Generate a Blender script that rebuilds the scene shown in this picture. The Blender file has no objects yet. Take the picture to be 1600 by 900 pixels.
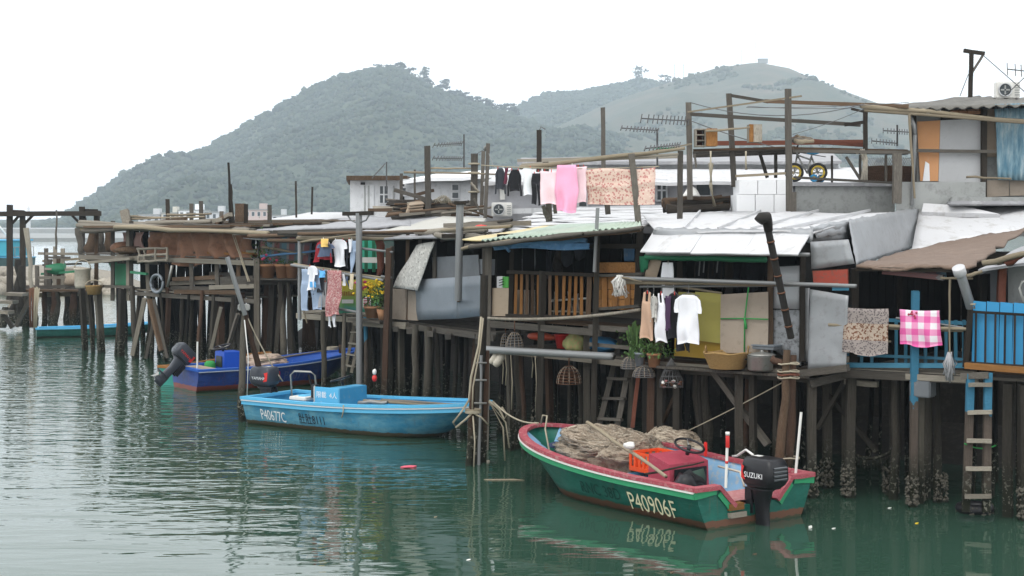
import bpy, bmesh, math, random
import numpy as np
from mathutils import Vector as V, Matrix, noise as NZ
R = math.radians
random.seed(7)
sc = bpy.context.scene
col = sc.collection

# ---------------------------------------------------------------- camera
FL, CZ, HY = 2400.0, 4.5, 350.0          # focal length in photo pixels, eye height, horizon row
cd = bpy.data.cameras.new('camera'); cam = bpy.data.objects.new('camera', cd); col.objects.link(cam)
cam.location = (0, 0, CZ); cam.rotation_euler = (R(90), 0, 0)
cd.sensor_width = 36; cd.lens = FL / 1600 * 36; cd.shift_y = -100 / 1600
cd.clip_start = .1; cd.clip_end = 9000
sc.camera = cam

# ---------------------------------------------------------------- sky, sun, exposure (bright overcast)
w = bpy.data.worlds.new('World'); sc.world = w; w.use_nodes = True
nt = w.node_tree; nt.nodes.clear()
sky = nt.nodes.new('ShaderNodeTexSky'); sky.sky_type = 'NISHITA'; sky.sun_disc = False
SUN_EL, SUN_ROT = 54, 205
sky.sun_elevation = R(SUN_EL); sky.sun_rotation = R(SUN_ROT)
sky.air_density = 1.6; sky.dust_density = 4
mx = nt.nodes.new('ShaderNodeMix'); mx.data_type = 'RGBA'
mx.inputs[0].default_value = .88                       # cloud cover over the clear sky
mx.inputs[7].default_value = (10.0, 10.15, 10.3, 1)
bg = nt.nodes.new('ShaderNodeBackground'); bg.inputs[1].default_value = .14
out = nt.nodes.new('ShaderNodeOutputWorld')
nt.links.new(sky.outputs[0], mx.inputs[6]); nt.links.new(mx.outputs[2], bg.inputs[0]); nt.links.new(bg.outputs[0], out.inputs[0])
sl = bpy.data.lights.new('sun', 'SUN'); sl.energy = .8; sl.angle = R(30); sl.color = (1, .97, .92)
so = bpy.data.objects.new('sun', sl); col.objects.link(so)
so.rotation_euler = (R(90 - SUN_EL), 0, R(180 - SUN_ROT))
so.location = (0, -20, 60)
sc.view_settings.view_transform = 'Standard'; sc.view_settings.look = 'None'
sc.view_settings.gamma = 1; sc.view_settings.exposure = .42
sc.cycles.volume_bounces = 3; sc.cycles.max_bounces = 8; sc.cycles.diffuse_bounces = 3; sc.cycles.glossy_bounces = 4
sc.cycles.transmission_bounces = 4; sc.cycles.transparent_max_bounces = 6
sc.cycles.use_fast_gi = False

# ---------------------------------------------------------------- helpers
def P(px, py, d): return V(((px - 800) / FL * d, d, CZ - (py - HY) / FL * d))
def PZ(px, py, z): return P(px, py, (CZ - z) * FL / (py - HY))     # the point seen at a pixel on the level z

class Face:                                # vertical front plane of a row of houses
    def __init__(s, pa, da, pb, db):
        s.a = V(P(pa, HY, da).xy); s.b = V(P(pb, HY, db).xy)
        s.u = (s.b - s.a).normalized(); s.n = V((-s.u.y, s.u.x))
        if s.n.y < 0: s.n = -s.n
    def d(s, px, off=0):
        r = V(((px - 800) / FL, 1)); return (s.a + off * s.n).dot(s.n) / r.dot(s.n)
    def p(s, px, py, off=0): return P(px, py, s.d(px, off))
    def g(s, px, z, off=0):
        q = P(px, HY, s.d(px, off)); q.z = z; return q
    def back(s, pt, off): return pt + V((s.n.x * off, s.n.y * off, 0))

def tag(o, label=None, cat=None, group=None, kind=None):
    if label: o['label'] = label
    if cat: o['category'] = cat
    if group: o['group'] = group
    if kind: o['kind'] = kind
    return o
def thing(name, label, cat, loc=(0, 0, 0), group=None, rz=0):
    o = bpy.data.objects.new(name, None); col.objects.link(o); o.empty_display_size = .2
    o.matrix_basis = Matrix.Translation(V(loc)) @ Matrix.Rotation(rz, 4, 'Z')
    return tag(o, label, cat, group)
def link(name, me, parent=None, M=None, m=None):
    o = bpy.data.objects.new(name, me); col.objects.link(o)
    if m is not None:
        if not me.materials: me.materials.append(m)
        if me.materials[0] is not m: o.material_slots[0].link = 'OBJECT'; o.material_slots[0].material = m
    if parent is not None:
        o.parent = parent; o.matrix_parent_inverse = parent.matrix_basis.inverted()
    o.matrix_basis = M if M is not None else Matrix.Identity(4)
    return o
def mesh(name, vs, fs, smooth=False):
    me = bpy.data.meshes.new(name); me.from_pydata([tuple(v) for v in vs], [], fs)
    if smooth: me.polygons.foreach_set('use_smooth', [True] * len(me.polygons))
    me.update(); return me
def copy_thing(src, M, label=None, group=None):
    c = src.copy(); col.objects.link(c); c.matrix_basis = M
    if label: c['label'] = label
    if group: c['group'] = group
    def rec(a, b):
        for ch in list(a.children):
            k = ch.copy(); col.objects.link(k); k.parent = b; rec(ch, k)
    rec(src, c); return c
def axes(a, b, up=None):
    z = (b - a); L = z.length; z = z / L
    up = up or (V((0, 0, 1)) if abs(z.z) < .9 else V((0, 1, 0)))
    x = up.cross(z)
    if x.length < 1e-4: x = V((1, 0, 0)).cross(z)
    x.normalize(); y = z.cross(x)
    return x, y, z, L

# unit meshes that beams, planks and poles share (length along local z)
rs = random.Random(3)
def unit_box(k, seg=3, j=.06):
    vs, fs = [], []
    for i in range(seg + 1):
        ox, oy = (rs.uniform(-j, j), rs.uniform(-j, j)) if 0 < i else (0, 0)
        for sx, sy in ((-1, -1), (1, -1), (1, 1), (-1, 1)):
            vs.append((sx * .5 * rs.uniform(1 - j * 1.5, 1) + ox, sy * .5 * rs.uniform(1 - j * 1.5, 1) + oy, i / seg + (rs.uniform(-.004, .004) if i in (0, seg) else 0)))
    for i in range(seg):
        b = i * 4
        for q in range(4): fs.append((b + q, b + (q + 1) % 4, b + 4 + (q + 1) % 4, b + 4 + q))
    fs += [(3, 2, 1, 0), tuple(seg * 4 + q for q in range(4))]
    return mesh('beam_mesh', vs, fs)
def unit_pole(k, n=8, seg=5, j=.24, taper=.3):
    vs, fs = [], []
    for i in range(seg + 1):
        t = i / seg; ox, oy = rs.uniform(-j, j), rs.uniform(-j, j); r = .5 * (1 + taper * (.5 - t)) * rs.uniform(.92, 1.08)
        for q in range(n):
            a = q / n * 2 * math.pi; rr = r * rs.uniform(.93, 1.07)
            vs.append((rr * math.cos(a) + ox, rr * math.sin(a) + oy, t))
    for i in range(seg):
        b = i * n
        for q in range(n): fs.append((b + q, b + (q + 1) % n, b + n + (q + 1) % n, b + n + q))
    fs += [tuple(range(n - 1, -1, -1)), tuple(seg * n + q for q in range(n))]
    return mesh('pole_mesh', vs, fs, True)
BOX = [unit_box(i) for i in range(8)]; POLE = [unit_pole(i) for i in range(8)]; PIPE = [unit_pole(i, 10, 1, 0, 0) for i in range(1)]
def _bar(name, parent, a, b, w, h, m, me, up=None, roll=0):
    x, y, z, L = axes(a, b, up)
    M = Matrix(((x.x * w, y.x * h, z.x * L, a.x), (x.y * w, y.y * h, z.y * L, a.y), (x.z * w, y.z * h, z.z * L, a.z), (0, 0, 0, 1)))
    if roll: M = M @ Matrix.Rotation(roll, 4, 'Z')
    return link(name, me, parent, M, m)
def pick(m): return random.choice(m) if isinstance(m, (list, tuple)) else m
def beam(name, parent, a, b, w, h, m, up=None): return _bar(name, parent, a, b, w, h, pick(m), random.choice(BOX), up)
def pole(name, parent, a, b, r, m):
    m = pick(m)
    if m.name.startswith(('galvanised', 'white_plastic')): return pipe(name, parent, a, b, r, m)
    return _bar(name, parent, a, b, 2 * r, 2 * r, pick(m), random.choice(POLE), None, 0)
def pipe(name, parent, a, b, r, m): return _bar(name, parent, a, b, 2 * r, 2 * r, pick(m), PIPE[0])

def tube_geo(vs, fs, pts, r, n=6, closed=False):
    k0 = len(vs); N = len(pts)
    for i, p in enumerate(pts):
        if closed: t = pts[(i + 1) % N] - pts[i - 1]
        else: t = pts[min(i + 1, N - 1)] - pts[max(i - 1, 0)]
        t = t.normalized() if t.length > 1e-9 else V((0, 0, 1))
        u = V((0, 0, 1)) if abs(t.z) < .9 else V((0, 1, 0))
        x = u.cross(t).normalized(); y = t.cross(x)
        rr = r[i] if isinstance(r, (list, tuple)) else r
        for q in range(n):
            a = q / n * 2 * math.pi; vs.append(p + x * (rr * math.cos(a)) + y * (rr * math.sin(a)))
    for i in range(N if closed else N - 1):
        b, c = k0 + i * n, k0 + ((i + 1) % N) * n
        for q in range(n): fs.append((b + q, b + (q + 1) % n, c + (q + 1) % n, c + q))
    if not closed: fs += [tuple(k0 + q for q in range(n - 1, -1, -1)), tuple(k0 + (N - 1) * n + q for q in range(n))]
def sag(a, b, s, n=10): return [a.lerp(b, i / n) - V((0, 0, s * 4 * (i / n) * (1 - i / n))) for i in range(n + 1)]
def tube(name, parent, pts, r, m, n=6, closed=False):
    vs, fs = [], []; o = pts[0].copy(); tube_geo(vs, fs, [p - o for p in pts], r, n, closed)
    return link(name, mesh(name, vs, fs, True), parent, Matrix.Translation(o), m)
def tubes(name, parent, lists, r, m, n=5):
    vs, fs = [], []; o = lists[0][0].copy()
    for pts in lists: tube_geo(vs, fs, [p - o for p in pts], r, n)
    return link(name, mesh(name, vs, fs, True), parent, Matrix.Translation(o), m)
def quad(name, parent, m, bl, br, tr, tl, nx=6, ny=4, warp=.008, thick=.018, corr=None, rag=0, seed=None, dent=0):
    """a sheet with its own thickness, slight warp, ragged edge and (corr = (pitch, height)) corrugation; local x along its foot"""
    seed = random.random() * 100 if seed is None else seed
    if corr: nx = max(nx, int((br - bl).length / corr[0] * 4))
    X = (br - bl).normalized(); N = X.cross((tl - bl)).normalized(); Y = N.cross(X)
    M = Matrix((( X.x, Y.x, N.x, bl.x), (X.y, Y.y, N.y, bl.y), (X.z, Y.z, N.z, bl.z), (0, 0, 0, 1))); I = M.inverted()
    top = []
    rq = random.Random(seed)
    for j in range(ny + 1):
        for i in range(nx + 1):
            s, t = i / nx, j / ny
            p = I @ (bl.lerp(br, s).lerp(tl.lerp(tr, s), t))
            wv = warp * NZ.noise(V((p.x * 1.3 + seed, p.y * 1.3, seed))) * 2
            if dent: wv += dent * abs(NZ.noise(V((p.x * 3 + seed, p.y * 3, seed * 2)))) * 2
            if corr: wv += corr[1] * math.sin(p.x / corr[0] * 2 * math.pi)
            p.z += wv
            if rag:
                if j in (0, ny): p.y += rq.uniform(-rag, rag)
                if i in (0, nx): p.x += rq.uniform(-rag, rag)
            top.append(p)
    n = len(top); vs = top + [p - V((0, 0, thick)) for p in top]; fs = []
    W = nx + 1
    for j in range(ny):
        for i in range(nx):
            a = j * W + i; fs.append((a, a + 1, a + 1 + W, a + W)); fs.append((n + a + W, n + a + 1 + W, n + a + 1, n + a))
    for i in range(nx):
        a = i; fs.append((a, n + a, n + a + 1, a + 1)); a = ny * W + i; fs.append((a + 1, n + a + 1, n + a, a))
    for j in range(ny):
        a = j * W; fs.append((a + W, n + a + W, n + a, a)); a = j * W + nx; fs.append((a, n + a, n + a + W, a + W))
    return link(name, mesh(name, vs, fs, bool(corr) or warp > .02 or dent > 0), parent, M, m)
def box(name, parent, m, c, size, rz=0, bev=.01, rx=0):
    bm = bmesh.new(); bmesh.ops.create_cube(bm, size=1)
    bmesh.ops.scale(bm, vec=size, verts=bm.verts)
    if bev: bmesh.ops.bevel(bm, geom=bm.edges[:], offset=bev, segments=2, affect='EDGES')
    me = bpy.data.meshes.new(name); bm.to_mesh(me); bm.free()
    return link(name, me, parent, Matrix.Translation(V(c)) @ Matrix.Rotation(rz, 4, 'Z') @ Matrix.Rotation(rx, 4, 'X'), m)
def lathe_geo(prof, n=20):
    vs, fs = [], []
    for r, z in prof:
        for q in range(n): a = q / n * 2 * math.pi; vs.append(V((r * math.cos(a), r * math.sin(a), z)))
    for i in range(len(prof) - 1):
        for q in range(n): fs.append((i * n + q, i * n + (q + 1) % n, (i + 1) * n + (q + 1) % n, (i + 1) * n + q))
    return vs, fs
def lathe(name, parent, m, prof, loc, n=20, sy=1, jit=0, rz=0):
    vs, fs = lathe_geo(prof, n)
    if jit: vs = [v * (1 + jit * NZ.noise(v * 7)) for v in vs]
    vs = [V((v.x, v.y * sy, v.z)) for v in vs]
    return link(name, mesh(name, vs, fs, True), parent, Matrix.Translation(V(loc)) @ Matrix.Rotation(rz, 4, 'Z'), m)
def blob(name, parent, m, c, size, sub=3, amp=.25, freq=1.6, seed=0, rz=0):
    bm = bmesh.new(); bmesh.ops.create_icosphere(bm, subdivisions=sub, radius=1)
    for v in bm.verts:
        k = 1 + amp * NZ.noise(v.co * freq + V((seed, 0, 0))) + amp * .4 * NZ.noise(v.co * freq * 3 + V((0, seed, 0)))
        v.co = V((v.co.x * size[0] * k, v.co.y * size[1] * k, v.co.z * size[2] * k))
    me = bpy.data.meshes.new(name); bm.to_mesh(me); bm.free(); me.polygons.foreach_set('use_smooth', [True] * len(me.polygons))
    return link(name, me, parent, Matrix.Translation(V(c)) @ Matrix.Rotation(rz, 4, 'Z'), m)

# ---------------------------------------------------------------- materials
class N:
    def __init__(s, name):
        s.m = bpy.data.materials.new(name); s.m.use_nodes = True; s.t = s.m.node_tree; s.t.nodes.clear()
        s.o = s.n('ShaderNodeOutputMaterial'); s.b = s.n('ShaderNodeBsdfPrincipled'); s.l(s.b.outputs[0], s.o.inputs[0])
    def n(s, k, **kw):
        x = s.t.nodes.new(k)
        for a, v in kw.items(): setattr(x, a, v)
        return x
    def l(s, a, b): s.t.links.new(a, b)
    def coord(s, stretch=(1, 1, 1), world=False, rnd=True):
        mp = s.n('ShaderNodeMapping'); mp.inputs['Scale'].default_value = stretch
        if world: s.l(s.n('ShaderNodeNewGeometry').outputs['Position'], mp.inputs[0]); return mp.outputs[0]
        s.l(s.n('ShaderNodeTexCoord').outputs['Object'], mp.inputs[0])
        if rnd:
            cx = s.n('ShaderNodeCombineXYZ'); ml = s.n('ShaderNodeMath', operation='MULTIPLY'); ml.inputs[1].default_value = 57
            s.l(s.n('ShaderNodeObjectInfo').outputs['Random'], ml.inputs[0])
            for k in range(3): s.l(ml.outputs[0], cx.inputs[k])
            s.l(cx.outputs[0], mp.inputs['Location'])
        return mp.outputs[0]
    def noise(s, vec, scale, detail=5, rough=.6, dist=0):
        x = s.n('ShaderNodeTexNoise'); x.inputs['Scale'].default_value = scale; x.inputs['Detail'].default_value = detail
        x.inputs['Roughness'].default_value = rough; x.inputs['Distortion'].default_value = dist; s.l(vec, x.inputs['Vector']); return x.outputs['Fac']
    def ramp(s, fac, stops, mode='LINEAR'):
        x = s.n('ShaderNodeValToRGB'); r = x.color_ramp; r.interpolation = mode
        while len(r.elements) < len(stops): r.elements.new(.5)
        for e, (p, c) in zip(r.elements, stops): e.position = p; e.color = (*c, 1) if isinstance(c, (tuple, list)) else (c, c, c, 1)
        s.l(fac, x.inputs[0]); return x.outputs[0]
    def mix(s, fac, a, b, mode='MIX'):
        x = s.n('ShaderNodeMix', data_type='RGBA', blend_type=mode)
        for v, i in ((fac, 0), (a, 6), (b, 7)):
            if hasattr(v, 'is_output'): s.l(v, x.inputs[i])
            else: x.inputs[i].default_value = v if i == 0 else (*v, 1)
        return x.outputs[2]
    def math(s, op, a, b=0):
        x = s.n('ShaderNodeMath', operation=op)
        for v, i in ((a, 0), (b, 1)):
            if hasattr(v, 'is_output'): s.l(v, x.inputs[i])
            else: x.inputs[i].default_value = v
        return x.outputs[0]
    def sep(s, vec): x = s.n('ShaderNodeSeparateXYZ'); s.l(vec, x.inputs[0]); return x.outputs
    def rand_val(s, c, amt):
        h = s.n('ShaderNodeHueSaturation'); mr = s.n('ShaderNodeMapRange'); mr.inputs[3].default_value = 1 - amt; mr.inputs[4].default_value = 1 + amt
        s.l(s.n('ShaderNodeObjectInfo').outputs['Random'], mr.inputs[0]); s.l(mr.outputs[0], h.inputs['Value'])
        if hasattr(c, 'is_output'): s.l(c, h.inputs['Color'])
        else: h.inputs['Color'].default_value = (*c, 1)
        return h.outputs[0]
    def done(s, c, rough=.7, metal=0, bump=None, bs=.3, bd=.02, spec=.35):
        if hasattr(c, 'is_output'): s.l(c, s.b.inputs['Base Color'])
        else: s.b.inputs['Base Color'].default_value = (*c, 1)
        if hasattr(rough, 'is_output'): s.l(rough, s.b.inputs['Roughness'])
        else: s.b.inputs['Roughness'].default_value = rough
        s.b.inputs['Metallic'].default_value = metal; s.b.inputs['Specular IOR Level'].default_value = spec
        if bump is not None:
            b = s.n('ShaderNodeBump'); b.inputs['Strength'].default_value = bs; b.inputs['Distance'].default_value = bd
            s.l(bump, b.inputs['Height']); s.l(b.outputs[0], s.b.inputs['Normal'])
        return s.m

def wood(name, a, b, c, rnd=.35, tide=False, paint=None):
    """weathered timber: grain along local z, a tint per piece, a wet weed and barnacle band at the foot of piles"""
    k = N(name); v = k.coord((6, 6, 1.4)); g = k.noise(v, 5, 6, .7, .6); p = k.noise(k.coord((1, 1, 2.2)), 3, 4, .6)
    cc = k.ramp(g, [(.28, a), (.5, b), (.75, c)]); cc = k.mix(k.math('MULTIPLY', p, .6), cc, tuple(x * .45 for x in a)); cc = k.rand_val(cc, rnd)
    ro = .85
    if paint:
        z = k.sep(k.coord(world=True))[2]
        f = k.math('ADD', z, k.math('MULTIPLY', k.noise(k.coord((1, 1, 1), True), 7, 5), .5))
        cc = k.mix(k.ramp(f, [(.0, 0), (.01, 0)] if False else [(.55, 0.0), (.6, 1.0)]) if False else k.math('GREATER_THAN', f, paint[1]), cc, paint[0])
    if tide:
        w = k.coord((1, 1, 1), True); z = k.sep(w)[2]
        zz = k.math('ADD', z, k.math('MULTIPLY', k.math('SUBTRACT', k.noise(w, 5, 4), .5), .55))
        mr = k.n('ShaderNodeMapRange'); mr.inputs[1].default_value = .95; mr.inputs[2].default_value = .35; k.l(zz, mr.inputs[0])
        cc = k.mix(mr.outputs[0], cc, (.022, .024, .016))
        sp = k.noise(w, 16, 3, .7); spm = k.math('MULTIPLY', k.math('GREATER_THAN', sp, .58), k.math('MULTIPLY', mr.outputs[0], k.math('GREATER_THAN', zz, .12)))
        cc = k.mix(k.math('MULTIPLY', spm, .8), cc, (.22, .21, .17))
        return k.done(cc, ro, 0, k.math('ADD', g, k.math('MULTIPLY', k.noise(w, 22, 3), 1)), .7, .03, .15)
    return k.done(cc, ro, 0, g, .5, .012, .12)
def plain(name, c, var=.3, scale=5, rough=.6, metal=0, rnd=.08, c2=None, amt=.4, thr=.55, bump=.15, stretch=(1, 1, 1), bscale=9):
    """painted or woven surface with broad blotches (c2 shows where paint has worn or dirt sits)"""
    k = N(name); v = k.coord(stretch); n1 = k.noise(v, scale, 6, .65); n2 = k.noise(v, scale * 3.7, 5, .7)
    cc = k.mix(n1, tuple(x * (1 - var) for x in c), tuple(min(1, x * (1 + var)) for x in c))
    if c2: cc = k.mix(k.math('MULTIPLY', k.ramp(n2, [(thr, 0), (min(1, thr + .14), 1)]), amt), cc, c2)
    cc = k.rand_val(cc, rnd)
    return k.done(cc, rough, metal, k.noise(v, bscale, 5), bump, .01)
M = {}
M['grey_wood'] = wood('grey_wood', (.05, .044, .037), (.12, .108, .092), (.23, .21, .18))
M['brown_wood'] = wood('brown_wood', (.05, .032, .02), (.13, .085, .055), (.22, .16, .11))
M['dark_wood'] = wood('dark_wood', (.018, .015, .012), (.045, .037, .03), (.08, .07, .055))
M['pale_wood'] = wood('pale_wood', (.16, .14, .11), (.3, .27, .22), (.42, .39, .33))
M['red_wood'] = wood('red_wood', (.09, .03, .02), (.19, .07, .045), (.26, .12, .09), .2)
M['orange_wood'] = wood('orange_wood', (.18, .075, .02), (.33, .16, .055), (.42, .22, .085), .2)
M['pile'] = wood('pile', (.034, .03, .024), (.078, .069, .056), (.14, .125, .104), .45, True)
M['pile_dark'] = wood('pile_dark', (.015, .0135, .011), (.034, .03, .025), (.07, .062, .052), .45, True)
M['pile_pale'] = wood('pile_pale', (.075, .065, .052), (.14, .125, .1), (.22, .2, .16), .3, True)
M['pile_rust'] = wood('pile_rust', (.055, .03, .02), (.105, .062, .042), (.15, .1, .075), .3, True)
M['pile_blue'] = wood('pile_blue', (.06, .05, .04), (.14, .11, .09), (.21, .17, .14), .1, True, ((.055, .2, .31), 1.9))
M['pile_shaded'] = wood('pile_shaded', (.004, .0037, .0033), (.009, .008, .007), (.02, .018, .015), .6, True)  # back-row piles: under-deck shade put into a darker wood colour
M['shaded_wood'] = wood('shaded_wood', (.004, .0033, .0027), (.008, .0068, .0055), (.016, .0135, .011))  # room walls: interior shade put into a near-black timber colour
PILES = [M['pile'], M['pile'], M['pile_dark'], M['pile_dark'], M['pile_pale'], M['pile_rust']]
WOODS = [M['grey_wood'], M['grey_wood'], M['brown_wood'], M['pale_wood']]
M['bamboo'] = wood('bamboo', (.2, .16, .11), (.32, .27, .19), (.42, .37, .28), .25)
M['pipe'] = plain('galvanised_pipe', (.22, .225, .225), .25, 6, .5, .35, .15, (.17, .1, .06), .5, .6)
M['white_sheet'] = plain('white_roof_paint', (.52, .52, .525), .1, 1.1, .6, 0, .05, (.26, .24, .21), .5, .53, .25, (1, .35, 1), 3)
M['offwhite_sheet'] = plain('cream_roof_sheet', (.4, .39, .35), .15, 1.5, .65, 0, .05, (.3, .27, .22), .4, .52, .3, bscale=3)
M['felt'] = plain('grey_roof_felt', (.27, .27, .28), .2, 1.1, .7, 0, .05, (.5, .5, .5), .5, .5, .3, (1, 2.5, 1), 3)
M['foil'] = plain('silver_foil', (.3, .31, .32), .2, 1.6, .45, .3, .05, (.2, .19, .18), .45, .52, .45, bscale=3.5)
M['zinc'] = plain('zinc_sheet', (.2, .225, .25), .2, 1.8, .55, .25, .08, (.12, .11, .1), .5, .6, .15)
M['zinc_dark'] = plain('zinc_sheet_dark', (.14, .15, .16), .3, 2.6, .6, .25, .1, (.28, .28, .27), .4, .6, .2)
M['brown_roof'] = plain('brown_roof_felt', (.15, .105, .078), .25, 1.6, .85, 0, .05, (.25, .19, .15), .5, .5, .6, (1, 2.2, 1), 12)
M['plastic_green'] = plain('green_plastic_sheet', (.36, .45, .36), .12, 1.7, .5, 0, .05, (.24, .27, .2), .5, .52, .1)
M['blue_paint'] = plain('blue_rail_paint', (.05, .2, .3), .18, 4, .5, 0, .08, (.1, .1, .1), .45, .62)
M['blue_panel'] = plain('blue_door_paint', (.035, .26, .5), .1, 1.6, .45, 0, .04, (.12, .3, .42), .35, .6)
M['concrete'] = plain('grey_concrete', (.3, .31, .3), .2, 1.4, .9, 0, .08, (.17, .17, .165), .55, .5, .3, (1, .5, 1))
M['white_wall'] = plain('white_plaster', (.55, .56, .57), .1, 1.6, .85, 0, .04, (.33, .34, .34), .5, .52, .2, (1, .4, 1))
M['bright_wall'] = plain('white_block_paint', (.84, .85, .86), .05, 2, .8, 0, .03, (.5, .5, .5), .3, .6)
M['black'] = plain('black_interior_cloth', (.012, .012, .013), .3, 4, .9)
M['glass'] = N('window_glass').done((.035, .045, .05), .08)
M['ply'] = plain('plywood', (.33, .26, .19), .14, 2, .75, 0, .06, (.2, .15, .1), .4, .58, .15, (1, 3, 1))
M['ply_grey'] = plain('grey_board', (.3, .25, .2), .16, 2, .8, 0, .05, (.18, .15, .12), .5, .55, .15)
M['mustard'] = plain('mustard_panel', (.42, .38, .1), .1, 1.5, .6, 0, .03, (.3, .27, .12), .4, .6)
M['ochre'] = plain('ochre_cloth', (.4, .25, .03), .15, 2, .7)
M['tarp_brown'] = plain('brown_tarpaulin', (.24, .12, .07), .22, 1.2, .75, 0, .05, (.13, .065, .04), .6, .5, .5, (1, .4, 1), 4)
M['tarp_blue'] = plain('blue_tarpaulin', (.09, .22, .4), .2, 2, .55, 0, .1, (.35, .4, .45), .5, .58, .5)
M['tarp_green'] = plain('green_tarpaulin', (.02, .17, .08), .2, 3, .5)
M['pink_cloth'] = plain('dusty_pink_cloth', (.4, .26, .23), .15, 2, .85)
M['black_plastic'] = plain('black_plastic', (.012, .012, .014), .2, 3, .35, 0, .05, (.05, .05, .05), .4, .6)
M['motor_grey'] = plain('slate_cowling', (.045, .05, .062), .15, 3, .35)
M['rope'] = plain('rope', (.35, .31, .23), .25, 30, .95)
M['rope_green'] = plain('green_rope', (.03, .25, .06), .2, 20, .8)
M['wire'] = N('wire').done((.12, .12, .12), .6)
M['antenna'] = N('antenna_alloy').done((.07, .07, .07), .5, .3)
M['rust'] = plain('rusty_iron', (.12, .055, .03), .35, 8, .85)
M['wicker'] = plain('wicker', (.36, .23, .09), .35, 18, .85, 0, .1, (.13, .08, .03), .6, .5, 1, (1, 1, 3), 40)
M['alu'] = plain('dented_aluminium', (.3, .3, .28), .2, 4, .4, .6, .05, (.12, .1, .08), .5, .55)
M['terracotta'] = plain('terracotta', (.3, .15, .075), .2, 8, .85, 0, .15)
M['leaf'] = plain('leaf_green', (.05, .11, .025), .45, 6, .6, 0, .3, (.1, .14, .04), .6, .5)
M['petal_yellow'] = N('yellow_petal').done((.75, .5, .02), .6)
M['petal_pink'] = N('pink_petal').done((.5, .05, .12), .6)
M['red_plastic'] = plain('red_plastic', (.6, .03, .025), .12, 4, .4)
M['orange_plastic'] = plain('orange_crate_plastic', (.75, .09, .02), .1, 4, .4)
M['white_plastic'] = plain('white_plastic', (.7, .69, .65), .08, 4, .45, 0, .05, (.35, .33, .3), .4, .6)
M['cream_plastic'] = plain('cream_bucket_plastic', (.5, .46, .38), .12, 4, .6, 0, .05, (.28, .25, .2), .6, .52)
M['net'] = plain('fishing_net', (.38, .31, .235), .35, 14, .95, 0, .1, (.12, .09, .06), .7, .5, 1.2, (1, 1, 1), 45)
M['net_pale'] = plain('pale_fishing_net', (.4, .34, .26), .35, 14, .95, 0, .1, (.2, .16, .12), .6, .52, 1, (1, 1, 1), 40)
def cloth(name, c, c2=None, amt=.3): return plain('cloth_' + name, c, .1, 5, .9, 0, .04, c2, amt, .55, .3, bscale=30)
for nm, c in dict(white=(.78, .79, .82), black=(.012, .012, .015), charcoal=(.03, .033, .042), maroon=(.09, .015, .03), pink=(.85, .38, .55), palepink=(.8, .6, .64), beige=(.5, .33, .23),
                  denim=(.3, .38, .5), navy=(.045, .06, .12), cream=(.65, .55, .4), red=(.3, .02, .03), slate=(.09, .12, .19), yellow=(.75, .5, .15), grey=(.35, .35, .36), purple=(.06, .03, .07), skyblue=(.12, .4, .75)).items():
    M['c_' + nm] = cloth(nm, c)
def floral(name, base, c1, c2, sc_=22, thr=.42):
    k = N(name); v = k.coord((1, 1, 1)); vo = k.n('ShaderNodeTexVoronoi'); vo.inputs['Scale'].default_value = sc_; k.l(v, vo.inputs['Vector'])
    n1 = k.noise(v, sc_ * .9, 3); cc = k.mix(k.math('LESS_THAN', vo.outputs['Distance'], thr), base, c1)
    cc = k.mix(k.math('GREATER_THAN', n1, .58), cc, c2); return k.done(cc, .9, 0, k.noise(v, 60, 2), .2, .004)
M['floral_blanket'] = floral('floral_blanket', (.62, .46, .38), (.46, .2, .18), (.66, .52, .44), 18, .42)
M['floral_red'] = floral('floral_trousers', (.45, .22, .21), (.3, .09, .1), (.55, .4, .37), 26, .42)
M['floral_pale'] = floral('floral_quilt', (.42, .41, .38), (.25, .24, .22), (.55, .54, .5), 12, .3)
def check():
    k = N('pink_check'); v = k.coord((1, 1, 1), rnd=False); X = k.sep(v)
    fx = k.math('LESS_THAN', k.math('FRACT', k.math('MULTIPLY', X[0], 1 / .2)), .5); fy = k.math('LESS_THAN', k.math('FRACT', k.math('MULTIPLY', X[1], 1 / .2)), .5)
    s = k.math('ADD', fx, fy); cc = k.ramp(k.math('MULTIPLY', s, .5), [(.0, (.8, .76, .78)), (.35, (.78, .3, .5)), (.8, (.7, .11, .34))], 'CONSTANT')
    return k.done(cc, .9)
M['pink_check'] = check()
def banded():
    k = N('brown_patterned_blanket'); v = k.coord((1, 1, 1), rnd=False); X = k.sep(v)
    vo = k.n('ShaderNodeTexVoronoi'); vo.inputs['Scale'].default_value = 30; k.l(v, vo.inputs['Vector'])
    a = k.mix(k.math('LESS_THAN', vo.outputs['Distance'], .4), (.3, .26, .24), (.12, .1, .1))
    b = k.mix(k.math('GREATER_THAN', k.noise(v, 26, 3), .52), (.42, .34, .27), (.16, .07, .04))
    band = k.math('MULTIPLY', k.math('GREATER_THAN', X[1], -.52), k.math('LESS_THAN', X[1], -.25))
    return k.done(k.mix(band, a, b), .95)
M['banded'] = banded()
def stripe_tarp():
    k = N('striped_tarpaulin'); v = k.coord((1, 1, 1), rnd=False); X = k.sep(v)
    fx = k.math('FRACT', k.math('MULTIPLY', X[0], 2.1)); cc = k.ramp(fx, [(0, (.3, .1, .09)), (.36, (.13, .16, .2)), (.5, (.12, .27, .33)), (.84, (.33, .3, .29))], 'CONSTANT')
    fy = k.math('LESS_THAN', k.math('FRACT', k.math('MULTIPLY', X[1], 3.4)), .45); cc = k.mix(k.math('MULTIPLY', fy, .45), cc, (.09, .12, .16))
    return k.done(k.mix(k.math('MULTIPLY', k.noise(v, 3, 5), .5), cc, (.2, .2, .2)), .85)
M['striped'] = stripe_tarp()
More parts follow.
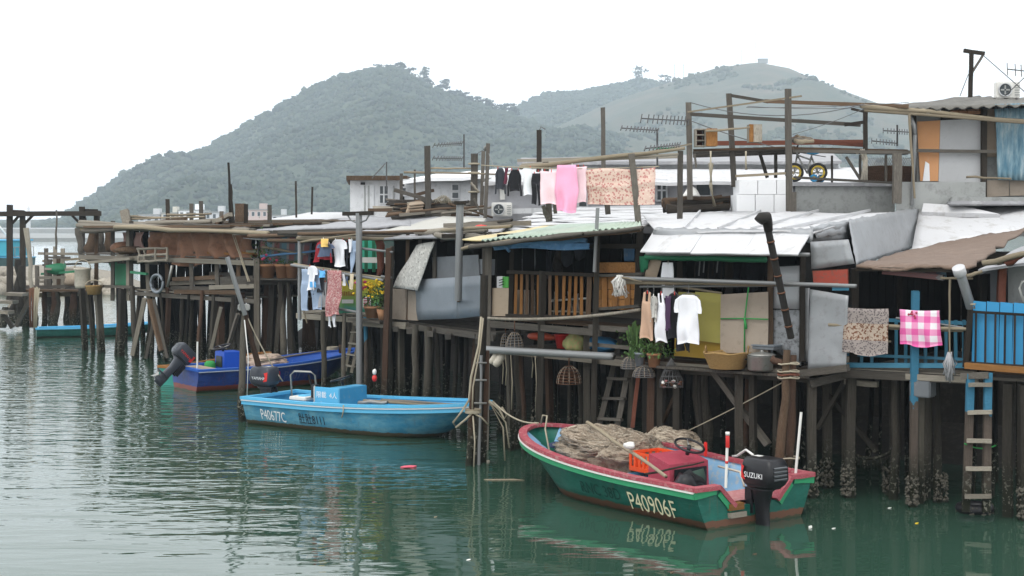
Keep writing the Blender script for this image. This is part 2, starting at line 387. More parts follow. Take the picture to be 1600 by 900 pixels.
def corr_blue():
    k = N('blue_weathered_corrugated'); v = k.coord((1, .25, 1)); n = k.noise(v, 7, 5)
    return k.done(k.ramp(n, [(.35, (.08, .19, .26)), (.52, (.2, .32, .38)), (.7, (.42, .5, .52))]), .6)
M['corr_blue'] = corr_blue()
def poster():
    k = N('printed_banner'); v = k.coord((1, 1, 1), rnd=False); X = k.sep(v); n = k.noise(v, 5, 4); f = k.math('ADD', k.math('MULTIPLY', X[1], 1.15), k.math('MULTIPLY', n, .35))
    return k.done(k.ramp(f, [(.1, (.03, .27, .1)), (.3, (.1, .33, .3)), (.42, (.16, .4, .12)), (.62, (.3, .42, .08)), (.95, (.62, .5, .03))]), .6)
M['poster'] = poster()

# ================================================================ SETTING
def water():
    k = N('harbour_water'); w = k.coord((1, 1, 1), True); X = k.sep(w)
    # wind ripples: long crests across the view, dying out in the lee of the houses
    a = k.noise(k.coord((.34, 1.1, 1), True), 1.1, 2, .45, .5)
    b = k.noise(k.coord((.9, 2.4, 1), True), 1.5, 2, .5, .3)
    c = k.noise(k.coord((.25, .5, 1), True), .45, 2, .5)
    lee = k.n('ShaderNodeMapRange'); lee.interpolation_type = 'SMOOTHSTEP'
    s = k.math('ADD', k.math('MULTIPLY', X[0], 1.0), k.math('MULTIPLY', X[1], .0))
    s = k.math('ADD', s, k.math('MULTIPLY', k.noise(k.coord((1, 1, 1), True), .22, 2), 5))
    k.l(s, lee.inputs[0]); lee.inputs[1].default_value = 5.5; lee.inputs[2].default_value = -3.0; lee.inputs[3].default_value = .36; lee.inputs[4].default_value = 1
    far = k.n('ShaderNodeMapRange'); k.l(X[1], far.inputs[0]); far.inputs[1].default_value = 19; far.inputs[2].default_value = 42; far.inputs[3].default_value = .12; far.inputs[4].default_value = 1.4
    near = k.n('ShaderNodeMapRange'); k.l(X[1], near.inputs[0]); near.inputs[1].default_value = 15; near.inputs[2].default_value = 28; near.inputs[3].default_value = .6; near.inputs[4].default_value = 1
    h = k.math('ADD', k.math('MULTIPLY', a, near.outputs[0]), k.math('MULTIPLY', b, far.outputs[0])); h = k.math('ADD', h, k.math('MULTIPLY', c, .9))
    h = k.math('MULTIPLY', h, lee.outputs[0])
    bmp = k.n('ShaderNodeBump'); bmp.inputs['Strength'].default_value = 1; bmp.inputs['Distance'].default_value = .032
    k.l(h, bmp.inputs['Height']); k.l(bmp.outputs[0], k.b.inputs['Normal'])
    k.b.inputs['Base Color'].default_value = (.026, .062, .042, 1); k.b.inputs['Roughness'].default_value = .03; k.b.inputs['IOR'].default_value = 1.4
    return k.m
wm = mesh('water', [(-1500, -30, 0), (1500, -30, 0), (1500, 2950, 0), (-1500, 2950, 0)], [(0, 1, 2, 3)])
tag(link('water', wm, None, None, water()), kind='structure')

HS = 1.8                                  # the hills stand well inland of the creek
def interp(prof, x):
    if x <= prof[0][0]: return prof[0][1]
    for (a, ya), (b, yb) in zip(prof, prof[1:]):
        if x <= b: return ya + (yb - ya) * (x - a) / (b - a)
    return prof[-1][1]
def hill_fn(prof, Yr, Yf, Yb, rough):
    def f(x, y):
        sh = (Yr - y) * .3 * max(0, min(1, -x / 120 / HS)) if y < Yr and Yr < 810 * HS else 0     # the shore runs obliquely
        px = 800 + (x - sh) / Yr * FL
        H = max(0, CZ + (HY - interp(prof, px)) / FL * Yr)
        t = (y - Yf) / (Yr - Yf) if y < Yr else (Yb - y) / (Yb - Yr)
        t = max(0, min(1, t)); t = t ** .85 if y < Yr else t * t * (3 - 2 * t)
        n = NZ.fractal(V((x / 70 / HS, y / 90 / HS, 3.1)), .9, 2, 4) * rough * min(1, (1 - t) * 4) * min(1, t * 4 + .1)
        return H * t + n * min(1, H / 30 / HS) - .6
    return f
def hill(name, f, x0, x1, y0, y1, nx, ny, m):
    vs = [(x0 + (x1 - x0) * i / nx, y0 + (y1 - y0) * j / ny, 0) for j in range(ny + 1) for i in range(nx + 1)]
    vs = [(x, y, f(x, y)) for x, y, _ in vs]; W = nx + 1
    fs = [(j * W + i, j * W + i + 1, (j + 1) * W + i + 1, (j + 1) * W + i) for j in range(ny) for i in range(nx)]
    return tag(link(name, mesh(name, vs, fs, True), None, None, m), kind='structure')
def hill_mat(name, a, b, c):
    k = N(name); w = k.coord((1, 1, 1), True); n = k.noise(w, .02, 8, .65); n2 = k.noise(w, .11, 6, .7)
    cc = k.mix(k.math('MULTIPLY', n2, .5), k.ramp(n, [(.35, a), (.5, b), (.68, c)]), (.03, .04, .02))
    return k.done(cc, .95, 0, n2, 1, 2)
M['forest_floor'] = hill_mat('forest_floor', (.03, .045, .02), (.045, .065, .03), (.07, .085, .04))
M['grass_hill'] = hill_mat('dry_grass_hillside', (.04, .056, .03), (.075, .075, .04), (.15, .11, .07))
p1 = [(60, 352), (100, 346), (112, 330), (130, 318), (160, 298), (190, 274), (260, 257), (320, 236), (385, 197), (440, 167), (480, 143), (540, 118), (580, 111), (615, 110), (660, 132), (700, 150), (745, 168), (800, 182), (880, 215), (960, 250), (1100, 320), (1180, 352)]
p2 = [(520, 340), (640, 260), (740, 200), (800, 172), (850, 146), (900, 144), (950, 135), (1000, 123), (1045, 132), (1120, 150), (1240, 230), (1360, 320), (1420, 352)]
p3 = [(600, 345), (700, 318), (760, 280), (820, 220), (900, 183), (960, 155), (1050, 126), (1120, 104), (1180, 95), (1230, 104), (1290, 130), (1370, 160), (1480, 202), (1600, 252), (1800, 322), (1950, 352)]
f1 = hill_fn(p1, 800 * HS, 470 * HS, 1150 * HS, 16 * HS); f2 = hill_fn(p2, 1080 * HS, 760 * HS, 1500 * HS, 14 * HS); f3 = hill_fn(p3, 930 * HS, 560 * HS, 1500 * HS, 10 * HS)
hill('hill', f1, -260 * HS, 140 * HS, 460 * HS, 1150 * HS, 80, 80, M['forest_floor'])
hill('hill', f2, -140 * HS, 300 * HS, 760 * HS, 1500 * HS, 70, 60, M['forest_floor'])
hill('hill', f3, -90 * HS, 460 * HS, 560 * HS, 1500 * HS, 90, 80, M['grass_hill'])

# forest canopy: thousands of small ragged crowns
rn = np.random.default_rng(5)
def crown_variants(n):
    o = []
    for i in range(n):
        bm = bmesh.new(); bmesh.ops.create_icosphere(bm, subdivisions=1, radius=1)
        v = np.array([q.co[:] for q in bm.verts]); f = np.array([[q.index for q in g.verts] for g in bm.faces]); bm.free()
        v = v * rn.uniform(.55, 1.3, (len(v), 1)) + rn.normal(0, .1, v.shape); v[:, 2] *= .85; o.append((v, f))
    return o
CR = crown_variants(8)
def canopy(name, f, pts, rad, m):
    vs, fs, k = [], [], 0
    for x, y in pts:
        z = f(x, y)
        if z < 1: continue
        v, t = CR[rn.integers(8)]; r = rn.uniform(*rad); a = rn.uniform(0, 6.28); c, s = math.cos(a), math.sin(a)
        q = np.empty_like(v); q[:, 0] = (v[:, 0] * c - v[:, 1] * s) * r + x; q[:, 1] = (v[:, 0] * s + v[:, 1] * c) * r + y; q[:, 2] = v[:, 2] * r * rn.uniform(.8, 1.4) + z + r * .45
        vs.append(q); fs.append(t + k); k += len(v)
    vs = np.concatenate(vs); fs = np.concatenate(fs)
    me = bpy.data.meshes.new(name); me.vertices.add(len(vs)); me.vertices.foreach_set('co', vs.ravel().astype(np.float32))
    me.loops.add(fs.size); me.loops.foreach_set('vertex_index', fs.ravel().astype(np.int32)); me.polygons.add(len(fs))
    me.polygons.foreach_set('loop_start', np.arange(0, fs.size, 3, dtype=np.int32)); me.polygons.foreach_set('loop_total', np.full(len(fs), 3, np.int32)); me.update(); me.validate()
    return tag(link(name, me, None, None, m), kind='stuff')
def canopy_mat(name, a, b, c):
    k = N(name); w = k.coord((1, 1, 1), True); n = k.noise(w, .067, 9, .8); n2 = k.noise(w, .34, 4, .75)
    cc = k.mix(k.math('MULTIPLY', n2, .7), k.ramp(n, [(.34, a), (.5, b), (.66, c)]), tuple(x * .4 for x in a)); return k.done(cc, .9)
M['canopy'] = canopy_mat('forest_canopy', (.018, .038, .022), (.042, .065, .032), (.1, .115, .05))
M['scrub'] = canopy_mat('hillside_scrub', (.035, .055, .022), (.06, .075, .03), (.1, .1, .05))
canopy('forest', f1, [(x * HS, y * HS) for x, y in zip(rn.uniform(-245, 95, 24000), rn.uniform(480, 815, 24000))], (.9, 3.2), M['canopy'])
ridge_x = rn.uniform(-245, 60, 500); canopy('forest_ridge', f1, [(x * HS, y * HS) for x, y in zip(ridge_x, rn.uniform(788, 806, 500))], (2.1, 5.2), M['canopy'])
canopy('forest', f2, [(x * HS, y * HS) for x, y in zip(rn.uniform(-110, 150, 11000), rn.uniform(850, 1095, 11000))], (1.4, 3.8), M['canopy'])
pts = [(x * HS, y * HS) for x, y in zip(rn.uniform(-60, 330, 9000), rn.uniform(570, 925, 9000)) if NZ.noise(V((x / 45, y / 60, 1.7))) + .35 * NZ.noise(V((x / 12, y / 12, 5))) > .02 + max(0, (y - 700) / 600)]
canopy('scrub', f3, pts, (1.2, 3.8), M['scrub'])

# ridge trees that stand out against the sky
def ridge_tree(px, dpx, f, Y, h, spread, kind, label):
    Y *= HS; h *= HS; spread *= HS; x = (px - 800) / FL * Y; z = f(x, Y) - h * .28; t = thing(kind, label, 'tree', (x, Y, z), 'trees along the hill ridge')
    lean = random.uniform(-.08, .08); top = V((x + lean * h, Y, z + h))
    vs, fs = [], []; o = V((x, Y, z))
    tube_geo(vs, fs, [V((0, 0, -.5)), V((lean * h * .5, 0, h * .5)), top - o], [.8, .65, .3], 5)
    lv, lf = [], []
    for k in range(9):
        a = random.uniform(0, 6.28); t0 = random.uniform(.36, .98); p = V((lean * h * t0, 0, h * t0)); q = p + V((math.cos(a) * spread * random.uniform(.4, 1), math.sin(a) * spread * .8, h * random.uniform(.02, .14)))
        tube_geo(vs, fs, [p, q], [.2, .09], 4)
        for _ in range(30):
            c = q + V((random.gauss(0, spread * .24), random.gauss(0, spread * .24), random.gauss(0, h * .045))); s = random.uniform(.8, 1.9)
            d1 = V((random.gauss(0, 1), random.gauss(0, 1), random.gauss(0, .4))).normalized() * s; d2 = V((random.gauss(0, 1), random.gauss(0, 1), random.gauss(0, .5))).normalized() * s
            i = len(lv); lv += [c - d1, c + d2, c + d1, c - d2]; lf.append((i, i + 1, i + 2, i + 3))
    link('trunk', mesh('trunk', vs, fs), t, Matrix.Translation(o), M['dark_wood']); link('crown', mesh('crown', lv, lf), t, Matrix.Translation(o), M['canopy'])
rt = [(604, 7, 4.5), (620, 8.5, 3.6), (637, 10, 3.4), (655, 12, 4.2), (668, 9, 3), (690, 12, 3.4), (708, 8, 3), (722, 9.5, 3.6), (733, 8, 2.6), (752, 11, 4.2), (768, 10, 3.4), (785, 9, 3.2), (801, 11, 3)]
for i, (px, h, s) in enumerate(rt):
    ridge_tree(px, 0, f1, 800, h * .75, s, 'pine_tree', 'hazy ridge pine on the wooded hill, %s' % (
        ['flat topped at the very summit', 'short and leaning just right of the summit', 'tall, open crowned, third from the summit', 'broadest and densest crown right of the summit', 'thin, beside the densest crown', 'tall and narrow on the falling ridge', 'short, halfway down the ridge', 'spreading, above the saddle', 'smallest of those above the saddle', 'wide crowned, at the start of the saddle', 'second in the saddle clump', 'third in the saddle clump', 'umbrella shaped, last one before the gap'][i]))
ridge_tree(1004, 0, f2, 1080, 12, 5.5, 'broadleaf_tree', 'dense round tree standing tallest on the middle ridge left of the grassy hill')
ridge_tree(1040, 0, f2, 1080, 8, 3.5, 'broadleaf_tree', 'flat topped lone tree right of the tallest tree on the middle ridge')
for i, (px, h) in enumerate(((1054, 11), (1068, 9), (1159, 9), (1181, 18))):
    x = (px - 800) / FL * 925 * HS; z = f3(x, 925 * HS); h *= HS; Ym = 925 * HS; t = thing('mast', 'thin radio mast on the grassy hill, %s' % ['left of two low on the ridge', 'beside the other low on the ridge', 'shorter one near the summit', 'tallest, on the summit beside the small hut'][i], 'mast', (x, Ym, z), 'masts on the grassy hill')
    pipe('pole', t, V((x, Ym, z - .3)), V((x, Ym, z + h)), .24, M['dark_wood'])
    beam('crossarm', t, V((x - .9, Ym, z + h * .9)), V((x + .9, Ym, z + h * .9)), .2, .2, M['dark_wood'])
x = (1192 - 800) / FL * 930 * HS; Ym = 930 * HS; z = f3(x, Ym); t = thing('hilltop_hut', 'tiny flat roofed hut on the summit of the grassy hill', 'hut', (x, Ym, z))
box('wall', t, M['concrete'], (x, Ym, z + 1.6), (10, 7, 4.4), 0, .02); box('roof', t, M['felt'], (x, Ym, z + 4), (11.5, 8, .5), 0, .02)

# far shore: low land, village blocks, sea wall, rock bank
def land(name, pts, z, zb, m):
    n = len(pts); vs = [(x, y, z) for x, y in pts] + [(x, y, zb) for x, y in pts]
    fs = [tuple(range(n))] + [(i, n + i, n + (i + 1) % n, (i + 1) % n) for i in range(n)]
    return tag(link(name, mesh(name, vs, fs), None, None, m), kind='structure')
land('shore', [(-150, 400), (20, 380), (60, 600), (-230, 640), (-180, 470)], .9, -1, M['concrete'])
def block(px0, px1, ytop, d, c, nw, nf, label):
    a, b = P(px0, ytop, d), P(px1, ytop, d); W = b.x - a.x; H = a.z - .9; cx = (a.x + b.x) / 2
    t = thing('village_house', label, 'house', (cx, d, .9), 'white village houses below the hill')
    box('wall', t, c, (cx, d + 4, .9 + H / 2), (W, 8, H), 0, .05); box('roof', t, M['concrete'], (cx, d + 4, .9 + H + .12), (W + .6, 8.6, .25), 0, .04)
    box('stair_tower', t, c, (cx + W * .2, d + 5, .9 + H + 1), (W * .3, 3, 1.7), 0, .04)
    for j in range(nf):
        for i in range(nw):
            x = a.x + W * (i + .5) / nw; z = .9 + H * (j + .55) / nf
            f = box('window', t, M['white_wall'], (x, d - .02, z), (W / nw * .55, .1, 1.3), 0, .01); box('pane', f, M['glass'], (x, d - .06, z), (W / nw * .45, .06, 1.1), 0, 0)
M['pinkwall'] = plain('pink_render', (.5, .4, .37), .1, .6, .85); M['creamwall'] = plain('cream_render', (.55, .52, .45), .1, .6, .85)
for i, (a, b, yt, c, nw, lab) in enumerate(((216, 250, 336, 'white_wall', 3, 'leftmost low white village house beyond the drying deck'), (252, 276, 333, 'creamwall', 2, 'cream narrow village house second from the left'), (279, 318, 329, 'bright_wall', 4, 'whitest broad village house behind the black post'),
        (320, 350, 332, 'white_wall', 3, 'white village house right of the whitest one'), (352, 378, 336, 'creamwall', 3, 'low cream village house left of the pink one'), (382, 418, 328, 'pinkwall', 4, 'pink village house standing at the foot of the hill'), (424, 446, 337, 'white_wall', 2, 'rightmost small white village house above the grey roof'))):
    block(a, b, yt, 425, M[c], nw, 3, lab)
t = thing('sea_wall', 'long pale concrete sea wall on the far water at left', 'wall', (-170, 590, 0))
for i in range(14):
    box('wall_block', t, M['concrete'], (-310 + i * 15.02, 594 + (i % 2) * .02, .9), (15, 5, 3.4), 0, .03)
box('parapet', t, M['white_wall'], (-212, 595, 2.8), (210, 1, .5), 0, .02)
f4 = lambda x, y: 9 * math.exp(-((x + 420) / 150) ** 2) * math.exp(-((y - 1500) / 120) ** 2) + 5 * math.exp(-((x + 560) / 90) ** 2) * math.exp(-((y - 1500) / 120) ** 2) + NZ.noise(V((x / 40, y / 40, 0))) * 1.2 - .8
hill('headland', f4, -700, -200, 1300, 1700, 40, 10, M['forest_floor'])
x, y = P(42, 350, 596).x, 598
t = thing('beacon_tower', 'faint thin beacon tower on the far sea wall', 'tower', (x, y, 2)); lathe('tower', t, M['white_wall'], [(.9, 0), (.7, 6), (.7, 6.6), (1.1, 6.7), (1.1, 7), (.5, 7.1), (.45, 8.6), (0, 9.4)], (x, y, 2), 10)
rk = plain('bank_rock', (.3, .27, .22), .35, 3, .9, 0, .15, (.1, .09, .07), .5, .5, .6)
bmk = bmesh.new(); bmesh.ops.create_grid(bmk, x_segments=30, y_segments=14, size=.5)
for v in bmk.verts:
    e = max(0, 1 - (abs(v.co.x) * 2) ** 4) * max(0, 1 - (abs(v.co.y) * 2) ** 3); v.co = V((-33.5 + v.co.x * 17, 106 + v.co.y * 18, -1 + e * 2.5 + NZ.noise(v.co * 14) * .35 * e))
me = bpy.data.meshes.new('rock_bank'); bmk.to_mesh(me); bmk.free(); tag(link('rock_bank', me, None, None, rk), kind='structure')
rb = thing('rubble_heap', 'pale rounded rubble boulders piled on the bank behind the jetty posts', 'rocks', (-33, 98, 0))
for i in range(120):
    s = random.uniform(.35, .85); x = random.uniform(-41, -25.5); e = max(0, 1 - abs((x + 33.5) / 9) ** 4); zz = random.uniform(-.2, 1.25) * e
    blob('stone', rb, rk, (x, 97.6 + zz * 1.6 + random.uniform(-.4, .4), zz), (s, s * .8, s * .7), 1, .5, 1.3, i, random.uniform(0, 3))
# dark mud under the back of the houses, steepened to block rear light
mud = plain('tidal_mud', (.02, .017, .013), .3, 2, .8, 0, 0, (.06, .05, .04), .4, .5, .6)
ba = [(-8.5, 57.5), (-5.2, 53.2), (-3.3, 50.8), (-.6, 45), (2.2, 38.2), (4.6, 32.6), (6.4, 30.4), (8.8, 28.8), (12, 27.6), (22, 26)]
vs, fs = [], []
for x, y in ba:
    n = V((.55, .83))
    for k, z in ((-2, -.7), (0, .15), (1.1, .6), (1.5, 2.5), (30, 2.5)): vs.append((x + n.x * k, y + n.y * k, z))
for i in range(len(ba) - 1):
    for j in range(4): a = i * 5 + j; fs.append((a, a + 5, a + 6, a + 1))
tag(link('mud_bank', mesh('mud_bank', vs, fs), None, None, mud), kind='structure')

# ================================================================ STILT HOUSES
FA = Face(150, 54, 400, 46.5); FB = Face(400, 46.5, 470, 46.2); FC = Face(460, 40.5, 620, 37.5); FD = Face(600, 38, 770, 33)
FE = Face(765, 30.7, 1000, 27.4); FF = Face(1000, 27.4, 1255, 25.4); FG = Face(1255, 25.6, 1520, 24); FH = Face(1515, 23.8, 1680, 23)

def house(label, face, pxa, group='stilt houses along the creek'):
    q = face.g(pxa, 0); return thing('stilt_house', label, 'house', q, group)
def stilt(h, face, px, ztop, r, off=0, lean=.06, m=None, ztop_px=None, square=None):
    a = face.g(px, -.85, off); b = face.g(px, ztop, off) + V((random.uniform(-lean, lean), random.uniform(-lean, lean), 0))
    m = m or random.choice(PILES)
    if square if square is not None else random.random() < .35: return beam('stilt', h, a, b, r * 1.8, r * 1.7, m, V((face.u.x, face.u.y, 0)))
    return pole('stilt', h, a, b, r * .85, m)
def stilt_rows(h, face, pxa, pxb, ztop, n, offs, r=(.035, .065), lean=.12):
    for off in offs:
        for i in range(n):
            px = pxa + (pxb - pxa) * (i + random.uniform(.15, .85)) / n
            stilt(h, face, px, ztop - .06, random.uniform(*r), off + random.uniform(-.25, .25), lean, M['pile_shaded'])
def deck(h, face, pxa, pxb, z, depth, n=5, m=None, name='deck_plank'):
    w = depth / n
    for i in range(n):
        off = w * (i + .5); a = face.back(face.g(pxa, z, 0), off); b = face.back(face.g(pxb, z, 0), off); e = (b - a).normalized()
        beam(name, h, a - e * random.uniform(0, .12), b + e * random.uniform(0, .12), .045, w * .95, m or WOODS, V((face.n.x, face.n.y, 0)))
def joist(h, face, pxa, pxb, z, off=0, s=.11, m=None, name='cross_beam'):
    e = V((face.u.x, face.u.y, 0)) * .15
    return beam(name, h, face.g(pxa, z, off) - e, face.g(pxb, z, off) + e, s * .7, s, m or WOODS)
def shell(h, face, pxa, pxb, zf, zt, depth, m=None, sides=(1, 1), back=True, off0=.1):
    """timber side and back walls, coloured for shade, of a room that opens towards the water"""
    m = m or M['shaded_wood']
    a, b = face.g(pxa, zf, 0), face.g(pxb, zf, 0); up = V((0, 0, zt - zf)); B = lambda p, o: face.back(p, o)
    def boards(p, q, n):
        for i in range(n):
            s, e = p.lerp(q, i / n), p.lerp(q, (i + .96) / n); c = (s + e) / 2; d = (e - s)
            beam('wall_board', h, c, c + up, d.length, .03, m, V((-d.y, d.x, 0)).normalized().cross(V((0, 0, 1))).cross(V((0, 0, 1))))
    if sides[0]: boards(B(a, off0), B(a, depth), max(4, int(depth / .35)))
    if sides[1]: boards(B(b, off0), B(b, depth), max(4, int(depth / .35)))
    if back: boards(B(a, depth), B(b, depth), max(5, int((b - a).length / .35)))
def face_quad(name, h, face, m, pts, off=0, **k):       # bl, br, tr, tl pixels read on the front plane
    return quad(name, h, m, *[face.p(x, y, off) for x, y in pts], **k)
def fbeam(name, h, face, x0, y0, x1, y1, wd, m, off=0, d2=None): return beam(name, h, face.p(x0, y0, off), face.p(x1, y1, off if d2 is None else d2), wd, wd * .8, m)
def fpole(name, h, face, x0, y0, x1, y1, r, m, off=0, off2=None): return pole(name, h, face.p(x0, y0, off), face.p(x1, y1, off if off2 is None else off2), r, m)

# ---------------------------------------------------------------- A: net loft at the left end
A = house('long low drying loft with a brown tarpaulin at the left end of the row', FA, 270)
px = 135
zA1, zA2 = 2.28, 3.5
k = 0
while px < 402:
    stilt(A, FA, px, random.choice([zA1, zA1, 2.4]), random.uniform(.055, .125), random.uniform(-.3, .2), .35); px += random.uniform(6, 13) * (1.5 if px < 240 else 1)
stilt_rows(A, FA, 245, 400, zA1, 12, (1.4, 3.2, 5.2), (.06, .12)); stilt_rows(A, FA, 140, 245, zA1, 4, (2.5,), (.06, .1))
for (x0, y0, x1, y1) in ((262, 560, 240, 468), (207, 555, 226, 466), (228, 560, 240, 500), (253, 548, 233, 468), (330, 545, 345, 480), (355, 545, 372, 490)):
    fbeam('brace', A, FA, x0, y0, x1, y1, random.uniform(.1, .17), WOODS, -.4)
deck(A, FA, 205, 402, zA1, 7, 9)
for z, o in ((zA1 - .12, -.05), (zA1 - .1, 1.5)): joist(A, FA, 205, 402, z, o, .14)
deck(A, FA, 128, 402, zA2 - .05, 6.6, 9)
joist(A, FA, 128, 402, zA2 - .17, -.1, .16, M['pale_wood']); joist(A, FA, 128, 245, zA2 - .3, .3, .14)
shell(A, FA, 215, 372, zA1, zA2 - .1, 6, sides=(1, 0)); shell(A, FA, 200, 375, zA2, 4.3, 5.5, sides=(1, 0))
for px in (150, 176, 200, 205, 232, 262, 300, 340, 372, 398): fbeam('post', A, FA, px, 470, px + random.uniform(-2, 2), 412 if px > 210 else 345, .13, WOODS, .05)
# tarpaulins hanging under the roof edge, in folds
def drape(name, h, face, m, x0, x1, yt, yb, off, folds=7, amp=.1, seed=0):
    a, b = face.p(x0, yt, off), face.p(x1, yt, off); nx, ny = 60, 12; vs, fs = [], []
    hgt = (face.p(x0, yt, off) - face.p(x0, yb, off)).z; n3 = V((face.n.x, face.n.y, 0)); o = a.copy()
    for j in range(ny + 1):
        for i in range(nx + 1):
            s, t = i / nx, j / ny; p = a.lerp(b, s); swag = .12 * math.sin(s * math.pi * 2.5 + seed) * t
            p.z -= hgt * t * (1 - .06 * math.sin(s * 9 + seed)) - swag * hgt
            f = amp * (math.sin(s * folds * 6.28 + 2.5 * t * math.sin(s * 5 + seed) + seed) * .5 + NZ.noise(V((s * folds * 2, t * 2.2, seed))) * 1.2) * (.35 + .65 * t)
            vs.append(p + n3 * f - o)
    for j in range(ny):
        for i in range(nx): q = j * (nx + 1) + i; fs.append((q, q + 1, q + nx + 2, q + nx + 1))
    ob = link(name, mesh(name, vs, fs, True), h, Matrix.Translation(o), m); sm = ob.modifiers.new('cloth_thickness', 'SOLIDIFY'); sm.thickness = .012; return ob
drape('tarpaulin', A, FA, M['tarp_brown'], 231, 390, 363, 407, .15, 7, .34, 1)
drape('tarpaulin', A, FA, M['pink_cloth'], 193, 226, 363, 402, .25, 3, .25, 4)
# roof of loose boards and poles
zr = 4.42
for i in range(16):
    o = i * .42 - .5; a, b = FA.back(FA.g(random.uniform(140, 200), zr + o * .035, 0), o), FA.back(FA.g(random.uniform(380, 408), zr + o * .035 + .03, 0), o)
    beam('roof_board', A, a, b, .07, .41, [M['pale_wood'], M['grey_wood'], M['brown_wood']], V((FA.n.x, FA.n.y, 0)))
for (x0, y0, x1, y1, o) in ((122, 352, 390, 358, -.55), (128, 358, 300, 356, -.5), (124, 347, 215, 352, -.45), (290, 352, 400, 360, -.5), (180, 354, 420, 366, -.7), (205, 350, 330, 346, .3), (130, 362, 250, 356, -.62)):
    fpole('roof_pole', A, FA, x0, y0, x1, y1, random.uniform(.05, .09), [M['pale_wood'], M['bamboo'], M['grey_wood']], o)
for (x0, y0, x1, y1) in ((335, 347, 360, 335), (340, 349, 352, 338), (315, 346, 350, 343), (262, 350, 320, 345), (255, 346, 290, 342), (230, 348, 262, 346)): fbeam('loose_plank', A, FA, x0, y0, x1, y1, .16, [M['pale_wood'], M['brown_wood']], .9)
for (px, yt) in ((262, 311), (299, 318), (314, 314), (318, 334), (346, 330), (384, 319), (421, 320)): fbeam('roof_post', A, FA, px, 350, px, yt, .13, [M['dark_wood'], M['grey_wood']], 1.5)
fbeam('roof_post', A, FA, 199, 352, 194, 329, .3, M['pale_wood'], 1); fbeam('roof_post', A, FA, 375, 346, 375, 318, .34, M['brown_wood'], 3)
for (px, yt) in ((357, 254), (361, 288)): fpole('mast', A, FA, px + 3, 350, px, yt, .045, M['dark_wood'], 2)
for (x0, y0, x1, y1) in ((200, 338, 262, 341), (262, 336, 330, 334), (200, 342, 320, 338)): fpole('roof_rail', A, FA, x0, y0, x1, y1, .035, M['bamboo'], 1.2)
# clutter on the two decks
for (x0, y0, x1, y1, o) in ((185, 400, 215, 405, .0), (180, 405, 230, 402, -.1), (195, 398, 225, 396, .3), (272, 436, 345, 433, .2), (268, 443, 342, 440, .3), (270, 450, 380, 452, .1), (275, 456, 372, 457, -.1), (330, 428, 372, 430, .4), (330, 449, 400, 447, -.1)):
    fbeam('stored_plank', A, FA, x0, y0, x1, y1, .17, [M['pale_wood'], M['grey_wood'], M['brown_wood']], o)
for k in range(34):
    px = random.uniform(296, 392); p = FA.g(px, zA2 + .06 + random.uniform(0, .14), random.uniform(.0, .5)); a = random.uniform(-.6, .6)
    beam('firewood', A, p, p + V((math.cos(a) * .6, math.sin(a) * .4, random.uniform(-.06, .1))), .06, .07, [M['brown_wood'], M['orange_wood'], M['pale_wood'], M['red_wood']])
blob('sack', A, M['tarp_brown'], FA.g(190, zA2 + .2, .1), (.45, .35, .2), 2, .4, 1.7, 3); blob('sack', A, M['brown_wood'], FA.g(203, zA2 + .12, -.1), (.5, .3, .14), 2, .4, 1.7, 5)
sf = [(215, 389, 261, 388), (218, 400, 262, 397), (216, 409, 262, 407)]
for x0, y0, x1, y1 in sf: fpole('rack_rail', A, FA, x0, y0, x1, y1, .04, M['pale_wood'], -.35)
for x0, y0, y1 in ((217, 409, 388), (226, 409, 389), (243, 408, 388), (261, 408, 386)): fpole('rack_post', A, FA, x0, y0, x0, y1, .045, M['pale_wood'], -.35)
fbeam('shelf', A, FA, 352, 440, 402, 438, .4, M['grey_wood'], .05); fbeam('shelf', A, FA, 205, 425, 230, 428, .1, M['tarp_green'], -.1)
quad('hanging_mesh', A, M['tarp_green'], FA.p(178, 448, .25), FA.p(206, 446, .3), FA.p(206, 412, .3), FA.p(168, 408, .25), 8, 8, .08, .01)
fbeam('shelf', A, FA, 158, 447, 208, 449, .12, M['grey_wood'], -.1); fbeam('shelf', A, FA, 140, 410, 205, 404, .12, M['pale_wood'], -.3)
for (a, b) in ((390, 363), (392, 366)): fpole('cord', A, FA, a - 2, 440, b, 366, .015, M['rope'], -.2)

t = thing('hose_coil', 'grey coil of thick hose hung under the drying deck', 'hose', FA.p(245, 440, -.3))
c0 = FA.p(246, 443, -.3); u3 = V((FA.u.x, FA.u.y, 0))
for k in range(4):
    rr = .26 * (1 + k * .04); tube('hose_loop', t, [c0 + u3 * (math.cos(a) * rr * 1.35) + V((0, 0, math.sin(a) * rr)) + V((0, -.03 * k, 0)) for a in np.linspace(0, 6.2, 26)], .045, M['wire' if k == 1 else 'zinc'], 6, True)
tube('hose_end', t, [FA.p(262, 448, -.3), FA.p(266, 430, -.3), FA.p(269, 415, -.3)], .05, M['alu'], 6)
t = thing('cream_bucket', 'large cream plastic barrel hung at the corner of the drying deck', 'barrel', FA.p(129, 446, -.5))
lathe('barrel', t, M['cream_plastic'], [(0, 0), (.24, 0), (.27, .1), (.27, .62), (.3, .64), (.3, .7), (.26, .7), (.24, .1)], FA.p(129, 450, -.5), 18)
tube('handle', t, [FA.p(129, 446, -.5) + V((math.cos(a) * .28, 0, .6 + math.sin(a) * .3)) for a in np.linspace(0, 3.14, 10)], .02, M['rope'])
t = thing('wicker_basket', 'brown wicker basket hung right of the cream barrel', 'basket', FA.p(147, 460, -.4)); lathe('basket', t, M['wicker'], [(0, 0), (.22, 0), (.3, .28), (.32, .31), (.28, .31), (.2, .04)], FA.p(147, 460, -.4), 14)
tube('handle', t, [FA.p(147, 460, -.4) + V((math.cos(a) * .3, 0, .3 + math.sin(a) * .2)) for a in np.linspace(0, 3.14, 10)], .018, M['rope'])

